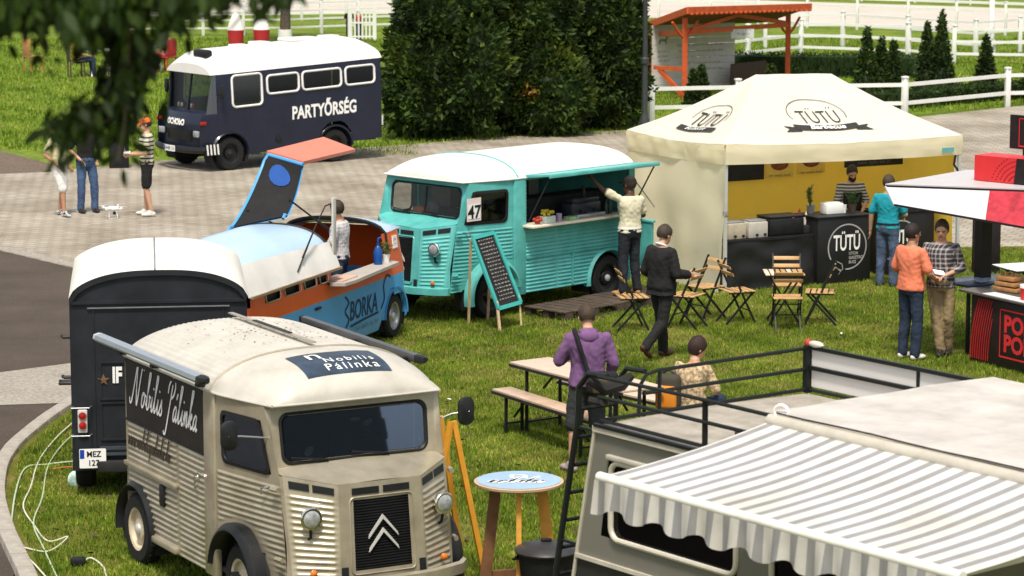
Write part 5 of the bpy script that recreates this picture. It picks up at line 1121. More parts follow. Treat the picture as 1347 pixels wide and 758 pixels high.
# sign boards face left towards the lawn like the counter front
sb, nn = sign(kw(6.04, 38.5, 2.27), 1.6, .33, .4, kr, 'sign_box')
k = MB()
for r_ in (.22, .28, .34, .40, .46):
    for j in range(14):
        a = R(100 + j * 6); q = kw(6.04, 38.5, 2.27) + D * (.72 + r_ * math.cos(a)) + Vector((0, 0, -.10 + r_ * math.sin(a)));
        if 2.29 < q.z + .03 < 2.58: k.add([q + nn * .004 + D * dx + Vector((0, 0, dz)) for dx, dz in ((-.012, -.006), (.012, -.006), (.012, .006), (-.012, .006))], [(0, 1, 2, 3)])
if k.f: k.build('sign_pattern', mat('dark red print', (.25, .012, .015), .4), ks)['kind'] = 'stuff'
k = MB(); q0 = kw(6.04, 38.5, 2.27); k.add([q0 + nn * .006 + D * a + Vector((0, 0, b)) for a, b in ((.62, 0), (1.6, 0), (1.6, .33), (.66, .33))], [(0, 1, 2, 3)]); k.build('sign_black_field', kb, ks)
sb2, nn = sign(kw(6.50, 38.55, 2.68), 1.0, .44, .05, kb, 'top_sign'); MB().bar(kw(6.7, 38.5, 2.5), kw(6.7, 38.5, 2.7), .05).build('sign_post', kb, ks)
k = MB(); q0 = kw(6.50, 38.55, 2.68); fn = lambda a, b: q0 + nn * .006 + D * (a + .42) + Vector((0, 0, .22 + b))
text_on(k, lambda a, b: fn(a, b + .075), 'POP', center=True, size=.20, bold=.008); text_on(k, lambda a, b: fn(a, b - .085), 'POP', center=True, size=.20, bold=.008); strokes(k, fn, [[(-.27, .18), (.27, .18), (.27, -.18), (-.27, -.18), (-.27, .18)]], .02); k.build('sign_logo', kr, ks)
def kt(x, y, z): return Matrix.Translation((5.87, 37.59, .03)) @ Matrix.Rotation(R(-61.6), 4, 'Z') @ Vector((x, y, z))
tr_ = thing('wooden_rack', 'small rough wooden rack of cones on kiosk counter', 'rack', kt(.30, .42, .92), R(-50))
for i in range(3): MB().rbox((0, 0, .03 + i * .07), (.40 - i * .05, .22, .05), .006).build('rack_board', M['wood'], tr_)
for i in range(4): MB().lathe([(.012, .16), (.03, .24), (.001, .24)], (-.13 + i * .085, 0, 0), 8).build('paper_cone', mat('kraft', (.30, .17, .07), .8), tr_)
o = MB().lathe([(.042, 0), (.058, .15), (.06, .155), (.05, .15), (.001, .14)], (0, 0, 0), 16).build('red_cup', mat('cup red', (.62, .03, .03), .5)); o.location = kt(1.0, .10, .927); tag(o, 'large red paper cup with white lid on kiosk counter', 'cup'); MB().lathe([(.063, .155), (.063, .19), (.05, .20), (.001, .20)], (0, 0, 0), 16).build('lid', M['ink'], o)
o = MB().rbox((0, 0, .08), (.34, .2, .16), .04).ell((.05, 0, .17), (.1, .08, .05), 9, 6).build('black_bag', M['dark_in']); o.location = kt(.72, .50, .92); tag(o, 'crumpled black bag between wooden rack and red cup', 'bag')
lt = thing('leaflet_table', 'low dark table spread with blue white prints behind the kiosk', 'table', (6.15, 38.55, .03), R(35))
MB().rbox((0, 0, .90), (1.0, .62, .03), .008).build('table_top', mat('print navy', (.03, .05, .09), .3), lt); MB().box((.1, -.02, .918), (.5, .36, .006)).box((-.3, .1, .918), (.3, .25, .006)).build('prints', mat('print pale', (.35, .45, .58), .35, var=.5, scale=14), lt)
for x in (-.42, .42):
    for y in (-.24, .24): MB().box((x, y, .44), (.04, .04, .88)).build('leg', M['black'], lt)
wt = thing('folding_table', 'white topped folding table with black rim on the lawn edge', 'table', (7.35, 40.9, .03), R(20))
MB().rbox((0, 0, .74), (1.1, .7, .03), .008).build('table_top', M['white'], wt); MB().tube([(-.55, -.35, .735), (.55, -.35, .735), (.55, .35, .735), (-.55, .35, .735)], .018, 6, closed=True).build('table_rim', M['black'], wt)
for y in (-.28, .28): MB().bar((-.42, y, .72), (.42, y, .02), .025).build('leg', M['black'], wt); MB().bar((.42, y, .72), (-.42, y, .02), .025).build('leg', M['black'], wt)
db = thing('display_board', 'tall plain black board standing beside the marquee post', 'board', (7.18, 45.3, 0), R(15)); MB().rbox((.15, 0, .50), (.46, .05, .96), .01).build('panel', kb, db); MB().box((.15, 0, .02), (.46, .4, .03)).build('base', M['black'], db)

# ---------------------------------------------------------------- beer table set, bar table, bins, chairs
def trestle(name, label, cat, p0, p1, wdt, z, topm, group=None):
    d = Vector((p1[0] - p0[0], p1[1] - p0[1], 0)); L = d.length; t = thing(name, label, cat, ((p0[0] + p1[0]) / 2, (p0[1] + p1[1]) / 2, .03), math.atan2(d.y, d.x), group)
    MB().rbox((0, 0, z), (L, wdt, .03), .006).build('table_top' if wdt > .4 else 'seat', topm, t); MB().bar((-L / 2, wdt / 2, z - .025), (L / 2, wdt / 2, z - .025), .02, .03).bar((-L / 2, -wdt / 2, z - .025), (L / 2, -wdt / 2, z - .025), .02, .03).build('edge_rail', M['dark_in'], t)
    for s in (-1, 1):
        x = s * (L / 2 - .28)
        for y in (-wdt * .42, wdt * .42): MB().bar((x, y, 0), (x, y, z - .03), .035, .02).build('leg', M['black'], t)
        MB().bar((x, -wdt * .42, .12), (x, wdt * .42, .12), .02).build('leg_brace', M['black'], t); MB().bar((x, 0, z - .28), (x - s * .28, 0, z - .03), .02).build('leg_strut', M['black'], t)
    return t
beer = mat('beer table top', (.60, .46, .36), .55, var=.12, scale=6); beer2 = mat('varnished bench', (.58, .38, .22), .4, var=.35, scale=2.2, col2=(.66, .50, .40))
trestle('beer_table', 'long pale folding beer table between two benches', 'table', (.20, 33.40), (1.42, 31.62), .55, .76, beer)
trestle('bench', 'varnished folding bench in front of the beer table', 'bench', (-.12, 33.24), (.98, 31.40), .25, .46, beer2)
trestle('bench', 'pale folding bench behind the beer table with a seated person', 'bench', (.62, 33.86), (2.15, 31.98), .25, .46, beer)
bt = thing('bar_table', 'tall round bar table with printed pale blue top on wooden legs', 'table', (.06, 25.62, .03), R(20))
MB().lathe([(.001, 1.045), (.37, 1.045), (.395, 1.06), (.398, 1.08), (.385, 1.085), (.001, 1.085)], (0, 0, 0), 40).build('table_top', mat('pale wood rim', (.52, .37, .24), .5), bt)
MB().lathe([(.001, 1.087), (.372, 1.087), (.372, 1.089), (.001, 1.089)], (0, 0, 0), 40).build('top_print', mat('table blue', (.30, .44, .60), .4, var=.1), bt)
k = MB(); fn = lambda a, b: (a, b, 1.092); ls, w = script('nobilis', .4); sc = .5 / w; rot_ = Matrix.Rotation(R(-20), 2)
strokes(k, lambda a, b: (*(rot_ @ Vector((-.28 + a * sc, -.12 + b * sc))), 1.092), ls, .35); text_on(k, lambda a, b: (*(rot_ @ Vector((a, b + .13))), 1.092), 'n', center=True, size=.3, xs=1.4); k.build('top_lettering', M['ink'], bt)
for i, a in enumerate((70, 160, 250, 340)):
    ca, sa = math.cos(R(a)), math.sin(R(a)); MB().bar((ca * .20, sa * .20, 1.045), (ca * .32, sa * .32, .0), .10, .045, up=(-sa, ca, 0)).build('leg', mat('orange wood', (.62, .30, .05), .5, var=.15, scale=10) if i in (2, 3) else mat('red brown wood', (.18, .085, .04), .6, var=.25, scale=10), bt)
MB().bar((-.25, 0, .25), (.25, 0, .25), .04, .07).bar((0, -.25, .20), (0, .25, .20), .04, .07).build('leg_brace', MATS['red brown wood'], bt)
bn = thing('waste_bin', 'black plastic bin with domed lid between bar table and caravan', 'bin', (.30, 25.25, .03), 0)
MB().lathe([(.19, 0), (.20, .02), (.245, .52), (.25, .53), (.235, .53), (.001, .5)], (0, 0, 0), 28).build('bin_body', M['rubber'], bn); MB().lathe([(.275, .53), (.28, .545), (.255, .575), (.15, .605), (.001, .62)], (0, 0, 0), 28).build('lid', mat('bin lid', (.035, .035, .037), .42, var=.3), bn); MB().rbox((0, 0, .635), (.10, .035, .03), .012).build('lid_knob', M['black'], bn)
for s in (-1, 1): MB().tube([(s * .24, -.05, .48), (s * .29, 0, .46), (s * .24, .05, .48)], .012, 6).build('handle', M['black'], bn)
# easel step ladder beside the beige van
el = thing('step_ladder', 'orange wooden step ladder leaning by the beige van', 'ladder', (-.62, 26.55, .03), R(-61))
for s in (-1, 1): MB().bar((s * .22, -.3, 0), (s * .13, .0, 1.45), .05, .03).build('rail', mat('orange ladder wood', (.66, .30, .03), .5, var=.12, scale=8), el); MB().bar((s * .22, .3, 0), (s * .13, .03, 1.45), .05, .03).build('rail', MATS['orange ladder wood'], el)
for i in range(4): MB().bar((-.19 + i * .015, -.25 + i * .055, .28 + i * .3), (.19 - i * .015, -.25 + i * .055, .28 + i * .3), .09, .025).build('step', MATS['orange ladder wood'], el)
# chalk board sandwich sign
cbd = thing('chalkboard_sign', 'leaning turquoise framed chalkboard with wooden legs in front of food van', 'sign', (-.2, 40.8, .03), 0)
B0, B1, U0, U1 = Vector((-.19, 40.56, .20)), Vector((.12, 41.0, .22)), Vector((-.55, 40.75, 1.16)), Vector((-.26, 41.16, 1.18))
nearer = lambda p: Vector((p.x * .984, p.y * .984, 6.8 - (6.8 - p.z) * .984 + .0))
off_ = Vector((.2, -40.8, 0)); B0, B1, U0, U1 = [nearer(p) + off_ for p in (B0, B1, U0, U1)]
nb = (B1 - B0).cross(U0 - B0).normalized()
if nb.y > 0: nb = -nb
s_ = MB(); s_.loft([[B0, B1, U1, U0], [p - nb * .02 for p in (B0, B1, U1, U0)]]); s_.build('board', mat('slate', (.018, .018, .019), .7, var=.3, scale=10), cbd)
for a, b in ((B0, B1), (B1, U1), (U1, U0), (U0, B0)): MB().bar(a + nb * .004, b + nb * .004, .055, .03, up=nb).build('frame', mat('frame turquoise', (.05, .38, .36), .5), cbd)
k = MB(); random.seed(21)
for i in range(17):
    v = .94 - i * .052
    u = .16 + random.uniform(0, .06)
    while u < .82:
        l = random.uniform(.03, .12); p = lambda uu, vv: B0.lerp(B1, uu).lerp(U0.lerp(U1, uu), vv) + nb * .012
        pts = [(u + l * j / 6, v + (.011 if j % 2 else -.011) * random.uniform(.3, 1)) for j in range(7)]
        strokes(k, lambda a, b: p(a, b), [pts], .010); u += l + .04
k.build('chalk_writing', mat('chalk', (.42, .40, .38), .9, var=.3), cbd)['kind'] = 'stuff'
for a, b in ((B0, Vector((-.165, 39.86, 0)) + off_), (B1, Vector((.13, 40.30, 0)) + off_)): MB().bar(b, a + Vector((-.02, .02, .1)), .035, .025).build('leg', M['pale_wood'], cbd)
for a, b in ((U0, Vector((-.60, 40.42, 0)) + off_), (U1, Vector((-.34, 40.78, 0)) + off_)): MB().bar(b, a - nb * .03, .035, .025).build('leg', M['pale_wood'], cbd)
# pallets in front of the hatch
def pallet(label, x, y, n=7):
    t = thing('pallet', label, 'pallet', tvp(x, y, 0), R(-134.5), 'pallets forming the van step')
    for i in range(n): MB().rbox((-.55 + i * 1.1 / (n - 1), 0, .125), (.145, .8, .022), .004).build('top_board', M['dark_wood'], t)
    for yy in (-.35, 0, .35): 
        MB().box((0, yy, .012), (1.2, .1, .022)).build('bottom_board', M['dark_wood'], t)
        for xx in (-.53, 0, .53): MB().box((xx, yy, .068), (.14, .1, .088)).build('block', M['dark_wood'], t)
    return t
pallet('weathered pallet under the serving hatch nearer the van cab', -.66, 1.44); pallet('weathered pallet under the customer at the serving hatch', -1.90, 1.40)
# folding bistro chairs and table
def bistro_chair():
    t = thing('folding_chair', '', 'chair'); fm = M['black']
    for s in (-1, 1):
        y = s * .19
        MB().bar((.22, y, 0), (-.19, y, .86), .018, .028).build('back_leg', fm, t)
        MB().bar((-.22, y * .88, 0), (.20, y * .88, .45), .018, .028).build('front_leg', fm, t); MB().bar((-.18, y * .94, .44), (.21, y * .94, .44), .016, .02).build('seat_rail', fm, t)
    for i in range(5): MB().rbox((-.14 + i * .082, 0, .457), (.062, .40, .016), .004).build('seat_slat', mat('chair slat', (.50, .30, .13), .5, var=.25, scale=9), t)
    for z in (.70, .80): MB().rbox((-.19 + (.86 - z) * .477 - .012, 0, z), (.014, .40, .055), .004, rot=Matrix.Rotation(-.44, 3, 'Y')).build('back_slat', MATS['chair slat'], t)
    MB().bar((.13, -.19, .19), (.13, .19, .19), .014).build('stretcher', fm, t)
    return t
ch0 = bistro_chair(); ch0['group'] = 'folding bistro chairs'
spots = [((1.62, 40.05, .03), R(10), 'folding slatted chair at the corner of the pallets'), ((2.42, 40.2, .03), R(150), 'folding slatted chair directly beside the man in black suit'), ((2.72, 41.0, .03), R(215), 'folding slatted chair against the marquee corner'), ((3.10, 40.6, .03), R(20), 'folding slatted chair between marquee corner and bistro table'), ((3.76, 39.98, .03), R(90), 'folding slatted chair in front of the bistro table'), ((3.86, 41.15, .03), R(-92), 'folding slatted chair behind the bistro table'), ((4.28, 40.5, .03), R(172), 'folding slatted chair facing bistro table below the large logo counter')]
for i, (l, r, lb) in enumerate(spots):
    if i == 0: ch0.location = l; ch0.rotation_euler = (0, 0, r); ch0['label'] = lb
    else: dup(ch0, l, r, lb)
tt = thing('bistro_table', 'small slatted folding bistro table among the chairs', 'table', (3.76, 40.55, .03), R(0))
for i in range(7): MB().rbox((-.24 + i * .08, 0, .71), (.062, .52, .018), .004).build('top_slat', mat('bleached slat', (.66, .55, .42), .5, var=.2) if i in (0, 1, 4) else MATS['chair slat'], tt)
for y in (-.2, .2): MB().bar((-.26, y, .69), (.26, y, .69), .02).build('top_rail', M['black'], tt); MB().bar((-.22, y, .0), (.22, y, .69), .018, .026).build('leg', M['black'], tt); MB().bar((.22, y * .9, .0), (-.22, y * .9, .69), .018, .026).build('leg', M['black'], tt)
# camera drone, litter bin, lamp post
dn = thing('drone', 'small white quadcopter drone resting on the paving', 'drone', (-7.07, 52.0, 0), R(20))
MB().ell((0, 0, .17), (.11, .09, .045), 14, 8).build('drone_body', M['ink'], dn)
for a in (45, 135, 225, 315):
    e = Vector((.19 * math.cos(R(a)), .19 * math.sin(R(a)), .175)); ar = MB().tube([(0, 0, .17), e], [.025, .018], 8).build('arm', M['ink'], dn); MB().lathe([(.022, 0), (.022, .03), (.001, .034)], e, 10).build('motor', M['ink'], ar); MB().box(e + Vector((0, 0, .038)), (.22, .016, .003), Matrix.Rotation(R(a * 1.7), 3, 'Z')).build('propeller', M['ink'], ar)
for s in (-1, 1): MB().tube([(-.06, s * .06, .14), (-.08, s * .09, .012), (.08, s * .09, .012), (.06, s * .06, .14)], .008, 6).build('landing_skid', M['ink'], dn)
MB().rbox((.04, 0, .09), (.05, .05, .05), .012).build('camera', M['black'], dn)
lb_ = thing('litter_bin', 'tall dark litter bin with white lid at the lawn edge', 'bin', (-8.0, 60.0, -.01), R(10)); MB().rbox((0, 0, .45), (.40, .38, .9), .03).build('bin_body', M['black'], lb_); MB().rbox((0, 0, .93), (.36, .34, .07), .03).build('lid', M['alu'], lb_); MB().box((0, -.195, .78), (.26, .01, .12)).build('opening', M['dark_in'], lb_)
lp = thing('lamp_post', 'dark green street lamp post beside the large evergreens', 'lamp post', (3.0, 66.9, 0), 0); lpm = mat('lamp green', (.035, .042, .04), .5)
MB().lathe([(.12, 0), (.12, .3), (.09, .36), (.07, .5), (.065, 1.55), (.095, 1.58), (.095, 1.68), (.06, 1.72), (.05, 4.2), (.06, 4.25)], (0, 0, 0), 14).build('post', lpm, lp); MB().lathe([(.06, 4.25), (.18, 4.35), (.2, 4.7), (.1, 4.85), (.001, 4.9)], (0, 0, 0), 14).build('lantern', M['white'], lp)
# ---------------------------------------------------------------- people
SKIN = [mat('skin light', (.52, .30, .20), .55, var=.08, scale=12), mat('skin tan', (.40, .21, .13), .55, var=.08, scale=12), mat('skin brown', (.10, .052, .033), .5, var=.1, scale=12)]
LIP = mat('lips', (.30, .10, .08), .5); EYE = mat('eye dark', (.03, .022, .018), .3)
JD = dict(pel=(0, 0, .95), waist=(0, 0, 1.09), chest=(0, 0, 1.30), neck=(-.01, 0, 1.485), head=(.015, 0, 1.622),
          shL=(-.01, .185, 1.415), elL=(-.02, .25, 1.13), haL=(.06, .26, .89), shR=(-.01, -.185, 1.415), elR=(-.02, -.25, 1.13), haR=(.06, -.26, .89),
          hipL=(0, .09, .92), knL=(.015, .105, .50), anL=(-.02, .11, .085), hipR=(0, -.09, .92), knR=(.015, -.105, .50), anR=(-.02, -.11, .085))
def cone(mb, a, b, ra, rb, n=12):
    a = Vector(a); b = Vector(b); mb.tube([a, a.lerp(b, .33), a.lerp(b, .66), b], [ra, lerp(ra, rb, .3), lerp(ra, rb, .7), rb], n); mb.ell(a, (ra, ra, ra), n, 8); mb.ell(b, (rb, rb, rb), n, 8)
def torso_rings(J, rows, grow, n=20):
    """rows: (t, rx, ry) with t running 0 pelvis, 1 waist, 2 chest, 3 neck"""
    K = [Vector(J[k]) for k in ('pel', 'waist', 'chest', 'neck')]; out = []
    for t, rx, ry in rows:
        i = min(2, max(0, int(math.floor(t)))); p = K[i] + (K[i + 1] - K[i]) * (t - i)
        tx = Vector(J['shL']) - Vector(J['shR']); w = max(0, min(1, t / 2)); ang = math.atan2(-tx.x, tx.y) * w
        out.append([p + Matrix.Rotation(ang, 3, 'Z') @ Vector(((rx + grow) * math.copysign(abs(math.cos(a)) ** .85, math.cos(a)), (ry + grow) * math.copysign(abs(math.sin(a)) ** .85, math.sin(a)), 0)) for a in [2 * PI * k / n for k in range(n)]])
    return out
TROWS = [(-.35, .10, .155), (0, .118, .170), (.5, .112, .155), (1, .105, .145), (1.5, .112, .155), (2, .118, .172), (2.35, .112, .185), (2.60, .098, .172), (2.78, .080, .135), (2.92, .066, .085), (3.05, .060, .062), (3.25, .056, .057)]
def hand(mb, wr, el, curl, side, point=None):
    wr = Vector(wr); d = (wr - Vector(el)).normalized() if point is None else Vector(point).normalized()
    ref = Vector((1, 0, 0)) if abs(d.x) < .8 else Vector((0, 0, 1))
    s = (ref - d * ref.dot(d)).normalized()         # thumb side
    nrm = d.cross(s) * (-side)                         # palm faces inwards
    c = wr + d * .055; rot = Matrix((d, s, d.cross(s))).transposed()
    mb.ell(c, (.055, .042, .016), 10, 7, rot)
    for i, (o, L) in enumerate(((.031, .072), (.011, .082), (-.010, .076), (-.030, .058))):
        b = wr + d * .095 + s * o; a1 = curl * .5; a2 = curl * 1.25
        m1 = b + (d * math.cos(a1) + nrm * math.sin(a1)) * L * .5; m2 = m1 + (d * math.cos(a2) + nrm * math.sin(a2)) * L * .5
        mb.tube([b - d * .02, b, m1, m2], [.0095, .0095, .009, .0075], 7)
    tb = wr + d * .03 + s * .032; t1 = tb + (d * .6 + s * .7).normalized() * .035; t2 = t1 + (d * .85 + s * .25 + nrm * .35 * min(1, curl)).normalized() * .032
    mb.tube([tb - s * .015, tb, t1, t2], [.013, .012, .0105, .0085], 7)
def foot(mb, an, yaw, grow=0.0, up=0.0):
    an = Vector(an); f = Vector((math.cos(yaw), math.sin(yaw), 0)); l = Vector((-f.y, f.x, 0)); rot = Matrix((f, l, Vector((0, 0, 1)))).transposed()
    if up: rot = rot @ Matrix.Rotation(up, 3, 'Y')
    base = an - Vector((0, 0, .085 - .045))
    def P(x, z): return an + rot @ Vector((x, 0, z - .04))
    mb.ell(P(.09, -.005), (.095 + grow, .045 + grow, .032 + grow * .4), 12, 8, rot); mb.ell(P(-.015, .0), (.055 + grow, .036 + grow, .04 + grow * .5), 12, 8, rot); mb.ell(P(.02, .03), (.06 + grow, .034 + grow, .035 + grow), 10, 7, rot)
def person(label, loc, yaw, h=1.75, J=None, skin=0, hair=(.03, .02, .014), hairlen=0, top=None, sleeve=.45, bottom=None, leg=1.0, shoe=None, foot_yaw=(0, 0), foot_up=(0, 0), head_yaw=0., head_pitch=0., curl=(.6, .6), hem=-.15, cap=None, outer=None, fine=True, beard=False, group=None, belt=None, apron=None, hood=None, collar=None, bulk=0.0, hand_dir=(None, None)):
    S = h / 1.75; j = {k: Vector(v) for k, v in JD.items()}
    for k, v in (J or {}).items(): j[k] = Vector(v)
    t = thing('person', label, 'person', loc, yaw, group); t.scale = (S, S, S)
    vox = .0095 if fine else .02
    # body: one continuous surface
    b = MB(); b.loft(torso_rings(j, TROWS, -.006))
    for s, c in (('L', 0), ('R', 1)):
        cone(b, j['sh' + s] - Vector((0, 0, .012)), j['el' + s], .048, .040); cone(b, j['el' + s], j['ha' + s], .041, .027); hand(b, j['ha' + s], j['el' + s], curl[c], 1 if s == 'L' else -1, hand_dir[c])
        q_ = .012 if leg > .6 else 0; cone(b, j['hip' + s], j['kn' + s], .084 - q_, .054 - q_); cone(b, j['kn' + s], j['an' + s], .054 - q_, .036); mid = j['kn' + s].lerp(j['an' + s], .3); b.ell(mid + Vector((-.008, 0, 0)), (.050 - q_, .047 - q_, .09), 10, 7)
        foot(b, j['an' + s], foot_yaw[c], -.006, foot_up[c])
    hr = Matrix.Rotation(head_yaw, 3, 'Z') @ Matrix.Rotation(head_pitch, 3, 'Y'); hc = j['head']
    H = lambda x, y, z: hc + hr @ (Vector((x, y, z)) * 1.07)
    b.ell(H(-.008, 0, .03), (.103, .083, .102), 18, 12, hr); b.ell(H(.022, 0, -.045), (.075, .065, .077), 16, 10, hr); b.ell(H(.045, 0, -.085), (.035, .034, .03), 10, 8, hr)
    b.ell(H(.098, 0, -.018), (.020, .014, .026), 8, 7, hr); b.ell(H(.09, 0, -.03), (.018, .017, .012), 8, 6, hr)
    for s in (1, -1): b.ell(H(-.008, s * .079, -.005), (.020, .010, .032), 8, 7, hr); b.ell(H(.078, s * .03, .018), (.018, .022, .008), 8, 6, hr)
    cone(b, j['neck'] - Vector((0, 0, .03)), H(-.012, 0, -.06), .056, .052)
    me = remesh(b, [SKIN[skin], LIP, EYE], 'body', vox, 3, .4)
    hi = hr.inverted(); mi = []
    for p in me.polygons:
        v = hi @ (p.center - hc); k = 0
        if v.x > .055 and abs(v.z + .066) < .010 and abs(v.y) < .026: k = 1
        elif v.x > .05 and (abs(abs(v.y) - .031) < .015 and abs(v.z - .002) < .009): k = 2
        mi.append(k)
    me.polygons.foreach_set('material_index', mi); ob('body', me, t)
    cv_ = .013 if fine else .025
    def rough_(me, amp, fr):
        n_ = len(me.vertices); co = np.empty(n_ * 3, 'f'); no = np.empty(n_ * 3, 'f'); me.vertices.foreach_get('co', co); me.vertex_normals.foreach_get('vector', no)
        co = co.reshape(-1, 3); no = no.reshape(-1, 3)
        w_ = np.array([noise.noise(Vector((c_[0] * fr, c_[1] * fr, c_[2] * fr * .6 + c_[0] * 4))) + .6 * noise.noise(Vector(c_) * fr * 2.3) for c_ in co.tolist()], 'f')
        co += no * (w_ * amp)[:, None]; me.vertices.foreach_set('co', co.ravel()); me.update()
    # shirt
    if top:
        g = .016 + bulk; c = MB(); rows = [(hem, .122, .172)] + [r for r in TROWS if r[0] > hem + .1 and r[0] < 2.95]; rows[-1] = (2.88, .066, .095)
        c.loft(torso_rings(j, rows, g))
        for s in 'LR':
            cone(c, j['sh' + s] - Vector((0, 0, .012)), j['sh' + s].lerp(j['el' + s], min(1, sleeve * 2)), .047 + g * .6, .050 + g * .5 + (.008 if sleeve < .5 else 0))
            if sleeve > .5: cone(c, j['el' + s], j['el' + s].lerp(j['ha' + s], min(1, (sleeve - .5) * 2)), .048 + g * .5, .036 + g * .5)
        m = remesh(c, top, 'shirt', cv_, 4, .5); rough_(m, .011, 10); ob('shirt' if not outer else outer, m, t)
    # trousers or shorts
    if bottom:
        g = .014; c = MB(); c.loft(torso_rings(j, [(-.75, .095, .150), (-.35, .112, .165), (0, .12, .172), (.45, .115, .160)], g))
        for s in 'LR':
            hp, kn, an = j['hip' + s], j['kn' + s], j['an' + s]
            if leg <= .6:
                e = hp.lerp(kn, min(1, leg * 2)); cone(c, hp, e, .088 + g, .078 + g)
            else:
                cone(c, hp, kn, .088 + g * .7, .066 + g * .8); cone(c, kn, kn.lerp(an, min(1, (leg - .5) * 2)), .065 + g * .8, .052 + g)
        m = remesh(c, bottom, 'trousers', cv_, 4, .5); rough_(m, .010, 11); ob('trousers' if leg > .6 else 'shorts', m, t)
    if belt:
        r0, r1 = torso_rings(j, [(.28, .117, .162), (.50, .115, .158)], .022); MB().loft([r0, r1], cap=False).build('belt', belt, t)
    for c, s in ((0, 'L'), (1, 'R')):
        if shoe:
            f = MB(); foot(f, j['an' + s], foot_yaw[c], .010, foot_up[c]); m = remesh(f, shoe, 'shoe', .010, 3, .4); ob('shoe', m, t)
    if collar:
        pts = [H(-.0 + .058 * math.cos(a), .062 * math.sin(a), -.13) - (hr @ Vector((0, 0, 0))) for a in lin(0, 2 * PI, 18)[:-1]]; cc = j['neck'] + Vector((-.005, 0, -.005)); MB().tube([cc + Vector((.062 * math.cos(a), .066 * math.sin(a), .012 - .03 * math.cos(a))) for a in lin(0, 2 * PI, 18)[:-1]], .016, 6, closed=True).build('collar', collar, t)
    # hair or cap
    if cap:
        c = MB(); rings = []
        for k in range(7):
            th = PI / 2 * k / 6; rings.append([H(-.008 + .104 * math.cos(th) * math.cos(a), .086 * math.cos(th) * math.sin(a), .035 + .092 * math.sin(th) ** .9) for a in lin(0, 2 * PI, 21)[:-1]])
        c.loft(rings); c.build('cap', cap, t); br = MB(); br.grid(lin(-1, 1, 9), lin(0, 1, 4), lambda u, v: H(.07 + .085 * v * math.sqrt(max(0, 1 - (u * .8) ** 2)), .07 * u * (1 - .15 * v), .045 - .012 * v - .02 * u * u)); br.build('cap_brim', cap, t)
    hm = mat('hair %.3f %.3f' % (hair[0], hair[1]), hair, .6, var=.5, scale=60, bump=.4, bscale=90)
    c = MB(); rings = []
    n = 24
    for k in range(10):
        th = PI / 2 - k * (PI / 2 + .75 + hairlen * .3) / 9; ring = []
        for q in range(n):
            a = 2 * PI * q / n; fr = max(0, math.cos(a)); lo = -.75 - hairlen * .3; lim = lerp(lo, .42, fr ** .7) if fr > 0 else lo; tt = max(th, lim)
            rr = 1.0 + .06 * hairlen * (1 if tt < .3 else .5) + .07 * noise.noise(Vector((math.cos(a) * 3.5, math.sin(a) * 3.5 + tt * 5, hair[0] * 90 + loc[0]))) + .03
            ring.append(H(-.012 + .103 * rr * math.cos(tt) * math.cos(a), .084 * rr * math.cos(tt) * math.sin(a), .028 + (.104 + .02 * hairlen) * rr * math.sin(tt)))
        rings.append(ring)
    c.loft(rings)
    if cap: c.v = [tuple(v) for v in [hc + (Vector(v) - hc) * .965 for v in c.v]]
    c.build('hair', hm, t, 60)
    if beard:
        c = MB(); c.grid(lin(-1, 1, 13), lin(0, 1, 6), lambda u, v: H(.028 + .068 * math.cos(u * 1.25), .064 * math.sin(u * 1.25), -.035 - .068 * v + .02 * abs(u)) ); c.build('beard', hm, t)
    if hood:
        c = MB(); nk = j['neck']; c.ell(nk + Vector((-.085, 0, -.05)), (.055, .11, .075), 14, 9); c.tube([nk + Vector((.06 * math.cos(a), .085 * math.sin(a), -.02 - .03 * math.cos(a))) for a in lin(.5, 2 * PI - .5, 14)], .028, 8); m = remesh(c, hood, 'hood', .012, 4, .5); ob('hood', m, t)
    if apron:
        r = torso_rings(j, [(-1.6, .13, .17), (-.4, .13, .175), (.5, .125, .165), (1.2, .122, .16), (2.1, .13, .165)], .028); c = MB(); c.loft([[ring[i % 20] for i in (15, 16, 17, 18, 19, 0, 1, 2, 3, 4, 5)] if k < 3 else [ring[i % 20] for i in (17, 17, 17, 18, 19, 0, 1, 2, 3, 3, 3)] for k, ring in enumerate(r)], closed_ring=False); c.build('apron', apron, t)
    return t
denim = mat('blue denim', (.055, .10, .20), .85, var=.35, scale=5); ddenim = mat('dark denim', (.020, .032, .06), .85, var=.3, scale=5)
wht = mat('white cotton', (.68, .67, .65), .85, var=.06); blkc = mat('black cloth', (.012, .012, .013), .85, var=.25, scale=6)
whsh = mat('white trainers', (.62, .60, .57), .6, var=.12, scale=14); bksh = mat('dark shoes', (.02, .018, .017), .5)
bwsh = mat('black white trainers', (.30, .30, .30), .6, var=.95, scale=16, contrast=4)
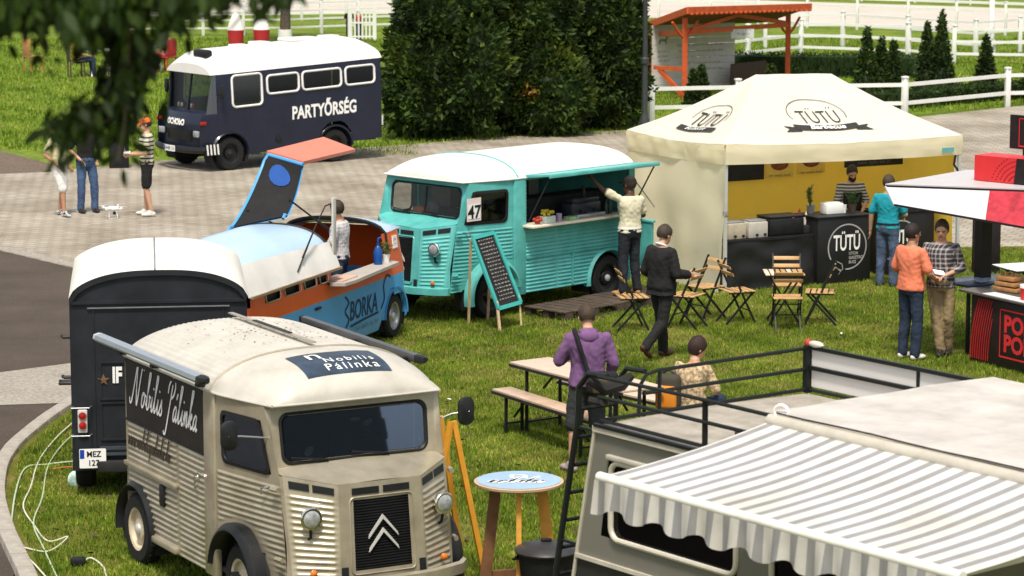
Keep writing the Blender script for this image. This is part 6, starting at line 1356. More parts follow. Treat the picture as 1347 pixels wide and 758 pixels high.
# drone group
person('person in pale yellow tee and white shorts watching the drone', (-8.05, 52.32, 0), R(-25), 1.70, dict(haR=(.10, -.20, .96), elR=(-.08, -.30, 1.14), haL=(.08, .22, .93), elL=(-.08, .30, 1.14), knR=(.12, -.06, .52), anR=(.17, -.10, .085), anL=(-.06, .10, .085)), 1, top=mat('pale yellow cotton', (.66, .63, .36), .85, var=.08), sleeve=.36, bottom=wht, leg=.5, shoe=bwsh, head_pitch=.25, foot_yaw=(.2, -.3))
person('person in black tee and blue jeans standing beside the drone', (-7.62, 52.75, 0), R(-60), 1.74, dict(elR=(-.06, -.30, 1.15), haR=(.13, -.16, .98), elL=(-.06, .30, 1.15), haL=(.13, .17, .98), anL=(0, .15, .085), knL=(.02, .14, .5)), 0, top=blkc, sleeve=.38, bottom=denim, shoe=bksh, head_pitch=.2)
p3 = person('person in orange cap and striped tee flying the drone', (-6.48, 52.32, 0), R(186), 1.76, dict(elL=(.02, .26, 1.14), haL=(.26, .10, 1.10), elR=(.02, -.26, 1.14), haR=(.26, -.08, 1.10), anR=(.03, -.10, .085), anL=(-.07, .12, .085)), 0, top=pattern('cream black stripe', (.035, .04, .03), (.66, .64, .50), stripes(2, .075, .62), .85), sleeve=.34, bottom=blkc, leg=.42, shoe=whsh, cap=mat('orange cap', (.68, .14, .02), .8), head_pitch=.2, curl=(1.0, 1.0), foot_yaw=(.25, -.2))
o = MB().rbox((0, 0, 0), (.12, .22, .03), .01).tube([(.03, .05, .01), (.06, .05, .10)], .004, 5).tube([(.03, -.05, .01), (.06, -.05, .10)], .004, 5).build('remote_controller', M['ink']); o.location = (-6.48 - .34, 52.28, 1.135); o.rotation_euler = (0, 0, R(186)); tag(o, 'white remote controller held by the person in orange cap', 'controller')
# bar van man
def plaid(period, d1, d2):
    def f(nt, x, y, z):
        a = mnode(nt, 'LESS_THAN', mnode(nt, 'FRACT', mnode(nt, 'ADD', mnode(nt, 'MULTIPLY', z, 1 / period), 50)), d1); b = mnode(nt, 'LESS_THAN', mnode(nt, 'FRACT', mnode(nt, 'ADD', mnode(nt, 'MULTIPLY', mnode(nt, 'ADD', x, y), 1 / period), 50)), d2)
        return mnode(nt, 'MULTIPLY', mnode(nt, 'ADD', a, b), .5)
    return f
bl = bkp(.92, .38, 0.325)
person('person in pale checked shirt serving inside the bar van', (bl.x, bl.y, bl.z), R(165), 1.62, dict(elL=(.04, .27, 1.16), haL=(.22, .16, .98), elR=(.10, -.24, 1.15), haR=(.30, -.12, 1.05), head=(.03, .03, 1.63)), 0, hair=(.035, .022, .014), top=pattern('pale check', (.36, .38, .50), (.66, .64, .66), plaid(.045, .7, .7), .85), sleeve=.45, bottom=ddenim, shoe=bksh, head_yaw=-.5)
# customer at the turquoise van, reaching up
cl_ = tvp(-1.78, 1.46, .14)
person('person in cream tee and dark jeans reaching up at van hatch', (cl_.x, cl_.y, .17), R(125), 1.72, dict(shL=(.02, .19, 1.45), elL=(.10, .40, 1.56), haL=(.20, .52, 1.72), elR=(.04, -.28, 1.16), haR=(.22, -.20, 1.10), anL=(-.02, .13, .085), anR=(-.02, -.13, .085)), 2, top=mat('cream cotton', (.64, .60, .44), .85, var=.08), sleeve=.36, bottom=mat('black jeans', (.016, .018, .024), .85, var=.3), shoe=mat('tan boots', (.36, .20, .08), .7), belt=M['ink'], cap=blkc, head_yaw=.2, foot_yaw=(.4, -.3))
# walking man in black suit
person('person in black suit with white collar walking across the lawn', (1.93, 37.78, .03), R(42), 1.74, dict(elL=(-.03, .26, 1.14), haL=(.16, .22, 1.00), elR=(.0, -.27, 1.14), haR=(.27, -.22, 1.10), knL=(.08, .09, .51), anL=(.14, .10, .085), knR=(-.06, -.09, .50), anR=(-.34, -.06, .20), head=(.05, 0, 1.615)), 0, hair=(.05, .035, .025), top=blkc, sleeve=.96, hem=-.75, outer='jacket', bottom=blkc, shoe=mat('brown shoes', (.06, .022, .018), .45), collar=M['ink'], foot_up=(0, .75), head_pitch=.3, bulk=.032, curl=(.6, 1.1))
# purple hoodie with bag
purple = mat('purple fleece', (.17, .085, .20), .95, var=.22, scale=9)
person('person in purple hoodie and dark shorts seen from behind', (.80, 30.95, .03), R(98), 1.80, dict(elL=(.06, .29, 1.16), haL=(.24, .16, 1.18), elR=(-.02, -.27, 1.14), haR=(.10, -.25, .95), anL=(-.02, .16, .085), knL=(.02, .14, .5), anR=(.0, -.10, .085), head=(.05, 0, 1.61)), 0, hair=(.05, .033, .02), top=purple, sleeve=.97, hood=purple, outer='hoodie', hem=-.30, bottom=mat('charcoal shorts', (.035, .038, .04), .9, var=.2), leg=.5, shoe=mat('grey purple trainers', (.30, .24, .25), .7, var=.4, scale=18), head_pitch=.45, bulk=.012, curl=(1.0, .8), foot_yaw=(.5, -.1))
sb_ = thing('shoulder_bag', 'black camera bag slung behind the person in purple hoodie', 'bag', (.80, 30.95, .03), R(98)); MB().rbox((-.24, -.12, 1.0), (.16, .34, .24), .05, 3).build('bag_body', blkc, sb_); MB().rbox((-.33, -.12, .98), (.05, .24, .16), .03, 3).build('front_pocket', mat('bag brown', (.07, .05, .03), .8), sb_)
MB().tube(smooth_line([(-.22, .02, 1.08), (-.185, .06, 1.22), (-.175, .11, 1.38), (-.12, .14, 1.50), (-.02, .145, 1.535), (.08, .12, 1.47)], 4), .024, 8).build('strap', blkc, sb_)
# seated person with orange backpack
tanp = mat('tan patterned cotton', (.42, .31, .19), .9, var=.45, scale=26, contrast=2.5)
person('person in tan patterned shirt sitting on the bench', (1.98, 32.15, -.42), R(55), 1.70, dict(head=(.12, 0, 1.59), neck=(.06, 0, 1.45), chest=(.03, 0, 1.28), elL=(.10, .26, 1.15), haL=(.30, .18, 1.12), elR=(.10, -.26, 1.15), haR=(.30, -.15, 1.12), knL=(.42, .14, .97), anL=(.44, .14, .56), knR=(.42, -.12, .97), anR=(.44, -.12, .56), shL=(.03, .185, 1.40), shR=(.03, -.185, 1.40)), 0, hair=(.03, .014, .012), hairlen=.6, top=tanp, sleeve=.5, bottom=ddenim, shoe=bksh, head_pitch=.35, head_yaw=-.5, hem=-.1, bulk=.008)
bp_ = thing('backpack', 'orange and dark backpack beside the seated person', 'backpack', (1.72, 31.98, .50), R(70)); MB().rbox((0, 0, .20), (.16, .28, .40), .07, 4).build('bag_body', mat('backpack dark', (.05, .045, .035), .85), bp_); MB().rbox((-.10, 0, .15), (.09, .24, .26), .05, 4).build('front_pocket', mat('backpack orange', (.66, .22, .02), .7, var=.1), bp_); MB().tube([(.0, -.08, .40), (.0, 0, .44), (.0, .08, .40)], .012, 6).build('handle', M['black'], bp_)
# marquee
v_ = tep(2.98, 1.12, 0)
person('person in striped shirt and dark apron working behind the counters', (v_.x, v_.y, 0), R(-80), 1.66, dict(elL=(.04, .25, 1.14), haL=(.22, .14, 1.05), elR=(.04, -.25, 1.14), haR=(.22, -.14, 1.05), head=(.04, 0, 1.62)), 0, top=pattern('grey stripe', (.05, .05, .055), (.55, .53, .50), stripes(2, .05, .5), .85), sleeve=.45, bottom=blkc, shoe=bksh, apron=blkc, head_pitch=.4, beard=True)
person('person in teal shirt and blue jeans at the marquee counter', (5.62, 43.95, .0), R(62), 1.70, dict(elL=(-.03, .26, 1.13), haL=(.02, .29, .88), elR=(.06, -.26, 1.15), haR=(.26, -.16, 1.08)), 0, hair=(.05, .035, .025), top=mat('teal cotton', (.010, .27, .34), .85, var=.12), sleeve=.38, bottom=mat('washed denim', (.065, .095, .16), .85, var=.45, scale=5), shoe=bksh, hem=-.15, belt=blkc)
# pair at the kiosk
person('person in salmon tee and dark jeans facing away near the kiosk', (5.14, 37.72, .03), R(40), 1.76, dict(elL=(-.01, .26, 1.14), haL=(.22, .18, 1.08), elR=(.03, -.27, 1.14), haR=(.25, -.20, 1.03)), 1, hair=(.018, .012, .010), top=mat('salmon cotton', (.72, .20, .11), .85, var=.10), sleeve=.40, bottom=ddenim, shoe=whsh, beard=True, head_yaw=-.2, hem=-.35, bulk=.012)
person('person in dark checked shirt and khaki trousers facing the salmon tee', (5.56, 37.98, .03), R(-105), 1.78, dict(elL=(.0, .26, 1.14), haL=(.20, .10, 1.08), elR=(.0, -.26, 1.14), haR=(.20, -.10, 1.10), anR=(.04, .02, .085), knR=(.05, -.04, .5), anL=(-.12, .10, .085)), 0, hair=(.05, .035, .025), top=pattern('dark check', (.035, .035, .05), (.50, .46, .47), plaid(.06, .35, .35), .85), sleeve=.75, bottom=mat('khaki cotton', (.27, .20, .11), .85, var=.15), shoe=bksh, head_pitch=.15, hem=-.45)
o = MB().box((0, 0, 0), (.16, .12, .004)).build('paper_sheet', M['ink']); o.location = (5.50, 37.74, 1.16); o.rotation_euler = (.4, .2, .3); tag(o, 'folded white paper held by person in checked shirt', 'paper')
# far figures at the tables beyond the bus
sit = dict(knL=(.42, .12, .93), anL=(.44, .12, .50), knR=(.42, -.12, .93), anR=(.44, -.12, .50))
person('far person in yellow orange top sitting at white table', (-12.1, 82.6, -.45), R(20), 1.7, dict(sit, haL=(.3, .2, 1.05), haR=(.3, -.2, 1.05)), 0, top=mat('yellow orange cotton', (.62, .28, .04), .85), sleeve=.4, bottom=ddenim, shoe=bksh, fine=False)
person('far person in pink top sitting on red chair', (-9.85, 84.0, -.45), R(150), 1.7, dict(sit, haL=(.3, .2, 1.05), haR=(.3, -.2, 1.05)), 0, top=mat('pink cotton', (.60, .26, .24), .85), sleeve=.4, bottom=mat('red cloth', (.40, .04, .03), .85), shoe=bksh, fine=False)
person('far person in black top standing by the white ticket gate', (-5.35, 97.5, 0), R(-80), 1.0, None, 0, top=blkc, sleeve=.4, bottom=ddenim, shoe=bksh, fine=False)
person('far person in red top standing by the white ticket gate', (-5.02, 97.2, 0), R(-60), .95, None, 0, top=mat('red cloth', (.40, .04, .03), .85), sleeve=.4, bottom=ddenim, shoe=bksh, fine=False)

bpy.data.scenes.remove(TMP)
# ---------------------------------------------------------------- vegetation
def leafmat(name, col, tr=.3, rough=.6):
    m = bpy.data.materials.new(name); m.use_nodes = True; nt = m.node_tree; b = nt.nodes['Principled BSDF']; b.inputs['Roughness'].default_value = rough; b.inputs['Specular IOR Level'].default_value = .25
    tc = nt.nodes.new('ShaderNodeTexCoord'); n = nt.nodes.new('ShaderNodeTexNoise'); n.inputs['Scale'].default_value = 1.7; n.inputs['Detail'].default_value = 6; nt.links.new(tc.outputs['Object'], n.inputs['Vector'])
    rp = nt.nodes.new('ShaderNodeValToRGB'); rp.color_ramp.elements[0].position = .3; rp.color_ramp.elements[1].position = .7; rp.color_ramp.elements[0].color = (*[c * .65 for c in col], 1); rp.color_ramp.elements[1].color = (*[c * 1.4 for c in col], 1)
    nt.links.new(n.outputs['Fac'], rp.inputs[0]); nt.links.new(rp.outputs[0], b.inputs['Base Color'])
    t = nt.nodes.new('ShaderNodeBsdfTranslucent'); nt.links.new(rp.outputs[0], t.inputs[0]); ms = nt.nodes.new('ShaderNodeMixShader'); ms.inputs[0].default_value = tr
    nt.links.new(b.outputs[0], ms.inputs[1]); nt.links.new(t.outputs[0], ms.inputs[2]); nt.links.new(ms.outputs[0], nt.nodes['Material Output'].inputs[0]); return m
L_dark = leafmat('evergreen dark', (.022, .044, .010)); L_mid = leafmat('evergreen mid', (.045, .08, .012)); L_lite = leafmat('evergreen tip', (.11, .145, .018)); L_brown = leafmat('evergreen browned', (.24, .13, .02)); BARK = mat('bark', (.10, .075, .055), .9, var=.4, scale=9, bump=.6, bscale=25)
def np_mesh(name, verts, tris, mats, mi=None):
    me = bpy.data.meshes.new(name); nv, nt_ = len(verts), len(tris); k = tris.shape[1]
    me.vertices.add(nv); me.vertices.foreach_set('co', verts.astype('f').ravel()); me.loops.add(nt_ * k); me.loops.foreach_set('vertex_index', tris.astype('i').ravel())
    me.polygons.add(nt_); me.polygons.foreach_set('loop_start', np.arange(0, nt_ * k, k, dtype='i'))
    for m in mats: me.materials.append(m)
    if mi is not None: me.polygons.foreach_set('material_index', mi.astype('i'))
    me.update(calc_edges=True); return me
def sprays(rng, pos, nrm, size, flat=.35, width=.42, droop=.15):
    """one kite-shaped leaf spray (two triangles, creased) at each position, pointing roughly along nrm"""
    n = len(pos); d = nrm + rng.normal(0, .45, (n, 3)); d[:, 2] += .25 - droop; d /= np.linalg.norm(d, axis=1)[:, None]
    r = rng.normal(0, 1, (n, 3)); s = np.cross(d, r); s /= np.linalg.norm(s, axis=1)[:, None]; u = np.cross(s, d)
    L = size[:, None]; a = pos - d * L * .5; t = pos + d * L * .5; w = L * width * .5
    b = pos + s * w + u * L * .08; c = pos - s * w + u * L * .08
    v = np.stack([a, b, t, c], 1).reshape(-1, 3); i = np.arange(n)[:, None] * 4
    return v, np.concatenate([i + np.array([[0, 1, 2]]), i + np.array([[0, 2, 3]])], 1).reshape(-1, 3)
def crown_points(rng, blobs, n):
    P = []; N = []; w = np.array([b[1][0] * b[1][2] for b in blobs]); w = w / w.sum()
    for (c, r), ww in zip(blobs, w):
        k = int(n * ww); d = rng.normal(0, 1, (k, 3)); d /= np.linalg.norm(d, axis=1)[:, None]; rad = 1 - np.abs(rng.normal(0, .13, k)); rad *= 1 + .16 * np.sin(d[:, 0] * 7 + c[0] * 5) * np.sin(d[:, 2] * 8 + c[2] * 3) + .09 * np.sin(d[:, 1] * 15 + d[:, 2] * 13)
        P.append(np.array(c) + d * np.array(r) * rad[:, None]); N.append(d / np.array(r)); 
    P = np.concatenate(P); N = np.concatenate(N); N /= np.linalg.norm(N, axis=1)[:, None]; return P, N
def tree(name, label, loc, blobs, n, size, mats, prob, trunk, seed, patch=None, group=None, core=True, cat='tree'):
    rng = np.random.default_rng(seed); t = thing(name, label, cat, loc, 0, group)
    P, N = crown_points(rng, blobs, n); keep = P[:, 2] > .05; P = P[keep]; N = N[keep]
    sz = size * rng.uniform(.45, 1.7, len(P)); v, tr = sprays(rng, P, N, sz)
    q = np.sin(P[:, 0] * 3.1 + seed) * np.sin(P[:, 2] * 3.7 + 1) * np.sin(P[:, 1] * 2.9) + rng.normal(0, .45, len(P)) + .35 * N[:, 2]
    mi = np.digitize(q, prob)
    if patch:
        for pc, pr in patch: mi[(np.linalg.norm(P - np.array(pc), axis=1) < pr) & (rng.uniform(0, 1, len(P)) < .7)] = len(mats) - 1
    ob('crown', np_mesh('crown', v, tr, mats, np.repeat(mi, 2)), t)
    if core:
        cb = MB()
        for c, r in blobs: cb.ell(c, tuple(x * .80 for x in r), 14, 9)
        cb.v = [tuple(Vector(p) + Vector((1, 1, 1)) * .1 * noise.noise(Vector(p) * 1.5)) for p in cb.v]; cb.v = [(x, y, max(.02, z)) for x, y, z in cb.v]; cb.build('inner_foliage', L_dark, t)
    tb = MB()
    for path, rads in trunk: tb.tube(smooth_line(path, 4), [lerp(rads[0], rads[1], i / (4 * (len(path) - 1))) for i in range(4 * (len(path) - 1) + 1)], 8)
    tb.build('trunk', BARK, t); return t
up = [([(0, 0, -.1), (.05, 0, 1.5), (0, .05, 3.4)], (.16, .06))]
pr = [-.15, .85]
LM = [L_dark, L_mid, L_lite, L_brown]
tree('evergreen_tree', 'broad dark evergreen directly behind the navy bus', (-1.55, 66.2, -.03), [((0, 0, 1.5), (1.35, 1.2, 1.6)), ((.1, 0, 3.0), (1.2, 1.1, 1.5)), ((-.35, -.3, .9), (1.0, .9, 1.0)), ((.75, -.5, 1.6), (.8, .8, 1.4)), ((0, 0, 4.3), (.8, .8, 1.1))], 26000, .16, LM, pr, up, 1, group='evergreens between bus and marquee')
tree('evergreen_tree', 'bushy evergreen with a yellow brown dead patch', (.35, 66.9, -.03), [((0, 0, 1.4), (1.25, 1.1, 1.5)), ((0, .1, 3.0), (1.15, 1.1, 1.6)), ((-.6, -.4, 1.9), (.8, .7, 1.3)), ((.55, -.5, .9), (.95, .7, 1.0)), ((.1, 0, 4.5), (.8, .8, 1.1))], 26000, .16, LM, [-.3, .7], up, 2, [((.05, -1.10, 1.05), .20)], group='evergreens between bus and marquee')
tree('evergreen_tree', 'dense evergreen growing next to the lamp post', (1.95, 68.3, -.03), [((0, 0, 1.3), (1.25, 1.1, 1.45)), ((-.1, 0, 2.8), (1.2, 1.1, 1.6)), ((-.75, -.4, .9), (.8, .7, 1.0)), ((.4, -.6, 1.9), (.75, .6, 1.2)), ((0, 0, 4.2), (.85, .8, 1.1))], 26000, .16, LM, pr, up, 3, group='evergreens between bus and marquee')
def cone_tree(label, x, y, h, w, seed):
    bl = [((0, 0, h * k), (w * (1 - k) * 1.05 + .06, w * (1 - k) * 1.05 + .06, h * .16)) for k in (.14, .3, .46, .62, .78, .9)]
    return tree('conifer', label, (x, y, -.03), bl, 2600, .10, [L_dark, L_mid, L_lite], [.1, .9], [([(0, 0, -.05), (0, 0, h * .5), (0, 0, h * .9)], (.05, .015))], seed, group='slim conifers by the rail fence')
for i, (x, y, h, w, lb) in enumerate(((9.05, 75.6, 1.76, .38, 'tallest conifer of the threesome by the rail fence'), (9.46, 75.9, 1.50, .34, 'middle conifer of the threesome by the rail fence'), (9.72, 75.5, 1.46, .30, 'smallest conifer of the threesome by the rail fence'), (10.68, 76.3, 1.86, .36, 'lower conifer of the pair by the rail fence'), (11.02, 76.1, 2.12, .40, 'taller conifer of the pair by the rail fence'), (12.25, 76.6, 1.52, .34, 'single conifer standing near the white pole'), (4.42, 72.0, 1.02, .26, 'short conifer under the open shelter roof edge'), (4.62, 72.1, 1.10, .24, 'short conifer against the white boarded shelter wall'), (6.7, 76.5, .80, .26, 'tiny pale conifer between shelter posts'))): cone_tree(lb, x, y, h, w, 20 + i)
def hedge(label, pts, w, h, seed):
    rng = np.random.default_rng(seed); t = thing('hedge', label, 'hedge', (0, 0, -.03), 0, 'clipped hedges'); P = []; N = []
    for (x0, y0), (x1, y1) in zip(pts, pts[1:]):
        L = math.hypot(x1 - x0, y1 - y0); k = int(L * 420); a = rng.uniform(0, 1, k); side = rng.integers(0, 3, k); off = np.where(side == 0, -w / 2, np.where(side == 1, w / 2, rng.uniform(-w / 2, w / 2, k))); z = np.where(side == 2, h, rng.uniform(.03, h, k)) + rng.normal(0, .03, k)
        nx, ny = -(y1 - y0) / L, (x1 - x0) / L; P.append(np.stack([x0 + (x1 - x0) * a + nx * off, y0 + (y1 - y0) * a + ny * off, z], 1)); N.append(np.stack([nx * np.sign(off) * (side < 2), ny * np.sign(off) * (side < 2), (side == 2) * 1.0 + .2], 1))
    P = np.concatenate(P); N = np.concatenate(N); v, tr = sprays(rng, P, N, .09 * rng.uniform(.7, 1.4, len(P))); mi = np.digitize(rng.normal(0, .5, len(P)), [.2, .9]); ob('foliage', np_mesh('foliage', v, tr, [L_dark, L_mid, L_lite], np.repeat(mi, 2)), t)
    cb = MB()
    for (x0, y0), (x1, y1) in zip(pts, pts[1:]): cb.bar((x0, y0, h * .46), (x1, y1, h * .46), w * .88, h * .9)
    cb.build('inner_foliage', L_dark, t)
hedge('low dark hedge behind the near white rail fence', [(5.6, 72.2), (9.6, 73.2), (12.4, 75.6), (16, 77.5)], .6, .42, 5)
hedge('long dark hedge across the lawn behind the shelter', [(5.9, 83.2), (9.9, 82.6), (11.2, 82.2)], .8, .62, 6)
# bush at the right edge with yellow flowers
tree('flower_bush', 'small bush with yellow blossoms at the end of rail fence', (13.3, 74.6, -.03), [((0, 0, .5), (.5, .4, .55)), ((.3, 0, .9), (.35, .3, .45))], 2600, .09, [L_dark, L_mid, L_lite, L_brown], [0, .6, 1.1], [([(0, 0, -.05), (0, 0, .4), (0, 0, .8)], (.04, .02))], 44, cat='bush')
# ---------------------------------------------------------------- overhanging branch of a near tree
L_near = leafmat('near leaf', (.022, .040, .008), .2, .5); L_near2 = leafmat('near leaf light', (.045, .075, .012), .25, .5)
nt_ = thing('shade_tree', 'dark leafy tree branch hanging into view from above', 'tree', (-4.3, 10.2, 0), 0)
o0 = Vector((-4.3, 10.2, 0)); tb = MB()
def limb(pts, r0, r1): p = smooth_line([Vector(q) - o0 for q in pts], 5); tb.tube(p, [lerp(r0, r1, i / (len(p) - 1)) for i in range(len(p))], 8)
limb([(-4.3, 10.2, -.1), (-4.25, 10.2, 3), (-4.1, 10.1, 6), (-4.0, 10, 9.5)], .26, .10)
limb([(-4.2, 10.15, 5.2), (-3.2, 9.7, 6.3), (-2.0, 9.2, 6.75), (-.6, 9.0, 6.55)], .09, .015)
limb([(-4.1, 10.1, 6.2), (-3.0, 9.3, 7.2), (-1.8, 8.8, 7.1), (-.9, 8.8, 6.7)], .08, .015)
limb([(-4.05, 10, 7.2), (-4.6, 9.2, 8.6), (-4.9, 8.7, 9.4)], .08, .02)
tw = [[(-1.5, 6.45), (-1.49, 6.22), (-1.47, 6.15)], [(-1.41, 6.45), (-1.41, 6.2), (-1.40, 6.12)], [(-1.33, 6.45), (-1.34, 6.22), (-1.36, 6.17)], [(-1.25, 6.45), (-1.25, 6.17), (-1.21, 6.06), (-1.19, 6.0)], [(-1.17, 6.45), (-1.16, 6.15), (-1.17, 6.04), (-1.21, 5.94), (-1.28, 5.91), (-1.36, 5.88), (-1.37, 5.84)], [(-1.12, 6.45), (-1.14, 6.15), (-1.15, 6.01), (-1.16, 5.91), (-1.18, 5.82)], [(-1.21, 6.06), (-1.28, 5.97), (-1.31, 5.86), (-1.34, 5.81)], [(-1.04, 6.45), (-1.04, 6.26), (-1.03, 6.20)], [(-.96, 6.45), (-.97, 6.28), (-1.0, 6.24)], [(-.86, 6.45), (-.84, 6.29), (-.82, 6.26)], [(-.76, 6.45), (-.74, 6.31), (-.74, 6.29)], [(-1.56, 6.45), (-1.54, 6.24), (-1.53, 6.18)], [(-1.29, 6.45), (-1.3, 6.22), (-1.28, 6.14)], [(-1.08, 6.45), (-1.09, 6.22), (-1.10, 6.15)], [(-.9, 6.45), (-.92, 6.29), (-.93, 6.26)], [(-1.45, 6.45), (-1.44, 6.3), (-1.42, 6.2)], [(-1.2, 6.45), (-1.2, 6.3), (-1.22, 6.2)]]
rng = np.random.default_rng(77); P = []; N = []
for w in tw:
    dy = rng.uniform(-.25, .25); pts = smooth_line([Vector((x, 9.0 + dy, z)) for x, z in w], 4); tb.tube([p - o0 for p in pts], [.004] * len(pts), 5)
    for a, b in zip(pts, pts[1:]):
        k = max(1, int((b - a).length / .014))
        for j in range(k):
            p = a.lerp(b, rng.uniform()); sd = rng.normal(0, 1, 3); sd[2] = -abs(sd[2]) * .9 - .5; sd /= np.linalg.norm(sd); P.append(np.array(p) + sd * .035 - np.array(o0)); N.append(sd)
for i in range(7000):   # the crown above and beside the visible fringe
    x = rng.uniform(-2.3, -.62); lo = 6.255 + .07 * max(0, (x + 1.15) / .35) + .035 * math.sin(x * 21) + .03 * math.sin(x * 47 + 1); z = lo + abs(rng.normal(0, .16)); P.append(np.array((x, 9.0 + rng.normal(0, .30), z)) - np.array(o0)); N.append(np.array((0, 0, -1.)))
for cx, cz, sx, sz, k in ((-1.16, 6.13, .035, .07, 230), (-1.19, 6.03, .03, .04, 90), (-1.33, 5.95, .035, .02, 70), (-1.37, 5.92, .02, .02, 45), (-1.19, 5.94, .02, .03, 50), (-1.27, 5.96, .03, .02, 40)):
    for i in range(k): P.append(np.array((cx + rng.normal(0, sx), 9.0 + rng.normal(0, .12), cz + rng.normal(0, sz))) - np.array(o0)); N.append(np.array((rng.normal(0, .4), 0, -1.)))
for i in range(9000):
    a = rng.normal(0, 1, 3); a /= np.linalg.norm(a); c = (np.array((-3.0, 9.6, 8.4)) if i % 2 else np.array((-4.6, 10, 8.0))); p = c + a * np.array((2.2, 1.6, 1.25)) * rng.uniform(.5, 1) ** .5; 
    if p[2] < 6.75: continue
    P.append(p - np.array(o0)); N.append(a)
P = np.array(P); N = np.array(N); n = len(P)
d = N + rng.normal(0, .35, (n, 3)); d /= np.linalg.norm(d, axis=1)[:, None]; s = np.cross(d, rng.normal(0, 1, (n, 3))); s /= np.linalg.norm(s, axis=1)[:, None]; L = rng.uniform(.04, .085, n)[:, None]
cols = [P, P + d * L * .35 + s * L * .20, P + d * L * .7 + s * L * .15, P + d * L, P + d * L * .7 - s * L * .15, P + d * L * .35 - s * L * .20]
v = np.stack(cols, 1).reshape(-1, 3); fi = np.arange(n)[:, None] * 6 + np.arange(6)[None, :]
ob('crown', np_mesh('crown', v, fi, [L_near, L_near2], (rng.uniform(0, 1, n) < .22).astype('i')), nt_); tb.build('trunk', BARK, nt_)

# ---------------------------------------------------------------- fences
fw = mat('fence white', (.74, .74, .71), .55, var=.05, scale=3)
def fence(label, pts, rails, ph, pw, spacing, rw, group='white racecourse fences'):
    t = thing('rail_fence', label, 'fence', (pts[0][0], pts[0][1], -.03), 0, group); o = Vector((pts[0][0], pts[0][1], 0))
    pm = MB().rbox((0, 0, ph / 2), (pw, pw, ph), .015).mesh('post', fw); cp = MB().lathe([(pw * .75, 0), (pw * .75, .03), (.001, pw * .35)], (0, 0, 0), 8).mesh('post_cap', fw)
    for (x0, y0), (x1, y1) in zip(pts, pts[1:]):
        L = math.hypot(x1 - x0, y1 - y0); k = max(1, round(L / spacing))
        for i in range(k + (1 if (x1, y1) == pts[-1] else 0)):
            p = Vector((lerp(x0, x1, i / k), lerp(y0, y1, i / k), 0)) - o; a = ob('post', pm, t, p, (0, 0, math.atan2(y1 - y0, x1 - x0))); ob('post_cap', cp, a, (0, 0, ph))
        for z in rails: MB().bar(Vector((x0, y0, z)) - o, Vector((x1, y1, z)) - o, .04, rw).build('rail', fw, t)
    return t
fence('near white two rail fence along the paving', [(3.28, 69.5), (5.35, 70.0), (9.38, 70.64), (12.29, 73.4), (17, 74.6)], (.36, .80), .97, .13, 3.4, .09)
fence('white three rail fence beyond the shelter and conifers', [(5.2, 85.6), (8.8, 90.3), (11.85, 88.7), (13.05, 87.5), (18, 86.5)], (.28, .64, 1.0), 1.1, .13, 2.6, .08)
fence('white three rail fence around the white pole', [(8.0, 93.8), (10.5, 94.2), (14.1, 90.2), (15.7, 91.7), (22, 92.5)], (.35, .70, 1.02), 1.1, .12, 2.4, .07)
fence('white single rail running along the sand track', [(-2, 107), (7, 105.0), (13.5, 101.2), (21, 96.4)], (.80, 1.08), 1.12, .09, 1.9, .09)
fence('white single rail on the far side of sand track', [(0, 125), (8, 122.2), (16, 118.0), (26, 111.5)], (.9, 1.1), 1.15, .09, 2.2, .09)
fence('white four rail fence behind the navy bus', [(-13, 99.0), (-7.66, 99.6), (-4.0, 101.6), (-1, 102.5)], (.25, .52, .80, 1.06), 1.15, .10, 1.25, .06)
fence('farther white four rail fence behind the navy bus', [(-14, 106.0), (-6, 107.6), (-1, 109)], (.25, .55, .85, 1.1), 1.2, .10, 1.5, .06)
po = thing('flag_pole', 'tall white pole rising beyond the conifers', 'pole', (14.7, 91.0, -.03), 0); MB().lathe([(.14, 0), (.14, .4), (.09, .5), (.06, 8)], (0, 0, 0), 12).build('pole', fw, po); MB().lathe([(.09, 8), (.09, 8.1), (.001, 8.18)], (0, 0, 0), 10).build('finial', fw, po)
gt = thing('ticket_gate', 'white slatted gate booth behind the navy bus roof', 'gate', (-4.9, 97.0, -.03), R(5))
for i in range(7): MB().box((-.36 + i * .12, -.3, .55), (.05, .03, .95)).build('slat', fw, gt)
for z in (.15, .6, 1.0): MB().box((0, -.3, z), (.85, .04, .05)).build('rail', fw, gt)
for x in (-.42, .42):
    for y in (-.3, .3): MB().box((x, y, .55), (.07, .07, 1.1)).build('post', fw, gt)
# ---------------------------------------------------------------- orange shelter
ht = thing('shelter', 'open shelter with orange red timber frame and white boarded wall', 'shelter', (4.4, 75.5, -.03), 0); hor = mat('orange red timber', (.50, .085, .022), .6, var=.2, scale=6); o = Vector((4.4, 75.5, 0))
P1, P2, P3 = Vector((3.55, 78.5, 1.66)) - o, Vector((4.44, 75.0, 2.28)) - o, Vector((8.05, 80.0, 2.08)) - o; P4 = P1 + P3 - P2
MB().loft([[P1, P2, P3, P4], [p + Vector((0, 0, .07)) for p in (P1, P2, P3, P4)]]).build('roof', mat('roof shingle', (.22, .075, .045), .85, var=.3, scale=8), ht)
for a, b in ((P1, P2), (P2, P3)): MB().bar(a + Vector((0, 0, .03)), b + Vector((0, 0, .03)), .06, .17).build('fascia', hor, ht)
k = 26
for i in range(k): 
    p = P2.lerp(P3, (i + .5) / k); MB().rbox(p + Vector((.02, -.03, -.06)), (.11, .03, .06), .01).build('fascia_shingle', hor, ht)
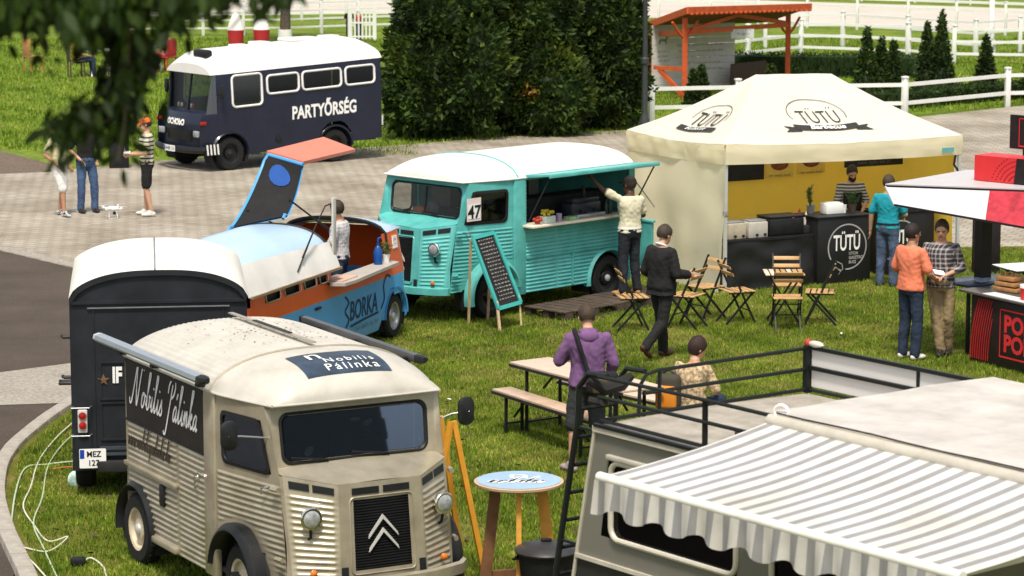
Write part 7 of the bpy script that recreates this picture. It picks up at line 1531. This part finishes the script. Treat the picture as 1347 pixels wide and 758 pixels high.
for x, y, h in ((.0, .0, 2.1), (3.05, 4.6, 1.9), (-.7, 3.4, 1.55)): 
    MB().box((x, y, h / 2), (.13, .13, h)).build('post', hor, ht)
    for s in (-1, 1): MB().tube([(x, y, h - .55), (x + s * .14, y + s * .12, h - .42), (x + s * .34, y + s * .30, h - .1)], .035, 6).build('bracket', hor, ht)
MB().bar((0, 0, 1.72), (3.05, 4.6, 1.62), .08, .12).build('beam', hor, ht); MB().bar((0, 0, 1.72), (-.7, 3.4, 1.45), .08, .12).build('beam', hor, ht); MB().bar((0, 0, 1.74), (1.5, 2.3, 2.02), .06, .10).bar((1.5, 2.3, 2.02), (3.05, 4.6, 1.66), .06, .10).build('arched_brace', hor, ht)
MB().bar((-.75, .6, .78), (.0, .0, .78), .07, .10).build('handrail', hor, ht); MB().bar((-.62, .5, .74), (-.05, .05, .12), .07, .12).build('diagonal_brace', hor, ht)
bd = mat('white board wall', (.56, .53, .51), .75, var=.10, scale=5)
for i in range(10): MB().box((.40, 2.9, .09 + i * .175), (2.55, .03, .166), Matrix.Rotation(R(28), 3, 'Z')).build('wall_board', bd, ht)
MB().box((1.9, 3.4, .35), (1.6, .03, .7), Matrix.Rotation(R(50), 3, 'Z')).build('dark_panel', mat('shelter dark', (.07, .045, .035), .9), ht)
k = MB(); rt = Matrix.Rotation(R(28), 3, 'Z'); wl = lambda a, b: Vector((.40, 2.9, 0)) + rt @ Vector((a, -.02, b))
for i in range(5): scrib(k, wl, -.55 + .1 * (i % 2), .9, 1.2 - i * .16, .06, 30 + i, .02)
for i in range(3): scrib(k, wl, -1.12, -.75, 1.05 - i * .12, .05, 40 + i, .018)
k.add([wl(a - .95, b + 1.32) for a, b in ((-.14, 0), (-.10, .06), (.06, .06), (.12, .13), (.17, .10), (.10, .03), (.12, -.08), (.08, -.08), (.05, .0), (-.06, .0), (-.10, -.08), (-.13, -.08))], [tuple(range(12))])
k.build('wall_lettering', mat('faded print', (.22, .20, .19), .8), ht)['kind'] = 'stuff'
sgn = MB().box((1.62, 2.05, 1.55), (.62, .03, .24), Matrix.Rotation(R(10), 3, 'Z')); so = sgn.build('hanging_sign', mat('sign pale', (.60, .60, .60), .6), ht); k = MB(); scrib(k, lambda a, b: (1.62 + a, 2.01, 1.55 + b), -.24, .24, 0, .07, 9, .02); k.build('sign_lettering', mat('faded print', (.30, .27, .25), .8), so)
# whitewashed tree trunk, red and white stands, far tables and chairs behind the bus
tree('lime_tree', 'tree trunk with whitewashed foot behind the navy bus', (-7.34, 96.0, -.03), [((0, 0, 4.2), (1.6, 1.5, 1.2)), ((.5, 0, 5.0), (1.2, 1.2, 1.0))], 3000, .22, [L_dark, L_mid], [.4], [([(0, 0, -.05), (.02, 0, 1.6), (0, .05, 3.4)], (.19, .11)), ([(0, .05, 3.0), (.5, 0, 3.8), (.9, 0, 4.6)], (.07, .03)), ([(0, .05, 3.0), (-.5, .1, 3.8), (-.8, 0, 4.5)], (.07, .03))], 61)
wr_ = MB().lathe([(.235, .0), (.225, .30), (.22, .42)], (-7.34, 96.0, -.02), 12); wo = wr_.build('whitewash_band', M['white']); tag(wo, 'white lime band round the tree foot behind bus', 'tree band')
for x, y, lb in ((-8.75, 94.0, 'red and white cup shaped stand beside the far orange light'), (-7.95, 94.2, 'red and white cup shaped stand next to the whitewashed trunk')):
    t = thing('cup_stand', lb, 'stand', (x, y, -.03), 0, 'red and white stands'); MB().lathe([(.22, 0), (.27, .55)], (0, 0, 0), 16).build('red_base', mat('stand red', (.45, .03, .035), .5), t); MB().lathe([(.27, .552), (.20, .80), (.10, 1.05), (.001, 1.1)], (0, 0, 0), 16).build('white_top', M['white'], t)
for x, y, lb in ((-11.35, 83.0, 'white picnic table in front of far person in yellow'), (-10.5, 84.6, 'white picnic table next to far person in pink')):
    t = thing('white_table', lb, 'table', (x, y, -.03), R(15), 'far white tables')
    for i in range(4): MB().box((0, -.24 + i * .16, .73), (1.2, .14, .03)).build('top_board', M['white'], t)
    for s in (-1, 1): MB().bar((s * .45, -.3, 0), (s * .35, .2, .71), .05).build('leg', M['white'], t); MB().bar((s * .45, .3, 0), (s * .35, -.2, .71), .05).build('leg', M['white'], t)
def plain_chair(label, loc, rz, m):
    t = thing('plain_chair', label, 'chair', loc, rz, 'far garden chairs'); MB().rbox((0, 0, .45), (.44, .44, .03), .01).build('seat', m, t); MB().rbox((-.21, 0, .72), (.03, .42, .48), .01).build('backrest', m, t)
    for x in (-.19, .19):
        for y in (-.19, .19): MB().box((x, y, .22), (.035, .035, .44)).build('leg', m, t)
plain_chair('dark chair under the far person in yellow', (-12.15, 82.58, -.03), R(20), M['dark_wood']); plain_chair('red chair under the far person in pink', (-9.8, 83.97, -.03), R(150), mat('stand red', (.45, .03, .035), .5)); plain_chair('white chair standing beside the far picnic table', (-11.0, 82.2, -.03), R(200), M['white']); plain_chair('brown chair alone on the far lawn', (-13.6, 84.2, -.03), R(40), M['wood'])
# ---------------------------------------------------------------- cables and small things on the grass
def cable(label, pts, m, r=.0085):
    p = smooth_line([Vector((x, y, .055 + .01 * math.sin(i * 2))) for i, (x, y) in enumerate(pts)], 7); o = MB().tube(p, r, 6).build('cable', m); return tag(o, label, 'cable', 'cables on the grass')
cm1 = mat('cable white', (.60, .60, .48), .6); cm2 = mat('cable greenish', (.42, .50, .34), .6)
cable('white cable with a wide loop along the kerb', [(-5.0, 33.97), (-5.10, 32.66), (-5.12, 31.44), (-5.0, 30.13), (-4.92, 29.15), (-4.70, 28.42), (-4.45, 27.73), (-4.28, 27.85), (-4.39, 27.31), (-4.70, 27.5), (-4.42, 26.75), (-4.1, 25.92)], cm1)
cable('greenish cable running beside the white looped one', [(-4.9, 33.3), (-4.98, 32.12), (-4.97, 31.05), (-4.80, 29.6), (-4.70, 28.42), (-4.46, 27.49), (-4.15, 26.33), (-3.9, 25.4)], cm2)
cable('pale cable leaving the black van towards the kerb', [(-4.4, 31.32), (-4.7, 31.30), (-5.0, 31.22), (-5.20, 31.0), (-5.10, 29.77), (-4.92, 28.42)], cm2, .010)
cable('short white cable with a plug by the beige van', [(-4.0, 26.84), (-3.94, 27.01), (-3.79, 26.75), (-3.68, 26.27), (-3.5, 25.9)], cm1)
cable('thin orange cable near the black van plate', [(-4.9, 30.94), (-4.75, 31.0), (-4.5, 31.05)], mat('cable orange', (.45, .14, .05), .6), .009)
o = MB().rbox((0, 0, .05), (.14, .09, .08), .02).build('plug_socket', M['black']); o.location = (-4.03, 26.82, .03); tag(o, 'black cable socket lying on the grass', 'socket')
o = MB().ell((0, 0, .08), (.08, .06, .10), 12, 8).ell((.02, 0, .16), (.03, .03, .04), 8, 6).build('plastic_bag', mat('green white bag', (.42, .60, .52), .5, var=.3, scale=12, contrast=3)); o.location = (-4.55, 30.2, .02); tag(o, 'green and white plastic bag beside the black van', 'bag')
# ---------------------------------------------------------------- grass blades on the near lawn and tufts on the far lawns
rng = np.random.default_rng(9)
def blades(name, X, Y, z0, hgt, wid, mats, thr):
    n = len(X); a = rng.uniform(0, 2 * np.pi, n); h = hgt * rng.uniform(.5, 1.35, n); w = wid * rng.uniform(.7, 1.4, n); le = rng.uniform(0, .7, n) * h; b = rng.uniform(0, 2 * np.pi, n)
    cl = np.sin(X * 1.9 + 1.3) * np.sin(Y * 1.3 + .7) + .7 * np.sin(X * 4.3 + Y * 2.9) + .5 * np.sin(X * 9.1 - Y * 7.7) + .4 * np.sin(X * 17 + 3) * np.sin(Y * 13)
    h = h * (1 + .28 * cl / 1.8)
    p = np.stack([X, Y, np.full(n, z0)], 1); s = np.stack([np.cos(a) * w, np.sin(a) * w, np.zeros(n)], 1); t = np.stack([np.cos(b) * le, np.sin(b) * le, h], 1)
    v = np.stack([p - s, p + s, p + t], 1).reshape(-1, 3); f = np.arange(3 * n).reshape(-1, 3)
    q = -.30 * cl + rng.normal(0, .6, n); mi = np.digitize(q, thr)
    o = ob(name, np_mesh(name, v, f, mats, mi)); o['kind'] = 'stuff'; return o
g1 = leafmat('grass green', (.135, .225, .016), .45, .6); g2 = leafmat('grass bright', (.25, .35, .034), .45, .6); g3 = leafmat('grass yellow', (.50, .45, .12), .4, .7); g0 = leafmat('grass deep', (.08, .15, .011), .4, .6)
ky = np.array([p[1] for p in KERB[:15]]); kx = np.array([p[0] for p in KERB[:15]])
N = 620000
Yy = 24.6 + (48.0 - 24.6) * rng.uniform(0, 1, N) ** 1.25; Xx = rng.uniform(-1, 1, N) * (.185 * Yy + 1.0)
order = np.argsort(ky); lim = np.interp(Yy, ky[order], kx[order]); keep = (Xx > lim + .09) & ~((Yy > 45.6) & (Xx < 1)) & ~((Yy > 47.2) & (Xx < 7.0))
Xx, Yy = Xx[keep], Yy[keep]
# bare, trodden spots
for cx, cy, r in ((2.25, 36.9, .55), (-.8, 34.8, .5), (3.9, 37.0, .4), (-4.3, 28.0, .5), (.4, 37.2, .5), (4.6, 34.9, .5), (1.0, 39.0, .6)) + tuple((rng.uniform(-5, 7), rng.uniform(26, 45), rng.uniform(.15, .45)) for _ in range(34)):
    d = np.hypot(Xx - cx, (Yy - cy) * .6); k = (d > r) | (rng.uniform(0, 1, len(Xx)) < .25 + .6 * d / r); Xx, Yy = Xx[k], Yy[k]
blades('grass', Xx, Yy, .03, .040, .0065, [g0, g1, g2, g3], [-.62, .0, .85])
# far lawns: coarser blades
n = 190000
Y2 = rng.uniform(58, 98, n); X2 = rng.uniform(-1, 1, n) * (.185 * Y2 + 4.0)
leftlawn = (X2 < -2) & (Y2 > 62.2 + .0 * X2) & ~((X2 < -9) & (Y2 < 63.6 - .36 * (X2 + 11)))
strip = (X2 > -8) & (X2 < 2.8) & (Y2 > 62.3 + .55 * (X2 + 5.6) * (X2 > -5.6)) & (Y2 < 69)
right = (X2 > 3) & (Y2 > 71.2 + .55 * np.maximum(0, X2 - 8.5)) 
k = leftlawn | strip | right
blades('grass', X2[k], Y2[k], -.03, .085, .016, [g0, g1, g2, g3], [-.7, -.1, 1.0])

# a scatter of dry leaves and paper scraps on the near lawn
n = 900; Y3 = rng.uniform(25, 46, n); X3 = rng.uniform(-1, 1, n) * (.18 * Y3); k = X3 > np.interp(Y3, ky[order], kx[order]) + .2; X3, Y3 = X3[k], Y3[k]; n = len(X3)
a = rng.uniform(0, 6.28, n); L = rng.uniform(.02, .05, n); p = np.stack([X3, Y3, np.full(n, .062)], 1); d = np.stack([np.cos(a) * L, np.sin(a) * L, rng.uniform(-.01, .02, n)], 1); q = np.stack([-np.sin(a) * L * .5, np.cos(a) * L * .5, rng.uniform(0, .015, n)], 1)
v = np.stack([p - d, p + q, p + d, p - q], 1).reshape(-1, 3); lo_ = ob('dry_leaves', np_mesh('dry_leaves', v, np.arange(4 * n).reshape(-1, 4), [mat('dead leaf', (.16, .10, .045), .9, var=.5), M['ink']], (rng.uniform(0, 1, n) < .03).astype('i'))); lo_['kind'] = 'stuff'
